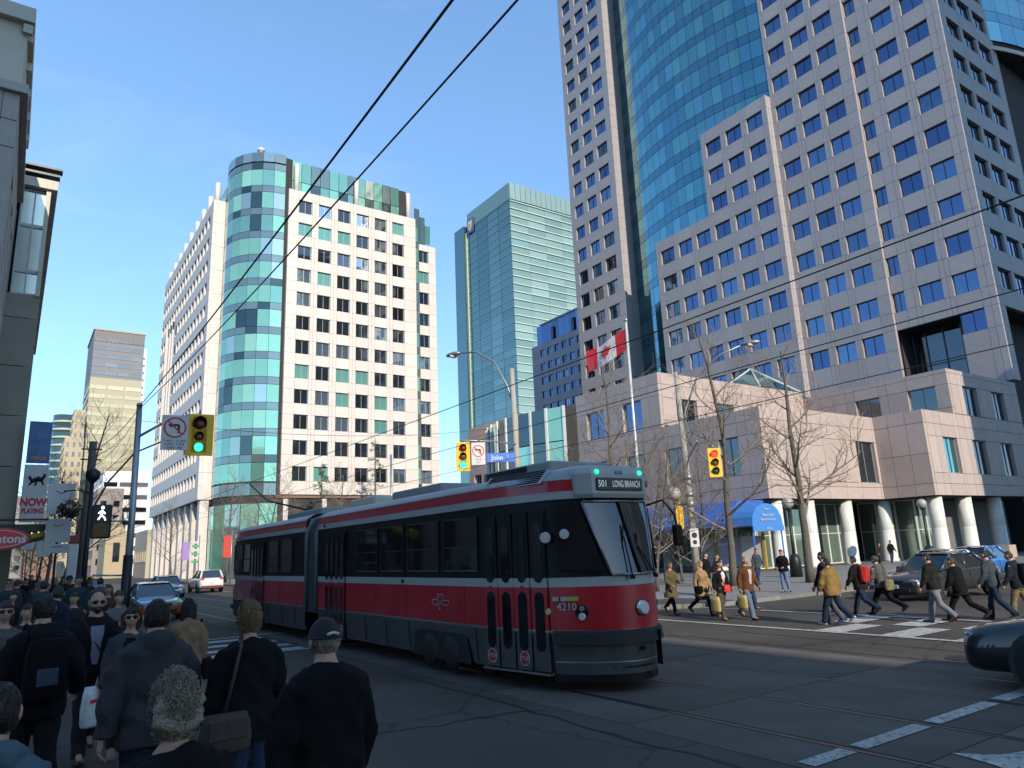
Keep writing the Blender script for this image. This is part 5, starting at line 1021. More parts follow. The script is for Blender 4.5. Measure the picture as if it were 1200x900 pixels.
b = MB(); b.tube([(1.0, .85, 2.75), (1.25, .6, 2.85), (1.35, .45, 2.6), (1.36, .42, 2.4)], .02, 6); b.bevbox((1.36, .42, 2.25), (.2, .1, .35), .03); b.build('mirror', mc_black, st)
# hub covers on the roof edge and rear lamp
disc('tail_lamp', (-.9, 20.45, 1.1), (-.3, 1, 0), .07, m_red, st)

# panel seams, hatches and dirt line along the side
for s_ in (3.1, 5.4, 6.9, 8.4, 12.2, 13.9, 18.6):
    b = MB(); b.box((-HW - .001, s_, 1.2), (.004, .010, .62)); b.build('panel_seam', mc_rub, st)
for s_ in (2.75, 5.3, 6.4, 7.5, 12.4, 13.6, 14.9, 16.4):
    b = MB(); b.box((-HW + .012, s_, .58), (.012, .010, .50), M=Matrix.Rotation(R(-4.5), 3, 'Y')); b.build('skirt_seam', mc_rub, st)
for s_ in (6.9, 14.3): b = MB(); b.bevbox((-HW + .018, s_, .6), (.02, .5, .26), .006, M=Matrix.Rotation(R(-4.5), 3, 'Y')); b.build('skirt_hatch', mc_grey, st)
# ================================================================== cars
m_tyre = mat('tyre', (0.016, 0.016, 0.017), 0.85); m_rim = mat('alloy_rim', (0.35, 0.36, 0.37), 0.3, 0.85); m_cglass = mat('car_window', (0.014, 0.017, 0.019), 0.04, 0.0, var=0, spec=1.0, coat=0.8)
m_hl = mat('car_headlamp', (0.28, 0.29, 0.30), 0.12, 0.5, var=0.1, scale=20); m_tl = mat('car_taillamp', (0.35, 0.012, 0.012), 0.2); m_trim = mat('car_trim', (0.015, 0.015, 0.016), 0.5); m_plate = mat('number_plate', (0.6, 0.62, 0.64), 0.5)
def wheel_mesh():
    if 'wheel' in SH: return SH['wheel']
    M = Matrix.Rotation(R(90), 3, 'Y'); b = MB(); b.lathe((0, 0, 0), [(.20, -.10), (.30, -.105), (.325, -.08), (.325, .08), (.30, .105), (.20, .10)], 24, M=M); SH['wheel'] = b.mesh('tyre', m_tyre)
    b = MB(); b.lathe((0, 0, 0), [(.0, -.06), (.205, -.06), (.205, .06), (.0, .06)], 20, M=M, cap=False)
    for sx in (-.075, .075):
        for i in range(7): a = 2 * math.pi * i / 7; b.box((sx, math.cos(a) * .1, math.sin(a) * .1), (.02, .035, .2), M=Matrix.Rotation(a - math.pi / 2, 3, 'X'))
        b.lathe((sx, 0, 0), [(.05, -.012), (.05, .012)], 10, M=M)
    SH['rim'] = b.mesh('rim', m_rim); return SH['wheel']
def car(name, label, loc, rz, paint, kind='sedan', group='cars in the street', lower=None, roof_paint=None, sign_=False):
    """front looks along local +Y"""
    t = thing(name, label, 'car', loc, rz, group)
    if kind == 'suv':
        stn = [(2.22, .34, .62, .66), (2.15, .24, .80, .80), (1.9, .22, .92, .88), (1.2, .22, 1.02, .92), (.7, .22, 1.07, .93), (-1.5, .24, 1.10, .93), (-1.95, .26, 1.10, .92), (-2.15, .3, 1.05, .87), (-2.25, .42, .9, .78)]
        gb_, gt, zb, zr = [(1.15, .80), (-2.02, .80)], [(.25, .66), (-1.75, .64)], 1.05, 1.64
    else:
        stn = [(2.34, .28, .58, .64), (2.29, .19, .69, .80), (2.06, .17, .76, .87), (1.3, .2, .86, .87), (.85, .2, .93, .88), (-1.3, .22, .97, .88), (-1.85, .24, 1.0, .86), (-2.2, .28, .97, .80), (-2.32, .42, .84, .68)]
        gb_, gt, zb, zr = [(1.05, .77), (-1.75, .76)], [(.15, .60), (-1.0, .58)], .92, 1.43
    def sect(y, z0, z1, hw): h = z1 - z0; return [(0, y, z0), (hw * .8, y, z0), (hw * .97, y, z0 + h * .15), (hw, y, z0 + h * .42), (hw * .985, y, z0 + h * .72), (hw * .92, y, z1 - h * .06), (hw * .80, y, z1), (0, y, z1 + .025)]
    S = [sect(*s_) for s_ in stn]; n = 8; v = [p for r_ in S for p in r_]; k = len(S)
    v += [(-x, y, z) for x, y, z in v]; o2 = k * n; f = []
    for i in range(k - 1):
        for j in range(n - 1):
            a, b_, c, d = i * n + j, i * n + j + 1, (i + 1) * n + j + 1, (i + 1) * n + j; f.append((a, b_, c, d)); f.append((o2 + d, o2 + c, o2 + b_, o2 + a))
    for i, flip in ((0, 1), (k - 1, 0)):
        q = [i * n + j for j in range(n)]; f.append(tuple(q if not flip else q[::-1])); q2 = [o2 + x for x in q]; f.append(tuple(q2[::-1] if not flip else q2))
    me = bpy.data.meshes.new('body'); me.from_pydata(v, [], f); me.materials.append(paint)
    if lower: me.materials.append(lower)
    import bmesh
    bm = bmesh.new(); bm.from_mesh(me); bmesh.ops.remove_doubles(bm, verts=bm.verts, dist=1e-4); bmesh.ops.recalc_face_normals(bm, faces=bm.faces)
    if lower:
        for fc in bm.faces:
            if fc.calc_center_median().z < .60: fc.material_index = 1
    bm.to_mesh(me); bm.free()
    me.polygons.foreach_set('use_smooth', [True] * len(me.polygons)); bo = link('body', me, t); sm = bo.modifiers.new('s', 'SUBSURF'); sm.levels = 1; sm.render_levels = 2
    # greenhouse: separate panes, roof and pillars
    (yf, wf), (yr, wr_) = gb_; (tf, wtf), (tr, wtr) = gt
    zb_ = zb - .04
    C = {('f', s_): Vector((s_ * wf, yf, zb_)) for s_ in (-1, 1)}; C.update({('r', s_): Vector((s_ * wr_, yr, zb_ + .04)) for s_ in (-1, 1)}); C.update({('F', s_): Vector((s_ * wtf, tf, zr - .03)) for s_ in (-1, 1)}); C.update({('R', s_): Vector((s_ * wtr, tr, zr - .04)) for s_ in (-1, 1)})
    def pane(q, nm): 
        q = [Vector(p) for p in q]; c = sum(q, Vector()) / len(q); nn = (q[1] - q[0]).cross(q[2] - q[0]).normalized()
        if nn.dot(c - Vector((0, (yf + yr) / 2, zb))) < 0: nn = -nn
        b = MB(); b.extr([c + (p - c) * .97 for p in q], -nn * .02); b.build(nm, m_cglass, t)
    pane([C['f', -1], C['f', 1], C['F', 1], C['F', -1]], 'windscreen'); pane([C['r', -1], C['r', 1], C['R', 1], C['R', -1]], 'rear_window')
    for s_ in (-1, 1):
        ym, tm = -.35, (tf + tr) / 2 - .05; mb_, mt = Vector((s_ * (wf + .005), ym, zb_ + .02)), Vector((s_ * (wtf + wtr) / 2, tm, zr - .03))
        pane([C['f', s_], mb_, mt, C['F', s_]], 'side_window'); pane([mb_, C['r', s_], C['R', s_], mt], 'side_window')
    for s_ in (-1, 1):
        for p_, q_, r_ in ((C['f', s_], C['F', s_], .04), (C['r', s_], C['R', s_], .075), (C['F', s_], C['R', s_], .04), (Vector((s_ * wf, -.35, zb_)), Vector((s_ * (wtf + wtr) / 2, (tf + tr) / 2 - .05, zr - .03)), .035)):
            b = MB(); b.tube([p_, q_], r_, 6); b.build('pillar', roof_paint or paint, t)
    b = MB(); rw = [(y, w, z) for y, w, z in [(tf + .05, wtf, zr - .03), (tf - .2, wtf + .01, zr), ((tf + tr) / 2, wtf + .01, zr + .02), (tr + .2, wtr + .01, zr), (tr - .05, wtr, zr - .04)]]
    b.add([(x * w, y, z + (.02 if abs(x) < .8 else 0)) for y, w, z in rw for x in (-1, -.6, 0, .6, 1)], [(i * 5 + j, i * 5 + j + 1, (i + 1) * 5 + j + 1, (i + 1) * 5 + j) for i in range(4) for j in range(4)], 0, True); b.build('roof', roof_paint or paint, t)
    wheel_mesh(); hwm = .80 if kind != 'suv' else .84
    for y in (1.38, -1.38):
        for s_ in (-1, 1):
            w = link('wheel', SH['wheel'], t, loc=(s_ * (hwm - .0), y, .325)); link('rim', SH['rim'], w)
            b = MB(); b.lathe((s_ * (hwm + .082), y, .35), [(.37, -.006), (.37, .006)], 22, M=Matrix.Rotation(R(90), 3, 'Y')); b.build('wheel_arch', m_trim, w, M=Matrix.Translation((-s_ * hwm, -y, -.325)))
    fy = stn[1][0]; ry = stn[-2][0]; fz = .64 if kind != 'suv' else .78
    for s_ in (-1, 1):
        b = MB(); b.sphere((s_ * .60, fy - .13, fz), (.19, .16, .06), 12, 8); b.build('headlight', m_hl, t)
        b = MB(); b.sphere((s_ * .66, ry + .02, .82 if kind != 'suv' else 1.0), (.12, .1, .08 if kind != 'suv' else .16), 12, 8); b.build('tail_light', m_tl, t)
        b = MB(); b.sphere((s_ * (wf + .17), yf - .35, zb + .05), (.1, .06, .07), 10, 6); b.tube([(s_ * wf, yf - .35, zb), (s_ * (wf + .1), yf - .35, zb + .03)], .02, 5); b.build('wing_mirror', paint, t)
    b = MB(); b.bevbox((0, fy + .02, fz - .04), (.75, .06, .13), .02); b.bevbox((0, fy + .035, .36), (1.1, .06, .14), .02); b.build('grille', m_trim, t)
    b = MB(); b.bevbox((0, fy + .075, .46), (.34, .02, .12), .006); b.bevbox((0, ry - .1, .62 if kind != 'suv' else .75), (.34, .03, .12), .006); b.build('number_plate', m_plate, t)
    b = MB()
    for s_ in (-1, 1):
        for y in (.95, -.35, -1.35): b.box((s_ * (stn[4][3] * .99), y, .62), (.012, .012, .5))
    b.build('door_seam', m_trim, t)
    if kind == 'suv': b = MB(); b.bevbox((0, ry - .06, .42), (1.5, .14, .22), .05); b.build('rear_bumper', mat('dark_red_bumper', (.16, .02, .02), .4), t)
    if sign_: b = MB(); b.bevbox((0, -.35, zr + .1), (.5, .2, .14), .03); b.build('taxi_sign', mat('taxi_sign', (.6, .45, .05), .4), t)
    return t
pa = lambda n, c, metal=.3: mat('paint_' + n, c, .3, metal, var=.04, coat=.9)
car('taxi', 'teal and orange taxi in the curb lane facing the viewer', (5.2, 34.6, 0), R(180), pa('teal', (.02, .22, .28), .1), lower=pa('orange', (.50, .10, .012), .0))
car('parked_car', 'silver blue sedan behind the taxi facing the viewer', (9.3, 56.5, 0), R(180), pa('silverblue', (.22, .27, .34), .5))
car('sport_utility', 'white hatchback driving away beside the streetcar', (12.9, 61.5, 0), 0, pa('white', (.62, .61, .58), 0), kind='suv')
car('taxi', 'blue taxi with yellow roof sign far down the street', (5.2, 62.5, 0), R(180), pa('blue', (.06, .12, .28), .2), sign_=True)
car('sedan', 'dark grey sedan waiting behind the crosswalk, facing the viewer', (26.1, 12.75, 0), R(82), pa('darkgrey', (.045, .047, .05), .5))
car('sedan', 'silver sedan behind the dark grey sedan', (30.8, 15.0, 0), R(86), pa('silver', (.40, .42, .44), .6))
car('sedan', 'blue car mostly hidden behind the walkers in red and grey', (35.5, 15.7, 0), R(90), pa('brightblue', (.03, .16, .45), .3))
car('sedan', 'black car cut off by the right edge of the picture', (12.1, 2.9, 0), R(3), pa('nearblack', (.016, .018, .022), .4)).scale = (1.06, 1.06, 1.1)
# ================================================================== trees
m_bark = mat('bark', (0.10, 0.088, 0.072), 0.92, var=0.3, scale=6, bump=0.6, bscale=25); m_twig = mat('twig', (0.21, 0.17, 0.125), 0.9, var=0.2, scale=3)
def tree_meshes(seed, h, r0, trunk_h, nlimb, spread, lean=0.0, levels=3, twig=0.006):
    r = random.Random(seed); tb = MB(); cb = MB(); pts = []; p = Vector((0, 0, 0)); d = Vector((lean, 0, 1)).normalized(); n = 14
    for i in range(n + 1):
        pts.append(p.copy()); d = (d + Vector((r.gauss(0, .05), r.gauss(0, .05), .05))).normalized(); p = p + d * (h / n)
    rad = [r0 * (1.25 if i == 0 else 1) * (1 - .88 * (i / n)) + .012 for i in range(n + 1)]; tb.tube(pts, rad, 9)
    def branch(a, dr, L, rr, lev):
        k = 5 if lev < 2 else 4; q = [a]; d = dr.normalized(); 
        for i in range(k):
            d = (d + Vector((r.gauss(0, .12), r.gauss(0, .12), .09 + r.gauss(0, .08)))).normalized(); q.append(q[-1] + d * (L / k))
        cb.tube(q, [max(twig, rr * (1 - .8 * i / k)) for i in range(k + 1)], 5 if lev < 2 else 3, cap=False)
        if lev < levels:
            m = {1: 7, 2: 6, 3: 5}[lev]
            for i in range(m):
                s_ = .25 + .75 * (i + r.random() * .7) / m; j = min(k - 1, int(s_ * k)); f = s_ * k - j; b0 = q[j].lerp(q[j + 1], min(1, f)); dd = (q[j + 1] - q[j]).normalized()
                sd = dd.orthogonal(); sd.rotate(Matrix.Rotation(r.uniform(0, 6.28), 3, dd)); branch(b0, dd * .65 + sd * r.uniform(.5, .9) + Vector((0, 0, .15)), L * r.uniform(.38, .62), max(twig, rr * .45), lev + 1)
    for i in range(nlimb):
        s_ = trunk_h / h + (1 - trunk_h / h) * (i + r.random() * .5) / nlimb; j = min(n - 1, int(s_ * n)); b0 = pts[j].lerp(pts[j + 1], s_ * n - j); a = i * 2.4 + r.gauss(0, .3); up = .35 + .6 * s_
        branch(b0, Vector((math.cos(a), math.sin(a), up)), spread * (1.15 - .75 * (s_ - trunk_h / h) / (1 - trunk_h / h)) * r.uniform(.8, 1.15), rad[j] * .5, 1)
    return tb.mesh('trunk', m_bark), cb.mesh('branches', m_twig)
TM = {}
def tree(label, loc, key, rz=0, sc_=1.0, name='bare_tree', group='bare street trees'):
    if key not in TM: TM[key] = tree_meshes(*key)
    t = thing(name, label, 'tree', loc, rz, group); t.scale = (sc_,) * 3; link('trunk', TM[key][0], t); link('crown', TM[key][1], t); return t
K1 = (11, 11.0, .19, 2.6, 13, 3.6, -.06, 3, .0045); K2 = (23, 9.5, .13, 2.2, 15, 3.2, 0.0, 3, .0045); K3 = (37, 8.0, .085, 1.0, 20, 3.0, 0.0, 3, .004); K4 = (51, 13.0, .14, 3.0, 16, 3.8, 0.0, 3, .0045)
tree('bare tree with straight dark trunk in front of the lit podium wall', (30.5, 20.6, .12), K1, R(40))
tree('bare tree with forked trunk behind the red signal', (27.6, 22.6, .12), (12, 12.0, .17, 2.4, 14, 3.4, .04, 3, .0045), R(130))
tree('tall bare tree beside the white flag pole', (27.5, 29.5, .12), K4, R(20))
tree('low bushy bare tree just right of the streetcar front', (23.5, 23.4, .12), K3, R(70), .85)
tree('low bare tree behind the brown jacket walkers', (29.5, 27.5, .12), K3, R(200), .8)
tree('bare tree partly hidden behind the globe lamp pole', (31.5, 32.5, .12), K2, R(150), .9)
for k_, (x_, y_, s__) in enumerate([(25.2, 25.5, .8), (28.2, 25.0, .85)]): tree(['low bushy bare tree nearest the streetcar windscreen', 'low bushy bare tree behind the concrete lamp pole', 'low bushy bare tree deeper in the square', 'low bushy bare tree before the awning end'][k_], (x_, y_, .12), K3, R(50 + 77 * k_), s__)
tree('bare tree above the middle of the streetcar roof', (29, 76, .12), K2, R(10), 1.15)
tree('bare tree in front of the green glass corner, left one', (19.6, 84, .12), K2, R(80), 1.2); tree('bare tree in front of the green glass corner, right one', (23.0, 80, .12), K3, R(30), 1.4)
tree('bare tree left of the arcade far down the street', (19.0, 112, .12), K2, R(220), 1.1)
tree('tall bare tree on the left pavement past the canopy', (2.3, 43.5, .12), K4, R(300), .78); tree('bare tree farther along the left pavement', (2.3, 60, .12), K2, R(100), .95)
for k_, (y_, s__) in enumerate([(104, 1.0), (126, 1.05), (150, 1.1)]): tree(['bare tree beyond the third shop on the left pavement', 'bare tree beside the fourth block on the left pavement', 'bare tree last in the row on the left pavement'][k_], (2.3, y_, .12), K3, R(40 + 90 * k_), s__)
tree('bare tree far left beyond the transit pylon', (2.4, 84, .12), K2, R(30), .95)
# conifers in front of the white building
m_needle = mat('pine_needles', (0.045, 0.065, 0.03), 0.85, var=0.35, scale=2.5)
def conifer(label, loc, h, w, seed):
    r = random.Random(seed); t = thing('pine_tree', label, 'tree', loc, 0, 'pines before the white building'); b = MB(); b.tube([(0, 0, 0), (0, 0, h)], [.22, .03], 8); b.build('trunk', m_bark, t); b = MB()
    for i in range(46):
        s_ = .18 + .8 * i / 46; L = w * (1 - s_) * r.uniform(.6, 1.15) + .35; a = r.uniform(0, 6.28); u = Vector((math.cos(a), math.sin(a), -.12)); base = Vector((0, 0, h * s_))
        for k in range(34):
            f = (k + 1) / 34; c = base + u * (L * f) + Vector((r.gauss(0, .22 * (1.1 - f)), r.gauss(0, .22 * (1.1 - f)), r.gauss(.05, .10))); q = Vector((r.gauss(0, 1), r.gauss(0, 1), r.gauss(0, .6))).normalized() * r.uniform(.12, .28); e = q.orthogonal().normalized() * .045
            b.add([c - q, c + e, c + q, c - e], [(0, 1, 2, 3)])
    b.build('crown', m_needle, t)
conifer('dark pine before the white building, shorter left one', (33.0, 92, .12), 14.5, 3.6, 5); conifer('dark pine before the white building, taller right one', (40.5, 92, .12), 18.0, 3.8, 9)
wp = thing('flood_light_pole', 'thin pale pole standing beside the taller pine', 'pole', (41.0, 88, .12)); b = MB(); b.tube([(0, 0, 0), (0, 0, 15.2)], .14, 8); b.tube([(0, 0, 9.6), (-2.6, 0, 9.3)], .06, 6); b.build('pole', m_steel, wp)
# banners and street clutter down the street
for k, (x, y, m_) in enumerate([(17.6, 88, mat('banner_green', (.06, .35, .12), .7)), (17.9, 95, mat('banner_purple', (.3, .2, .5), .7)), (18.2, 76, mat('banner_red', (.5, .05, .03), .7))]):
    t = thing('banner_pole', ['striped green banner pole down the street', 'purple banner pole down the street', 'red banner pole near the streetcar tail'][k], 'banner', (x, y, .12)); b = MB(); b.tube([(0, 0, 0), (0, 0, 5.2)], .06, 6); b.build('pole', m_steel, t)
    for j in range(6 if k == 0 else 1): b = MB(); b.box((-.4, 0, 2.3 + j * .42 if k == 0 else 3.6), (.75, .05, .24 if k == 0 else 2.1)); b.build('banner', (m_ if j % 2 == 0 else m_wsign), t)
for k, (x, y) in enumerate([(1.6, 50), (2.4, 54), (1.0, 57), (1.9, 66)]):
    o, x_ = sign('street_notice', ['white notice hanging over the left pavement, nearest', 'white notice over the left pavement, second', 'white notice over the left pavement, third', 'white notice over the left pavement, farthest'][k], 'sign', (x, y, 3.3 + .3 * k), (0, -1, 0), .6, .8, m_wsign)
    b = MB(); b.tube([(0, .42, -.05), (0, -3.3 - .3 * k, -.05)], .03, 6); b.build('post', m_black, x_)
# ================================================================== people
PEND = []   # objects whose fused surface is made in one go at the end
SKIN = [mat('skin_%d' % i, c, .55, var=.06, scale=12, bump=.05, bscale=60) for i, c in enumerate([(.42, .235, .155), (.35, .19, .12), (.20, .10, .06)])]
HAIRM = {k: mat('hair_' + k, c, .6, var=.3, scale=45, bump=.7, bscale=90) for k, c in dict(black=(.012, .010, .009), brown=(.045, .026, .015), blond=(.26, .17, .08), grey=(.27, .225, .165), darkbrown=(.02, .013, .009)).items()}
def cloth(n, c, bump=.5): return mat('cloth_' + n, tuple(x * .85 for x in c), .9, var=.18, scale=4, bump=bump, bscale=22, spec=.08)
m_sun = mat('sunglass_lens', (.006, .006, .007), .35, spec=.2); m_eye = mat('eye_white', (.55, .53, .5), .3); m_iris = mat('iris', (.02, .014, .01), .3); m_lip = mat('lip', (.30, .12, .10), .5)
def rotx(a): return Matrix.Rotation(a, 3, 'X')
class Pose: pass
def skeleton(stride=1.0, lead=1, arms=((0, 8, 15), (0, 8, 15)), lean=2, fem=False):
    P = Pose(); P.hip = Vector((0, 0, .93)); sw = .165 if fem else .195; P.leg = []; P.arm = []
    for s_ in (-1, 1):
        ph = stride * (1 if s_ == lead else -1)
        th = R(22) * ph if ph > 0 else R(20) * ph; kn = R(8) if ph > 0 else R(12 + 22 * abs(ph)) if ph < 0 else R(3)
        h = P.hip + Vector((s_ * .085, 0, -.02)); d1 = Vector((s_ * .01, math.sin(th), -math.cos(th))); k = h + d1 * .42; d2 = Vector((0, math.sin(th - kn), -math.cos(th - kn))); a = k + d2 * .415
        toe = (th - kn) * .55 if ph < 0 else R(8) * max(0, ph); f = Vector((s_ * .02, math.cos(toe), math.sin(toe))); P.leg.append((h, k, a, f))
    dz = min(a.z - .075 + min(0, f.z) * .17 for _, _, a, f in P.leg); P.dz = -dz
    L = Matrix.Rotation(R(-lean), 3, 'X')
    P.L = lambda p: P.hip + L @ (Vector(p) - P.hip)
    for i, s_ in enumerate((-1, 1)):
        fw, out, fl = [R(x) for x in arms[i][:3]]; S = P.L((s_ * sw, 0, 1.40)); d = Vector((s_ * math.sin(out), math.sin(fw) * math.cos(out), -math.cos(fw) * math.cos(out))); E = S + d * .285
        inw = R(arms[i][3]) if len(arms[i]) > 3 else 0
        d2 = Vector((s_ * math.sin(out * .5) - s_ * math.sin(inw), math.sin(fw + fl), -math.cos(fw + fl))).normalized(); W = E + d2 * .25; P.arm.append((S, E, W, d2, s_))
    return P
def torso_rings(fem, inf=0.0, z0=.80, z1=1.60, belly=0.0):
    rg = [(.80, .150, .115, 0), (.90, .170, .125, -.005), (1.0, .163, .118, 0), (1.10, .150, .108, .005), (1.22, .165, .118, .008), (1.33, .185, .125, .003), (1.40, .188, .115, -.006), (1.455, .135, .095, -.012), (1.49, .075, .072, -.008), (1.54, .058, .060, 0), (1.60, .054, .058, .012)]
    if fem: rg = [(.80, .155, .12, 0), (.90, .178, .13, -.008), (1.0, .160, .115, 0), (1.10, .130, .098, .005), (1.20, .145, .112, .012), (1.29, .158, .13, .018), (1.37, .165, .108, 0), (1.42, .145, .09, -.01), (1.46, .085, .07, -.01), (1.50, .050, .054, -.002), (1.58, .046, .05, .01)]
    return [(z, w + inf + (belly * .5 if .9 < z < 1.3 else 0), d + inf + (belly if .9 < z < 1.3 else 0), y) for z, w, d, y in rg if z0 - 1e-6 <= z <= z1 + 1e-6]
def vtube(b, rg, L, n=20):
    v = []; k = len(rg)
    for z, w, d, y in rg:
        for j in range(n):
            a = 2 * math.pi * j / n; c, s_ = math.cos(a), math.sin(a); v.append(L((math.copysign(abs(c) ** .8, c) * w, y + math.copysign(abs(s_) ** .85, s_) * d, z)))
    f = [(i * n + j, i * n + (j + 1) % n, (i + 1) * n + (j + 1) % n, (i + 1) * n + j) for i in range(k - 1) for j in range(n)] + [tuple(range(n - 1, -1, -1)), tuple((k - 1) * n + j for j in range(n))]
    b.add(v, f, 0, True)
def limb(b, pts, rad, n=12): b.tube(pts, rad, n)
def hand(b, W, d, s_, curl=R(35), mi=0, grip=False):
    d = d.normalized(); fwd = Vector((0, 1, 0)); fwd = (fwd - d * fwd.dot(d)); fwd = fwd.normalized() if fwd.length > .2 else Vector((0, 0, 1)); inn = d.cross(fwd); inn = inn if inn.x * s_ < 0 else -inn
    pc = W + d * .05; b.tube([W - d * .02, W + d * .02, W + d * .06, W + d * .095], [(.024, .022), (.03, .018), (.04, .017), (.036, .014)], 8, mi, ref=inn)
    cu = R(75) if grip else curl
    for k in range(4):
        o = W + d * .085 + fwd * (.03 - .02 * k); L = (.07, .08, .075, .058)[k]; q = [o]; dd = d.copy()
        for i in range(3): dd = (dd * math.cos(cu * .8) + inn * math.sin(cu * .8)).normalized(); q.append(q[-1] + dd * (L / 3 * (1.15 - .15 * i)))
        b.tube(q, [.0095, .009, .008, .0065], 6, mi)
    o = W + d * .03 + fwd * .03; q = [o, o + (fwd * .7 + d * .6 + inn * .3) * .035, o + (fwd * .7 + d * 1.3 + inn * .6) * .045]; b.tube(q, [.012, .010, .0075], 6, mi)
def head_fn(fem):
    def fn(d):
        x, y, z = d; w, dp, h = (.073, .092, .115) if fem else (.078, .096, .118)
        if z < 0: w *= 1 - .30 * abs(z) ** 1.6; 
        if z < -.1 and y < 0: dp *= 1 - .35 * min(1, (-z - .1) / .7)
        p = Vector((x * w, y * dp, z * h))
        if y > .3:
            g = lambda cx, cz, sx, sz: math.exp(-((x - cx) / sx) ** 2 - ((z - cz) / sz) ** 2)
            p.y += .022 * g(0, -.18, .10, .16) + .010 * g(0, .05, .07, .2) - .010 * (g(.36, .10, .16, .12) + g(-.36, .10, .16, .12)) + .006 * g(0, .28, .5, .1) + .007 * g(0, -.52, .22, .07) - .004 * g(0, -.42, .3, .05) + .010 * g(0, -.85, .3, .15)
        return p
    return fn
def noise3(p, f, seed): return mnoise.noise(Vector(p) * f + Vector((seed * 3.7, seed * 1.3, seed * 2.1)))
def person(label, loc, rz, h=1.72, fem=False, stride=1.0, lead=1, arms=((12, 8, 18), (-12, 8, 18)), lean=2, top=('navy', (.02, .025, .04)), hem=.82, bulk=.022, legs=('denim', (.04, .06, .11)), legw=1.0, skirt=None, shoes=(.02, .02, .02), hair='darkbrown', hairstyle='short', skin=0, shades=False, hat=None, shirt=None, collar=True, hood=False, detail=1, turn=0.0, group='pedestrians', extra=None, bald=False, beard=False, bare_legs=False, tilt=0, flare=0.0):
    seed = len(bpy.data.objects) % 97; t = thing('person', label, 'person', loc, rz, group); S = h / 1.75; t.scale = (S, S, S)
    P = skeleton(stride, lead, arms, lean, fem); up = Vector((0, 0, P.dz)); L = lambda p: P.L(p) + up
    vox = (.012, .017, .026)[detail] 
    # body
    b = MB(); vtube(b, torso_rings(fem), L)
    for (hp, k, a, f) in P.leg: limb(b, [hp + up, hp.lerp(k, .5) + up, k + up, k.lerp(a, .35) + up, a + up], [.082, .072, .055, .052, .036]); b.tube([a + up + Vector((0, -.03, 0)), a + up + f * .05, a + up + f * .16 + Vector((0, 0, -.04))], [.035, .035, .02], 8)
    for (A, E, W, d2, s_) in P.arm: limb(b, [A + up, A.lerp(E, .5) + up, E + up, E.lerp(W, .4) + up, W + up], [.052, .046, .038, .036, .025], 10)
    hc = L((0, .018, 1.632)); Mh = Matrix.Rotation(R(turn), 3, 'Z') @ rotx(R(-tilt)); fn = head_fn(fem)
    b.sphere(hc, 1, 24, 18, 0, lambda d: Mh @ fn(d))
    b.tube([L((0, -.004, 1.50)), hc + Vector((0, -.008, -.06))], [.052 if fem else .06, .05 if fem else .057], 12)
    bo = b.build('body', SKIN[skin], t); PEND.append((bo, vox * .9, 0, seed))
    # hands, face details live in a mesh fused to the body by overlap
    ex = MB(); 
    for (A, E, W, d2, s_) in P.arm: hand(ex, W + up - d2 * .01, d2, s_)
    for s_ in (-1, 1): ex.sphere(hc + Mh @ Vector((s_ * (.076 if fem else .081), -.004, .0)), (.012, .024, .034), 8, 6)
    bo['extra'] = 1; EXTRA[bo.name] = ex
    if True:
        fb = MB()
        for s_ in (() if shades else (-1, 1)): fb.sphere(hc + Mh @ Vector((s_ * .030, .081 if not fem else .077, .012)), (.0125, .009, .008), 8, 6, 0); fb.sphere(hc + Mh @ Vector((s_ * .030, .0885 if not fem else .0845, .012)), (.006, .004, .006), 8, 6, 1); fb.tube([hc + Mh @ Vector((s_ * .014, .094 if not fem else .090, .030)), hc + Mh @ Vector((s_ * .046, .084 if not fem else .08, .032))], .004, 5, 2)
        fb.tube([hc + Mh @ Vector((-.022, .088 if not fem else .085, -.061)), hc + Mh @ Vector((0, .099 if not fem else .095, -.060)), hc + Mh @ Vector((.022, .088 if not fem else .085, -.061))], [.003, .0065, .003], 6, 3)
        fb.build('face', [m_eye, m_iris, HAIRM['darkbrown' if hair in ('black', 'darkbrown', 'brown') else hair], m_lip], t)
    if shades:
        sb = MB()
        for s_ in (-1, 1): sb.sphere(hc + Mh @ Vector((s_ * .034, .092 if not fem else .089, .012)), (.029, .006, .021), 12, 8); sb.tube([hc + Mh @ Vector((s_ * .062, .085, .018)), hc + Mh @ Vector((s_ * .083, .0, .014))], .004, 5)
        sb.tube([hc + Mh @ Vector((-.02, .1, .02)), hc + Mh @ Vector((.02, .1, .02))], .004, 5); sb.build('sunglasses', m_sun, t)
    # hair
    if not bald:
        hm = HAIRM[hair]; hb = MB(); amp = {'tuft': .08, 'curly': .15, 'long': .05, 'bob': .06, 'short': .05, 'bun': .05, 'wavy': .12}[hairstyle]; thick = {'tuft': 1.09, 'curly': 1.24, 'long': 1.15, 'bob': 1.16, 'short': 1.09, 'bun': 1.11, 'wavy': 1.22}[hairstyle]
        def hf(d):
            x, y, z = d; line = (.50 if y > .25 else (.50 - (.25 - y) * 1.3)) ; line = max(line, -.62 if hairstyle == 'short' else -.85)
            if hairstyle != 'short' and y > .25: line = .42
            on = max(0, min(1, (z - line) / .12 + .5)); p = fn(d); k = 1 + (thick - 1 + amp * (noise3(d, 3.2, seed) + .6 * noise3(d, 8, seed))) * on
            if on < .05: k = .9
            return Mh @ (p * k)
        hb.sphere(hc, 1, 36, 26, 0, hf); 
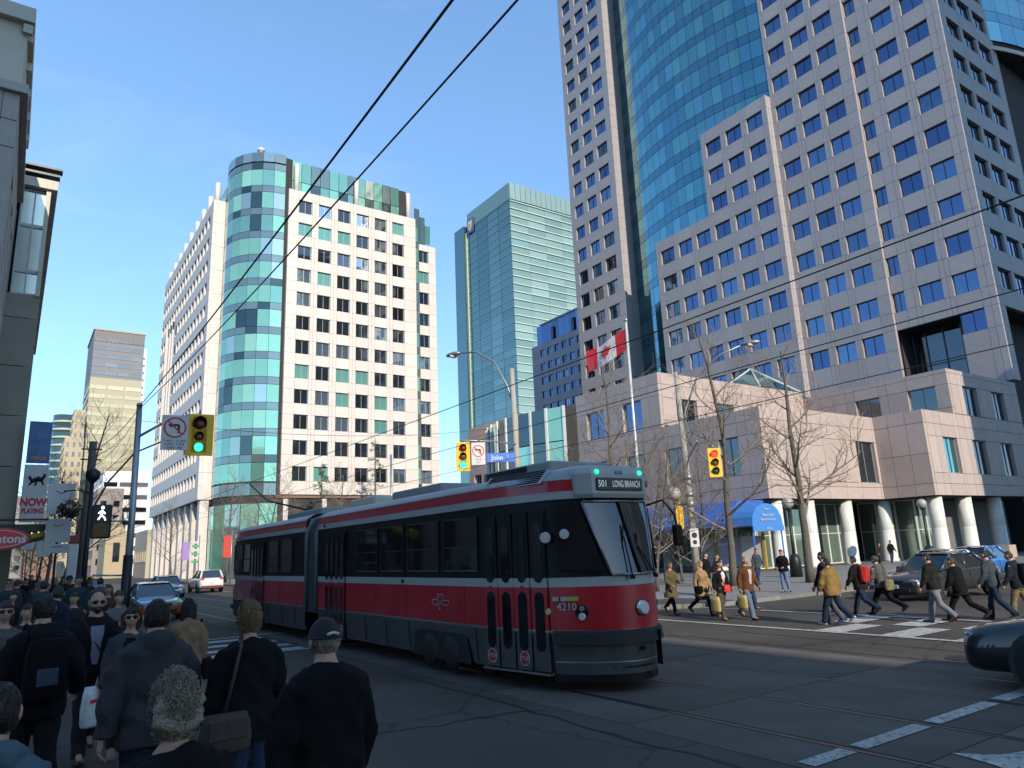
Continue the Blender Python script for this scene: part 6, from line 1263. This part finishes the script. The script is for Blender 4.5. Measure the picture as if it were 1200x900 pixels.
        if hairstyle in ('long', 'wavy', 'bob', 'curly'):
            dn = {'long': .34, 'wavy': .34, 'bob': .17, 'curly': .10}[hairstyle]; wd = {'long': .085, 'wavy': .11, 'bob': .09, 'curly': .088}[hairstyle]; n = 20; rows = 12; v = []
            for i in range(rows):
                s_ = i / (rows - 1); zz = .06 - s_ * (dn + .06); w = wd * (1 + .12 * math.sin(s_ * 3)) * (1 if s_ < .8 else 1 - (s_ - .8) * 2.2)
                for j in range(n):
                    a = 2 * math.pi * j / n; k = 1 + amp * 1.4 * (noise3((math.cos(a), math.sin(a), s_ * 2), 2.5, seed) + .6 * noise3((math.cos(a), math.sin(a), s_ * 2), 7, seed)); v.append(hc + Mh @ Vector((math.cos(a) * w * k, -.048 + math.sin(a) * w * .62 * k - .02 * s_, zz)))
            hb.add(v, [(i * n + j, i * n + (j + 1) % n, (i + 1) * n + (j + 1) % n, (i + 1) * n + j) for i in range(rows - 1) for j in range(n)] + [tuple((rows - 1) * n + j for j in range(n))], 0, True)
        if hairstyle == 'bun': hb.sphere(hc + Mh @ Vector((0, -.115, .03)), .045, 12, 8)
        if hairstyle in ('curly', 'wavy', 'tuft') and detail == 0:
            r = random.Random(seed)
            for i in range(900):
                d = Vector((r.gauss(0, 1), r.gauss(-.35, .9), r.gauss(.2, .9))).normalized(); k = thick * r.uniform(.95, 1.05)
                if d.y > .3 and d.z < .45: continue
                p = hc + Mh @ Vector((d.x * .078 * k, d.y * .1 * k, d.z * .12 * k)); e = d.orthogonal().normalized(); e.rotate(Matrix.Rotation(r.uniform(0, 6.28), 3, d)); g2 = d.cross(e); rr = r.uniform(.007, .018)
                hb.tube([p + e * rr * math.cos(q * 1.1) + g2 * rr * math.sin(q * 1.1) + d * (.004 * q - .01) for q in range(6)], .0021, 3)
        if detail == 0 and hairstyle in ('short', 'long', 'bob', 'bun'):
            r = random.Random(seed + 5)
            for i in range(520):
                d = Vector((r.gauss(0, 1), r.gauss(-.3, .9), r.gauss(.3, .8))).normalized()
                if (d.y > .2 and d.z < .5) or d.z < (-.5 if hairstyle == 'short' else -.3): continue
                pts_ = []; dd = d.copy(); L_ = .028 if hairstyle == 'short' else .06
                for q in range(5): pts_.append(hc + Mh @ (fn(dd) * (thick + .01 + .012 * math.sin(q * .8 + i)))); dd = (dd + Vector((r.gauss(0, .05), -.06, -.20 if d.z < .75 else 0)) * (L_ / .03) * .35).normalized()
                hb.tube(pts_, [.0032, .003, .0028, .0022, .0012], 3)
            if hairstyle in ('long', 'bob'):
                for i in range(260):
                    a = r.uniform(math.pi * .95, math.pi * 2.05); q0 = hc + Mh @ Vector((math.cos(a) * wd * 1.05, -.05 + math.sin(a) * wd * .70, .04)); hb.tube([q0 + Mh @ Vector((math.cos(a) * .012 * math.sin(k_ * .9 + i), -.006 * k_, -dn * k_ / 6)) for k_ in range(7)], [.004] * 5 + [.003, .001], 3)
        hb.build('hair', hm, t)
    if beard:
        bb = MB(); bb.sphere(hc, 1, 24, 16, 0, lambda d: Mh @ (fn(d) * (1.05 + .03 * noise3(d, 9, 2) if (d.z < -.35 and d.y > -.1) else .9))); bb.build('beard', HAIRM['darkbrown'], t)
    if hat:
        kb = MB(); hmz = mat('hat_' + hat[0], hat[1], .8, var=.1, bump=.3, bscale=60)
        kb.sphere(hc, 1, 28, 16, 0, lambda d: Mh @ Vector((d.x * .094, d.y * .112 - .004, max(d.z, .12) * .128 + (.004)))); kb.tube([hc + Mh @ Vector((.094 * math.cos(a), -.004 + .112 * math.sin(a), .022)) for a in rng(0, 2 * math.pi, 20)], .006, 5)
        kb.extr([hc + Mh @ Vector((math.cos(a) * .085, .07 + math.sin(a) * .11, .026 - .02 * math.sin(a))) for a in rng(0, math.pi, 10)], (0, 0, .008)); ho = kb.build('cap', hmz, t)
        if len(hat) > 2:
            b2 = MB(); b2.tube([hc + Mh @ Vector((x_, -.118, .045 + .006 * math.cos(x_ * 60))) for x_ in (-.035, -.017, 0, .017, .035)], .009, 6); b2.build('cap_badge', mat('badge', (.45, .45, .45), .5), ho)
    # legs
    if not bare_legs:
        lb = MB(); inf = .016 * legw
        for (hp, k, a, f) in P.leg: limb(lb, [hp + up + Vector((0, 0, .06)), hp.lerp(k, .5) + up, k + up, k.lerp(a, .4) + up, a + up + Vector((0, -.008, -.02))], [.088 + inf * .6, .078 + inf, .062 + inf, .058 + inf * 1.2, .048 + inf * 1.5], 12)
        vtube(lb, [(z, w + .012, d + .012, y) for z, w, d, y in torso_rings(fem, 0, .80, 1.02)], lambda p: Vector(p) + up); o = lb.build('trousers' if legw > .6 else 'leggings', cloth(*legs), t); PEND.append((o, vox, .006, seed + 1))
    if skirt:
        kb = MB(); zz = skirt[2]; vtube(kb, [(z, w + .02 + (1.0 - z) * .10, d + .02 + (1.0 - z) * .12, 0) for z, w, d in [(zz, .17, .13), ((zz + 1) / 2, .172, .13), (.92, .172, .127), (1.02, .155, .112)]], lambda p: Vector(p) + up); kb.build('skirt', cloth(skirt[0], skirt[1]), t)
    sb = MB()
    for (hp, k, a, f) in P.leg:
        side = f.cross(Vector((0, 0, 1))).normalized(); upv = side.cross(f).normalized(); A = a + up - upv * .035
        v = []; prof = [(-.065, .034, .03, .07), (-.03, .040, .0, .085), (.04, .042, .0, .085), (.11, .047, .0, .05), (.17, .042, .0, .042), (.205, .022, .008, .03)]
        n = 8
        for (y_, w, z0_, z1_) in prof:
            for x_, z_ in ((-w, -.04 + z0_), (-w * 1.02, -.01), (-w * .8, z1_ - .05), (0, z1_ - .038), (w * .8, z1_ - .05), (w * 1.02, -.01), (w, -.04 + z0_), (0, -.04 + z0_)): v.append(A + f * y_ + side * x_ + upv * z_)
        sb.add(v, [(i * n + j, i * n + (j + 1) % n, (i + 1) * n + (j + 1) % n, (i + 1) * n + j) for i in range(5) for j in range(n)] + [tuple(range(n)), tuple(5 * n + j for j in range(n - 1, -1, -1))], 0, True)
    sb.build('shoes', mat('shoe_%.2f_%.2f_%.2f' % shoes, shoes, .5, var=.1), t)
    # upper garment with sleeves
    jb = MB(); rg = torso_rings(fem, bulk, .80, 1.46 if fem else 1.49)
    if hem > .86: rg = [r_ for r_ in rg if r_[0] >= hem]
    elif hem < .78: rg = [(hem + (.80 - hem) * q, .165 + bulk + flare * (1 - q) + .02, .125 + bulk + flare * (1 - q) + .03, 0) for q in (0, .5)] + rg
    else: rg = [(hem, rg[0][1] + .01, rg[0][2] + .01, 0)] + [r_ for r_ in rg if r_[0] > hem + .03]
    vtube(jb, rg, L, 24)
    for (A, E, W, d2, s_) in P.arm: limb(jb, [A + up + Vector((-s_ * .07, 0, -.03)), A + up + Vector((-s_ * .012, 0, -.028)), A.lerp(E, .5) + up, E + up, E.lerp(W, .5) + up, W + up - d2 * .01], [.05 + bulk * .5, .058 + bulk * .6, .056 + bulk * .6, .048 + bulk * .6, .044 + bulk * .5, .037 + bulk * .5], 12)
    if collar: jb.tube([L((.088 * math.cos(a), -.012 + .080 * math.sin(a), 1.485 - .022 * math.sin(a) - (.03 if fem else 0))) for a in rng(0, 2 * math.pi, 16)], .021, 7)
    if hood: jb.sphere(L((0, -.105, 1.46)), (.125, .07, .085), 14, 10); jb.tube([L((.105 * math.cos(a), -.03 + .10 * math.sin(a), 1.475 - .035 * math.sin(a))) for a in rng(0, 2 * math.pi, 16)], .033, 8)
    jo = jb.build('coat' if hem < .7 else 'jacket', cloth(*top), t); PEND.append((jo, vox, .015 if detail == 0 else .013, seed + 2))
    if shirt:
        s2 = MB(); pts = [(-.035, 1.47), (.035, 1.47), (.062, 1.30), (.065, 1.0), (-.065, 1.0), (-.062, 1.30)]
        rgs = torso_rings(fem, bulk + .012, .98, 1.45); v = []; n = 7
        for (z, w, d, y) in rgs:
            hw_ = .05 if z > 1.4 else .065 if z > 1.25 else .045 if z > 1.08 else .025
            for j in range(n): x_ = -hw_ + 2 * hw_ * j / (n - 1); v.append(L((x_, y + d * math.sqrt(max(0, 1 - (x_ / w) ** 2)) ** .85, z)))
        s2.add(v, [(i * n + j, i * n + j + 1, (i + 1) * n + j + 1, (i + 1) * n + j) for i in range(len(rgs) - 1) for j in range(n - 1)], 0, True); s2.build('shirt', cloth(*shirt), t)
    t['_P'] = 0
    del t['_P']
    return t, (lambda p: Matrix.Rotation(rz, 3, 'Z') @ (Vector(p) * S) + Vector(loc)), P, up, S
EXTRA = {}
def bag(name, label, cat, world_fn, pts_strap, c, size, m, group=None, flap=True, rz=0):
    t = thing(name, label, cat, world_fn(c), rz, group); b = MB(); n = 12; w, d, h_ = size; v = []
    for z, k in ((-.5, .92), (-.42, 1.0), (-.1, 1.04), (.25, .96), (.5, .82)):
        for j in range(n): a = 2 * math.pi * j / n; x, y = math.cos(a), math.sin(a); v.append((math.copysign(abs(x) ** .5, x) * w / 2 * k, math.copysign(abs(y) ** .5, y) * d / 2 * k, z * h_))
    b.add(v, [(i * n + j, i * n + (j + 1) % n, (i + 1) * n + (j + 1) % n, (i + 1) * n + j) for i in range(4) for j in range(n)] + [tuple(range(n - 1, -1, -1)), tuple(4 * n + j for j in range(n))], 0, True); b.build('pouch', m, t)
    if flap: 
        for q_ in (-1, 1): b = MB(); b.bevbox((0, q_ * d * .5, h_ * .12), (w * .8, .02, h_ * .55), .008); b.build('flap', m, t)
    if pts_strap:
        b = MB(); o = world_fn(c); Mi = Matrix.Rotation(-rz, 3, 'Z'); b.tube([Mi @ (world_fn(p) - o) for p in pts_strap], (.012), 6); b.build('strap', m, t)
    return t
# ---- nearest people, seen from behind (they walk away along the crossing)
A0 = ((-8, 10, 20), (6, 10, 25))
person('man in black cap and black coat, nearest, seen from behind', (1.50, 4.05, .12), R(4), 1.66, stride=.5, arms=((-6, 14, 12), (8, 14, 14)), top=('blackcoat', (.010, .010, .011)), hem=.60, bulk=.055, flare=.03, legs=('black', (.012, .012, .014)), hair='grey', hat=('black', (.008, .008, .009), 1), detail=0, skin=0)
person('woman with frizzy grey hair in black coat at the bottom edge', (.58, 3.12, .12), R(6), 1.57, fem=True, stride=.3, top=('blackwool', (.011, .011, .012)), hem=.62, bulk=.05, legs=('black', (.012, .012, .014)), hair='grey', hairstyle='curly', detail=0)
w_, fnw, Pw, upw, Sw = person('woman in black jacket and jeans with curly fair hair, seen from behind', (1.62, 6.05, 0), R(2), 1.80, fem=True, stride=.35, arms=((5, 14, 10), (10, 16, 35)), top=('black', (.010, .010, .011)), hem=.78, bulk=.04, legs=('denim', (.032, .05, .095)), hair='blond', hairstyle='tuft', detail=0)
bag('shoulder_bag', 'grey brown canvas shoulder bag worn by the woman in jeans', 'bag', fnw, [(-.20, -.13, 1.0), (-.15, -.155, 1.25), (-.10, -.12, 1.45), (-.06, .02, 1.50), (-.1, .15, 1.3)], (-.20, -.17, .88), (.36, .14, .26), cloth('canvas', (.085, .07, .058)), rz=R(8))
person('man in grey hooded jacket with short dark hair, seen from behind', (.98, 6.25, 0), R(-3), 1.86, stride=.6, arms=((-12, 14, 10), (10, 12, 14)), top=('greyhood', (.050, .050, .056)), hem=.80, bulk=.045, hood=True, legs=('navy', (.015, .018, .03)), hair='darkbrown', detail=0)
w_, fnw, Pw, upw, Sw = person('woman in beige trench coat with long black hair, seen from behind', (2.05, 10.7, 0), R(0), 1.68, fem=True, stride=.7, lead=-1, top=('beige', (.26, .165, .10)), hem=.50, bulk=.035, flare=.05, bare_legs=True, hair='black', hairstyle='long', shoes=(.02, .02, .02), detail=0)
bag('handbag', 'black handbag on the shoulder of the woman in beige', 'bag', fnw, [(.24, .02, .95), (.21, .0, 1.25), (.17, -.02, 1.45), (.22, .1, 1.1)], (.27, .0, .80), (.30, .14, .26), cloth('blackbag', (.012, .012, .012)), rz=R(80))
w_, fnw, Pw, upw, Sw = person('man in black jacket with backpack, seen from behind at left', (.32, 8.0, 0), R(8), 1.90, stride=.6, lead=-1, arms=((-8, 16, 20), (4, 18, 40)), top=('nearblack', (.013, .013, .015)), hem=.80, bulk=.045, legs=('darkgrey', (.02, .02, .022)), hair='darkbrown', detail=0)
bp_ = bag('backpack', 'black backpack worn by the man at left', 'backpack', fnw, [(-.1, -.18, 1.40), (-.12, -.02, 1.52), (-.13, .13, 1.40)], (0, -.24, 1.18), (.32, .2, .48), cloth('packblack', (.010, .010, .012)), rz=R(8))
b = MB(); b.bevbox((0, -.115, -.06), (.16, .02, .14), .006); b.build('pack_patch', cloth('packblue', (.06, .08, .12)), bp_)
person('woman in denim jacket with grey hood at the lower left corner', (.02, 3.55, .12), R(-14), 1.56, fem=True, stride=.3, top=('denimjacket', (.085, .13, .16)), hem=.85, bulk=.045, hood=True, legs=('black', (.012, .012, .014)), hair='darkbrown', hairstyle='bun', detail=0)
b = MB()
# ---- people coming towards the viewer
w_, fnw, Pw, upw, Sw = person('bald bearded man in dark suit and sunglasses walking towards the viewer', (.93, 10.2, 0), R(184), 1.86, stride=.8, arms=((6, 10, 20), (-10, 10, 20)), top=('suit', (.014, .015, .02)), hem=.80, bulk=.03, shirt=('paleblue', (.26, .29, .36)), legs=('suitgrey', (.03, .03, .034)), shoes=(.05, .025, .012), bald=True, beard=True, shades=True, detail=0)
bag('messenger_bag', 'brown strap bag across the suited man', 'bag', fnw, [(.14, .12, 1.44), (.02, .17, 1.2), (-.12, .15, 1.0), (-.2, .06, .92)], (-.24, .0, .86), (.10, .28, .22), cloth('brownbag', (.05, .03, .02)), rz=R(4))
w_, fnw, Pw, upw, Sw = person('woman with sunglasses and dark bob in patterned grey jacket facing the viewer', (1.22, 9.5, 0), R(176), 1.68, fem=True, stride=.7, lead=-1, arms=((20, 8, 75, 15), (8, 10, 25)), top=('pattern', (.055, .060, .062)), hem=.72, bulk=.035, shirt=('blacktop', (.01, .01, .01)), legs=('greypants', (.06, .058, .055)), shoes=(.30, .19, .13), hair='darkbrown', hairstyle='bob', shades=True, detail=0)
bag('handbag', 'large black handbag held by the woman with sunglasses', 'bag', fnw, [(-.22, .1, .85), (-.20, .16, 1.08), (-.24, .12, .85)], (-.20, .12, .66), (.36, .16, .36), cloth('blackbag', (.012, .012, .012)), rz=R(10))
bag('plastic_bag', 'white plastic shopping bag with red print', 'bag', fnw, [(.30, .1, .86), (.30, .12, 1.0), (.32, .1, .86)], (.31, .12, .70), (.26, .12, .40), mat('plastic_white', (.52, .53, .52), .35, var=.15, scale=9, bump=.5, bscale=14), flap=False, rz=R(20))
b = MB(); b.bevbox((0, 0, 0), (.15, .006, .035), .002); b.bevbox((.01, 0, -.06), (.11, .006, .03), .002); b.build('red_print', m_red, bpy.data.objects['plastic_bag'], loc=(0, .064, .06))
b = MB(); b.bevbox((0, 0, 0), (.15, .006, .035), .002); b.build('red_print', m_red, bpy.data.objects['plastic_bag'], loc=(0, -.066, .06))
person('woman with sunglasses in grey top at the left edge', (.03, 10.6, 0), R(186), 1.78, fem=True, stride=.4, top=('greytop', (.10, .10, .095)), hem=.86, bulk=.02, legs=('black', (.012, .012, .014)), hair='darkbrown', hairstyle='bob', shades=True, detail=1)
person('young woman with black hair in dark scarf behind the backpack man', (.30, 12.6, .0), R(180), 1.66, fem=True, stride=.4, top=('darkscarf', (.03, .03, .03)), hem=.8, bulk=.035, hair='black', hairstyle='long', detail=1, legs=('black', (.012, .012, .014)))
# ---- crowd on the left pavement
rc = random.Random(21)
tops = [('c%d' % i, c) for i, c in enumerate([(.015, .015, .018), (.03, .03, .035), (.05, .045, .04), (.02, .025, .045), (.09, .085, .08), (.07, .03, .025), (.14, .13, .12), (.03, .05, .06)])]
tn = ['black', 'charcoal', 'brown', 'navy', 'grey', 'maroon', 'pale grey', 'slate']
hn = {'black': 'black', 'darkbrown': 'dark brown', 'brown': 'brown', 'blond': 'fair', 'grey': 'grey'}
spots = [(1.6, 14.2), (.75, 15.0), (-.35, 15.6), (1.15, 16.9), (.2, 17.8), (1.9, 18.6), (-.5, 19.6), (.75, 20.4), (1.5, 21.5), (0.1, 22.6), (2.2, 23.6), (1.0, 25.0), (.3, 26.4), (1.7, 27.7), (2.4, 29.5), (.9, 30.8), (1.6, 33.5), (.7, 36), (2.1, 38), (1.3, 41), (2.5, 46), (1.2, 49)]
for i, (x, y) in enumerate(spots):
    fem = rc.random() < .55; k = rc.randrange(8); hr = rc.choice(['black', 'darkbrown', 'brown', 'darkbrown', 'blond']); toward = rc.random() < .62
    z = .12 if (y > 17.3 and x < 3) else 0
    person('%s in %s top %s, %s in left crowd' % (hn[hr] + ' haired ' + ('woman' if fem else 'man'), tn[k], 'facing the viewer' if toward else 'walking away', ['first', 'second', 'third', 'fourth', 'fifth', 'sixth', 'seventh', 'eighth', 'ninth', 'tenth', 'eleventh', 'twelfth', 'thirteenth', 'fourteenth', 'fifteenth', 'sixteenth', 'seventeenth', 'eighteenth', 'nineteenth', 'twentieth', 'twenty-first', 'last'][i]),
           (x, y, z), R(180 + rc.gauss(0, 12)) if toward else R(rc.gauss(0, 10)), rc.uniform(1.62, 1.76) if fem else rc.uniform(1.72, 1.88), fem=fem, stride=rc.uniform(.2, .9), lead=rc.choice((-1, 1)), top=tops[k], hem=rc.choice((.8, .84, .6)), bulk=.03, legs=rc.choice([('denim', (.04, .06, .11)), ('black', (.012, .012, .014))]), hair=hr, hairstyle=rc.choice(['long', 'bob', 'wavy']) if fem else 'short', shades=rc.random() < .3, detail=2, skin=rc.choice((0, 0, 1)), hood=rc.random() < .25, turn=rc.gauss(0, 22), hat=(('crowdcap', (.03, .03, .035)) if (not fem and rc.random() < .2) else None), group='crowd on the left pavement')
# ---- people on the far crosswalk
G = 'people on the south crosswalk'
person('woman in olive trench coat and sunglasses, leftmost on the far crosswalk', (17.0, 16.35, 0), R(172), 1.62, fem=True, stride=1.0, arms=((15, 8, 60, 20), (5, 8, 50, 15)), top=('olive', (.115, .095, .05)), hem=.60, bulk=.025, flare=.04, legs=('black', (.012, .012, .014)), legw=.5, shoes=(.015, .012, .01), hair='brown', hairstyle='bob', shades=True, detail=1, group=G)
w_, fnw, Pw, upw, Sw = person('woman with windblown fair hair and tan fur trimmed coat', (17.25, 15.35, 0), R(175), 1.62, fem=True, stride=1.1, lead=-1, top=('fur', (.33, .21, .10)), hem=.66, bulk=.045, flare=.03, legs=('black', (.012, .012, .014)), legw=.4, skirt=('olivegrey', (.06, .055, .04), .55), hair='blond', hairstyle='wavy', detail=1, group=G)
bag('shoulder_bag', 'dark shoulder bag of the woman in the fur trimmed coat', 'bag', fnw, [(.2, .08, .95), (.17, 0, 1.42)], (.22, .1, .82), (.12, .28, .2), cloth('blackbag', (.012, .012, .012)))
w_, fnw, Pw, upw, Sw = person('woman in white top and black cardigan with red purse', (16.45, 13.95, 0), R(170), 1.62, fem=True, stride=.55, top=('blackcard', (.014, .014, .015)), hem=.82, bulk=.02, shirt=('white', (.62, .60, .58)), legs=('grey', (.075, .072, .065)), shoes=(.20, .09, .03), hair='darkbrown', hairstyle='bob', detail=1, group=G)
bag('purse', 'small bright red purse on a strap', 'bag', fnw, [(-.02, .18, 1.0), (.05, .17, 1.2), (.14, .05, 1.43)], (-.06, .21, .92), (.2, .08, .19), mat('red_leather', (.55, .02, .015), .5), rz=R(150))
bag('shopping_bag', 'yellow print shopping bag on the left of the couple', 'bag', fnw, [(.27, .05, .68), (.26, .05, .80)], (.28, .05, .48), (.12, .30, .40), mat('bag_yellow', (.36, .28, .10), .7, var=.35, scale=14), flap=False)
w_, fnw, Pw, upw, Sw = person('man in brown blazer, pink shirt and jeans', (16.95, 13.45, 0), R(172), 1.72, stride=.9, top=('brownblazer', (.12, .052, .025)), hem=.78, bulk=.03, shirt=('pink', (.52, .42, .42)), legs=('bluejeans', (.12, .17, .25)), shoes=(.03, .02, .015), hair='grey', detail=1, group=G, skin=0)
bag('shopping_bag', 'yellow print shopping bag between the couple', 'bag', fnw, [(.26, .05, .68), (.25, .05, .80)], (.27, .05, .50), (.12, .30, .36), MATS['bag_yellow'], flap=False)
person('person in dark clothes half hidden behind the brown blazer', (19.3, 15.3, 0), R(175), 1.60, stride=.9, lead=-1, top=('darknavy', (.02, .022, .03)), hem=.8, bulk=.03, hair='black', detail=1, group=G)
person('dark haired person standing behind the fair haired woman', (22.6, 19.8, .12), R(200), 1.60, stride=.2, top=('black', (.010, .010, .011)), hem=.7, bulk=.035, hair='brown', detail=1, group=G, legs=('black', (.012, .012, .014)))
person('person in dark maroon jacket behind the white top woman', (22.2, 18.9, .12), R(190), 1.55, fem=True, stride=.3, top=('maroonj', (.05, .02, .02)), hem=.75, bulk=.035, hair='brown', hairstyle='bob', detail=1, group=G)
person('person in slate jacket behind the posters', (29.0, 22.3, .12), R(170), 1.62, stride=.4, top=('slatej', (.06, .07, .08)), hem=.8, bulk=.03, hair='darkbrown', detail=1, group=G)
person('man in dark jacket and blue jeans standing alone on the pavement', (24.7, 17.8, .12), R(95), 1.60, stride=.15, arms=((5, 8, 60, 20), (5, 8, 60, 20)), top=('blackj', (.012, .012, .014)), hem=.85, bulk=.04, legs=('lightjeans', (.15, .22, .36)), hair='black', detail=1, group=G, tilt=12)
person('man in dark jacket leading the group at the crosswalk middle', (17.15, 11.15, 0), R(10), 1.76, stride=.6, top=('purpleblack', (.025, .02, .03)), hem=.8, bulk=.03, legs=('greyjeans', (.10, .10, .12)), shoes=(.05, .12, .4), hair='black', detail=1, group=G)
person('person in shiny gold brown puffer jacket and black hood', (16.85, 10.85, 0), R(-12), 1.64, stride=1.1, lead=-1, top=('gold', (.24, .15, .055)), hem=.80, bulk=.05, hood=True, legs=('darkjeans', (.022, .035, .06)), shoes=(.55, .55, .52), hair='black', detail=1, group=G)
w_, fnw, Pw, upw, Sw = person('person in black and red jacket stepping left', (19.2, 11.5, 0), R(-4), 1.64, stride=1.2, lean=7, top=('blackred', (.018, .016, .015)), hem=.8, bulk=.035, legs=('darkjeans', (.022, .035, .06)), hair='black', detail=1, group=G)
bag('backpack', 'red backpack worn by the person stepping left', 'backpack', fnw, None, (0, -.20, 1.18), (.30, .18, .42), cloth('packred', (.38, .035, .03)))
w_, fnw, Pw, upw, Sw = person('man in grey jacket and flat cap striding left', (19.6, 11.1, 0), R(-6), 1.64, stride=1.3, lead=-1, lean=9, top=('greyj', (.10, .095, .095)), hem=.84, bulk=.03, legs=('black', (.012, .012, .014)), hair='black', hat=('greycap', (.05, .045, .04)), detail=1, group=G)
bag('messenger_bag', 'olive messenger bag at the hip of the man in flat cap', 'bag', fnw, [(-.02, -.2, .98), (.02, -.18, 1.25), (.1, 0, 1.46)], (-.05, -.26, .86), (.34, .12, .28), cloth('olivebag', (.20, .17, .075)))
person('man in black leather jacket and pale jeans', (18.4, 9.15, 0), R(4), 1.66, stride=.9, lean=4, top=('leather', (.020, .020, .017), .3), hem=.86, bulk=.035, legs=('palejeans', (.17, .19, .20)), shoes=(.08, .03, .025), hair='black', detail=1, group=G)
person('person in black clothes beside the leather jacket man', (19.0, 8.85, 0), R(0), 1.58, stride=1.3, lead=-1, lean=8, top=('allblack', (.011, .011, .012)), hem=.75, bulk=.04, legs=('black', (.012, .012, .014)), shoes=(.05, .03, .025), hair='brown', detail=1, group=G)
person('man in pale denim vest and dark sleeves near the right edge', (19.75, 8.42, 0), R(5), 1.66, stride=.8, lean=5, top=('vest', (.055, .07, .085)), hem=.84, bulk=.035, legs=('darkjeans', (.022, .035, .06)), hair='black', detail=1, group=G)
w_, fnw, Pw, upw, Sw = person('man with navy jacket and backpack at the right edge', (19.9, 7.95, 0), R(5), 1.62, stride=.8, lead=-1, lean=5, top=('navyj', (.02, .024, .035)), hem=.82, bulk=.035, legs=('khaki', (.20, .16, .08)), hair='brown', detail=1, group=G)
bag('backpack', 'black backpack at the right edge of the picture', 'backpack', fnw, None, (0, -.22, 1.18), (.30, .2, .44), cloth('packblack', (.010, .010, .012)))
person('person in dark clothes far off by the podium columns', (52.0, 28.4, .12), R(160), 1.60, stride=.2, top=('black', (.010, .010, .011)), hem=.8, hair='black', detail=2, group=G)
person('person in dark red far off beside the columns', (51.0, 28.7, .12), R(200), 1.45, fem=True, stride=.2, top=('maroonj', (.05, .02, .02)), hem=.8, hair='black', hairstyle='bob', detail=2, group=G)
# ---- fuse the body and clothing surfaces
for o, vx, amp, sd in PEND:
    md = o.modifiers.new('fuse', 'REMESH'); md.mode = 'VOXEL'; md.voxel_size = vx; md.use_smooth_shade = True
    sm = o.modifiers.new('soft', 'SMOOTH'); sm.factor = .5; sm.iterations = 5 if amp else 2
bpy.context.view_layer.update(); dg = bpy.context.evaluated_depsgraph_get()
for o, vx, amp, sd in PEND:
    me = bpy.data.meshes.new_from_object(o.evaluated_get(dg)); o.modifiers.clear()
    if amp:
        n = len(me.vertices); co = np.empty(n * 3, 'f'); no = np.empty(n * 3, 'f'); me.vertices.foreach_get('co', co); me.vertices.foreach_get('normal', no); co = co.reshape(-1, 3); no = no.reshape(-1, 3)
        ang = np.arctan2(co[:, 1], co[:, 0]); q = co * [9, 9, 6] + sd; w = .9 * np.sin(co[:, 2] * 17 + 2.2 * np.sin(ang * 1.5 + sd) + 1.2 * np.sin(co[:, 2] * 5 + sd)) * np.clip(np.sin(ang * 2 + sd) + .3, 0, 1) + np.sin(q[:, 0] * 1.3 + 2.1 * np.sin(q[:, 2] * 1.7 + sd)) * np.sin(q[:, 2] * 2.3 + 1.7 * np.sin(q[:, 1] * 1.9)) + .6 * np.sin(q[:, 2] * 5.1 + 2 * np.sin(q[:, 0] * 2.2 + q[:, 1] * 2.7)) + .4 * np.sin(q[:, 0] * 4.3 + q[:, 2] * 3.1)
        co += no * (w[:, None] * amp * .55); me.vertices.foreach_set('co', co.ravel())
    ex = EXTRA.get(o.name)
    if ex:
        v0 = [tuple(v.co) for v in me.vertices]; f0 = [tuple(p.vertices) for p in me.polygons]; m2 = MB(); m2.v = v0; m2.f = f0; m2.m = [0] * len(f0); m2.sm = [True] * len(f0); m2.add(ex.v, ex.f, 0, True); mt_ = o.data.materials[0]; me = m2.mesh('body', mt_)
    else:
        if not me.materials: me.materials.append(o.data.materials[0])
    me.polygons.foreach_set('use_smooth', [True] * len(me.polygons)); me.update(); o.data = me
    if 'extra' in o: del o['extra']
# ---- keep the source meshes of the fused surfaces out of the file
for m_ in [m for m in bpy.data.meshes if m.users == 0]: bpy.data.meshes.remove(m_)
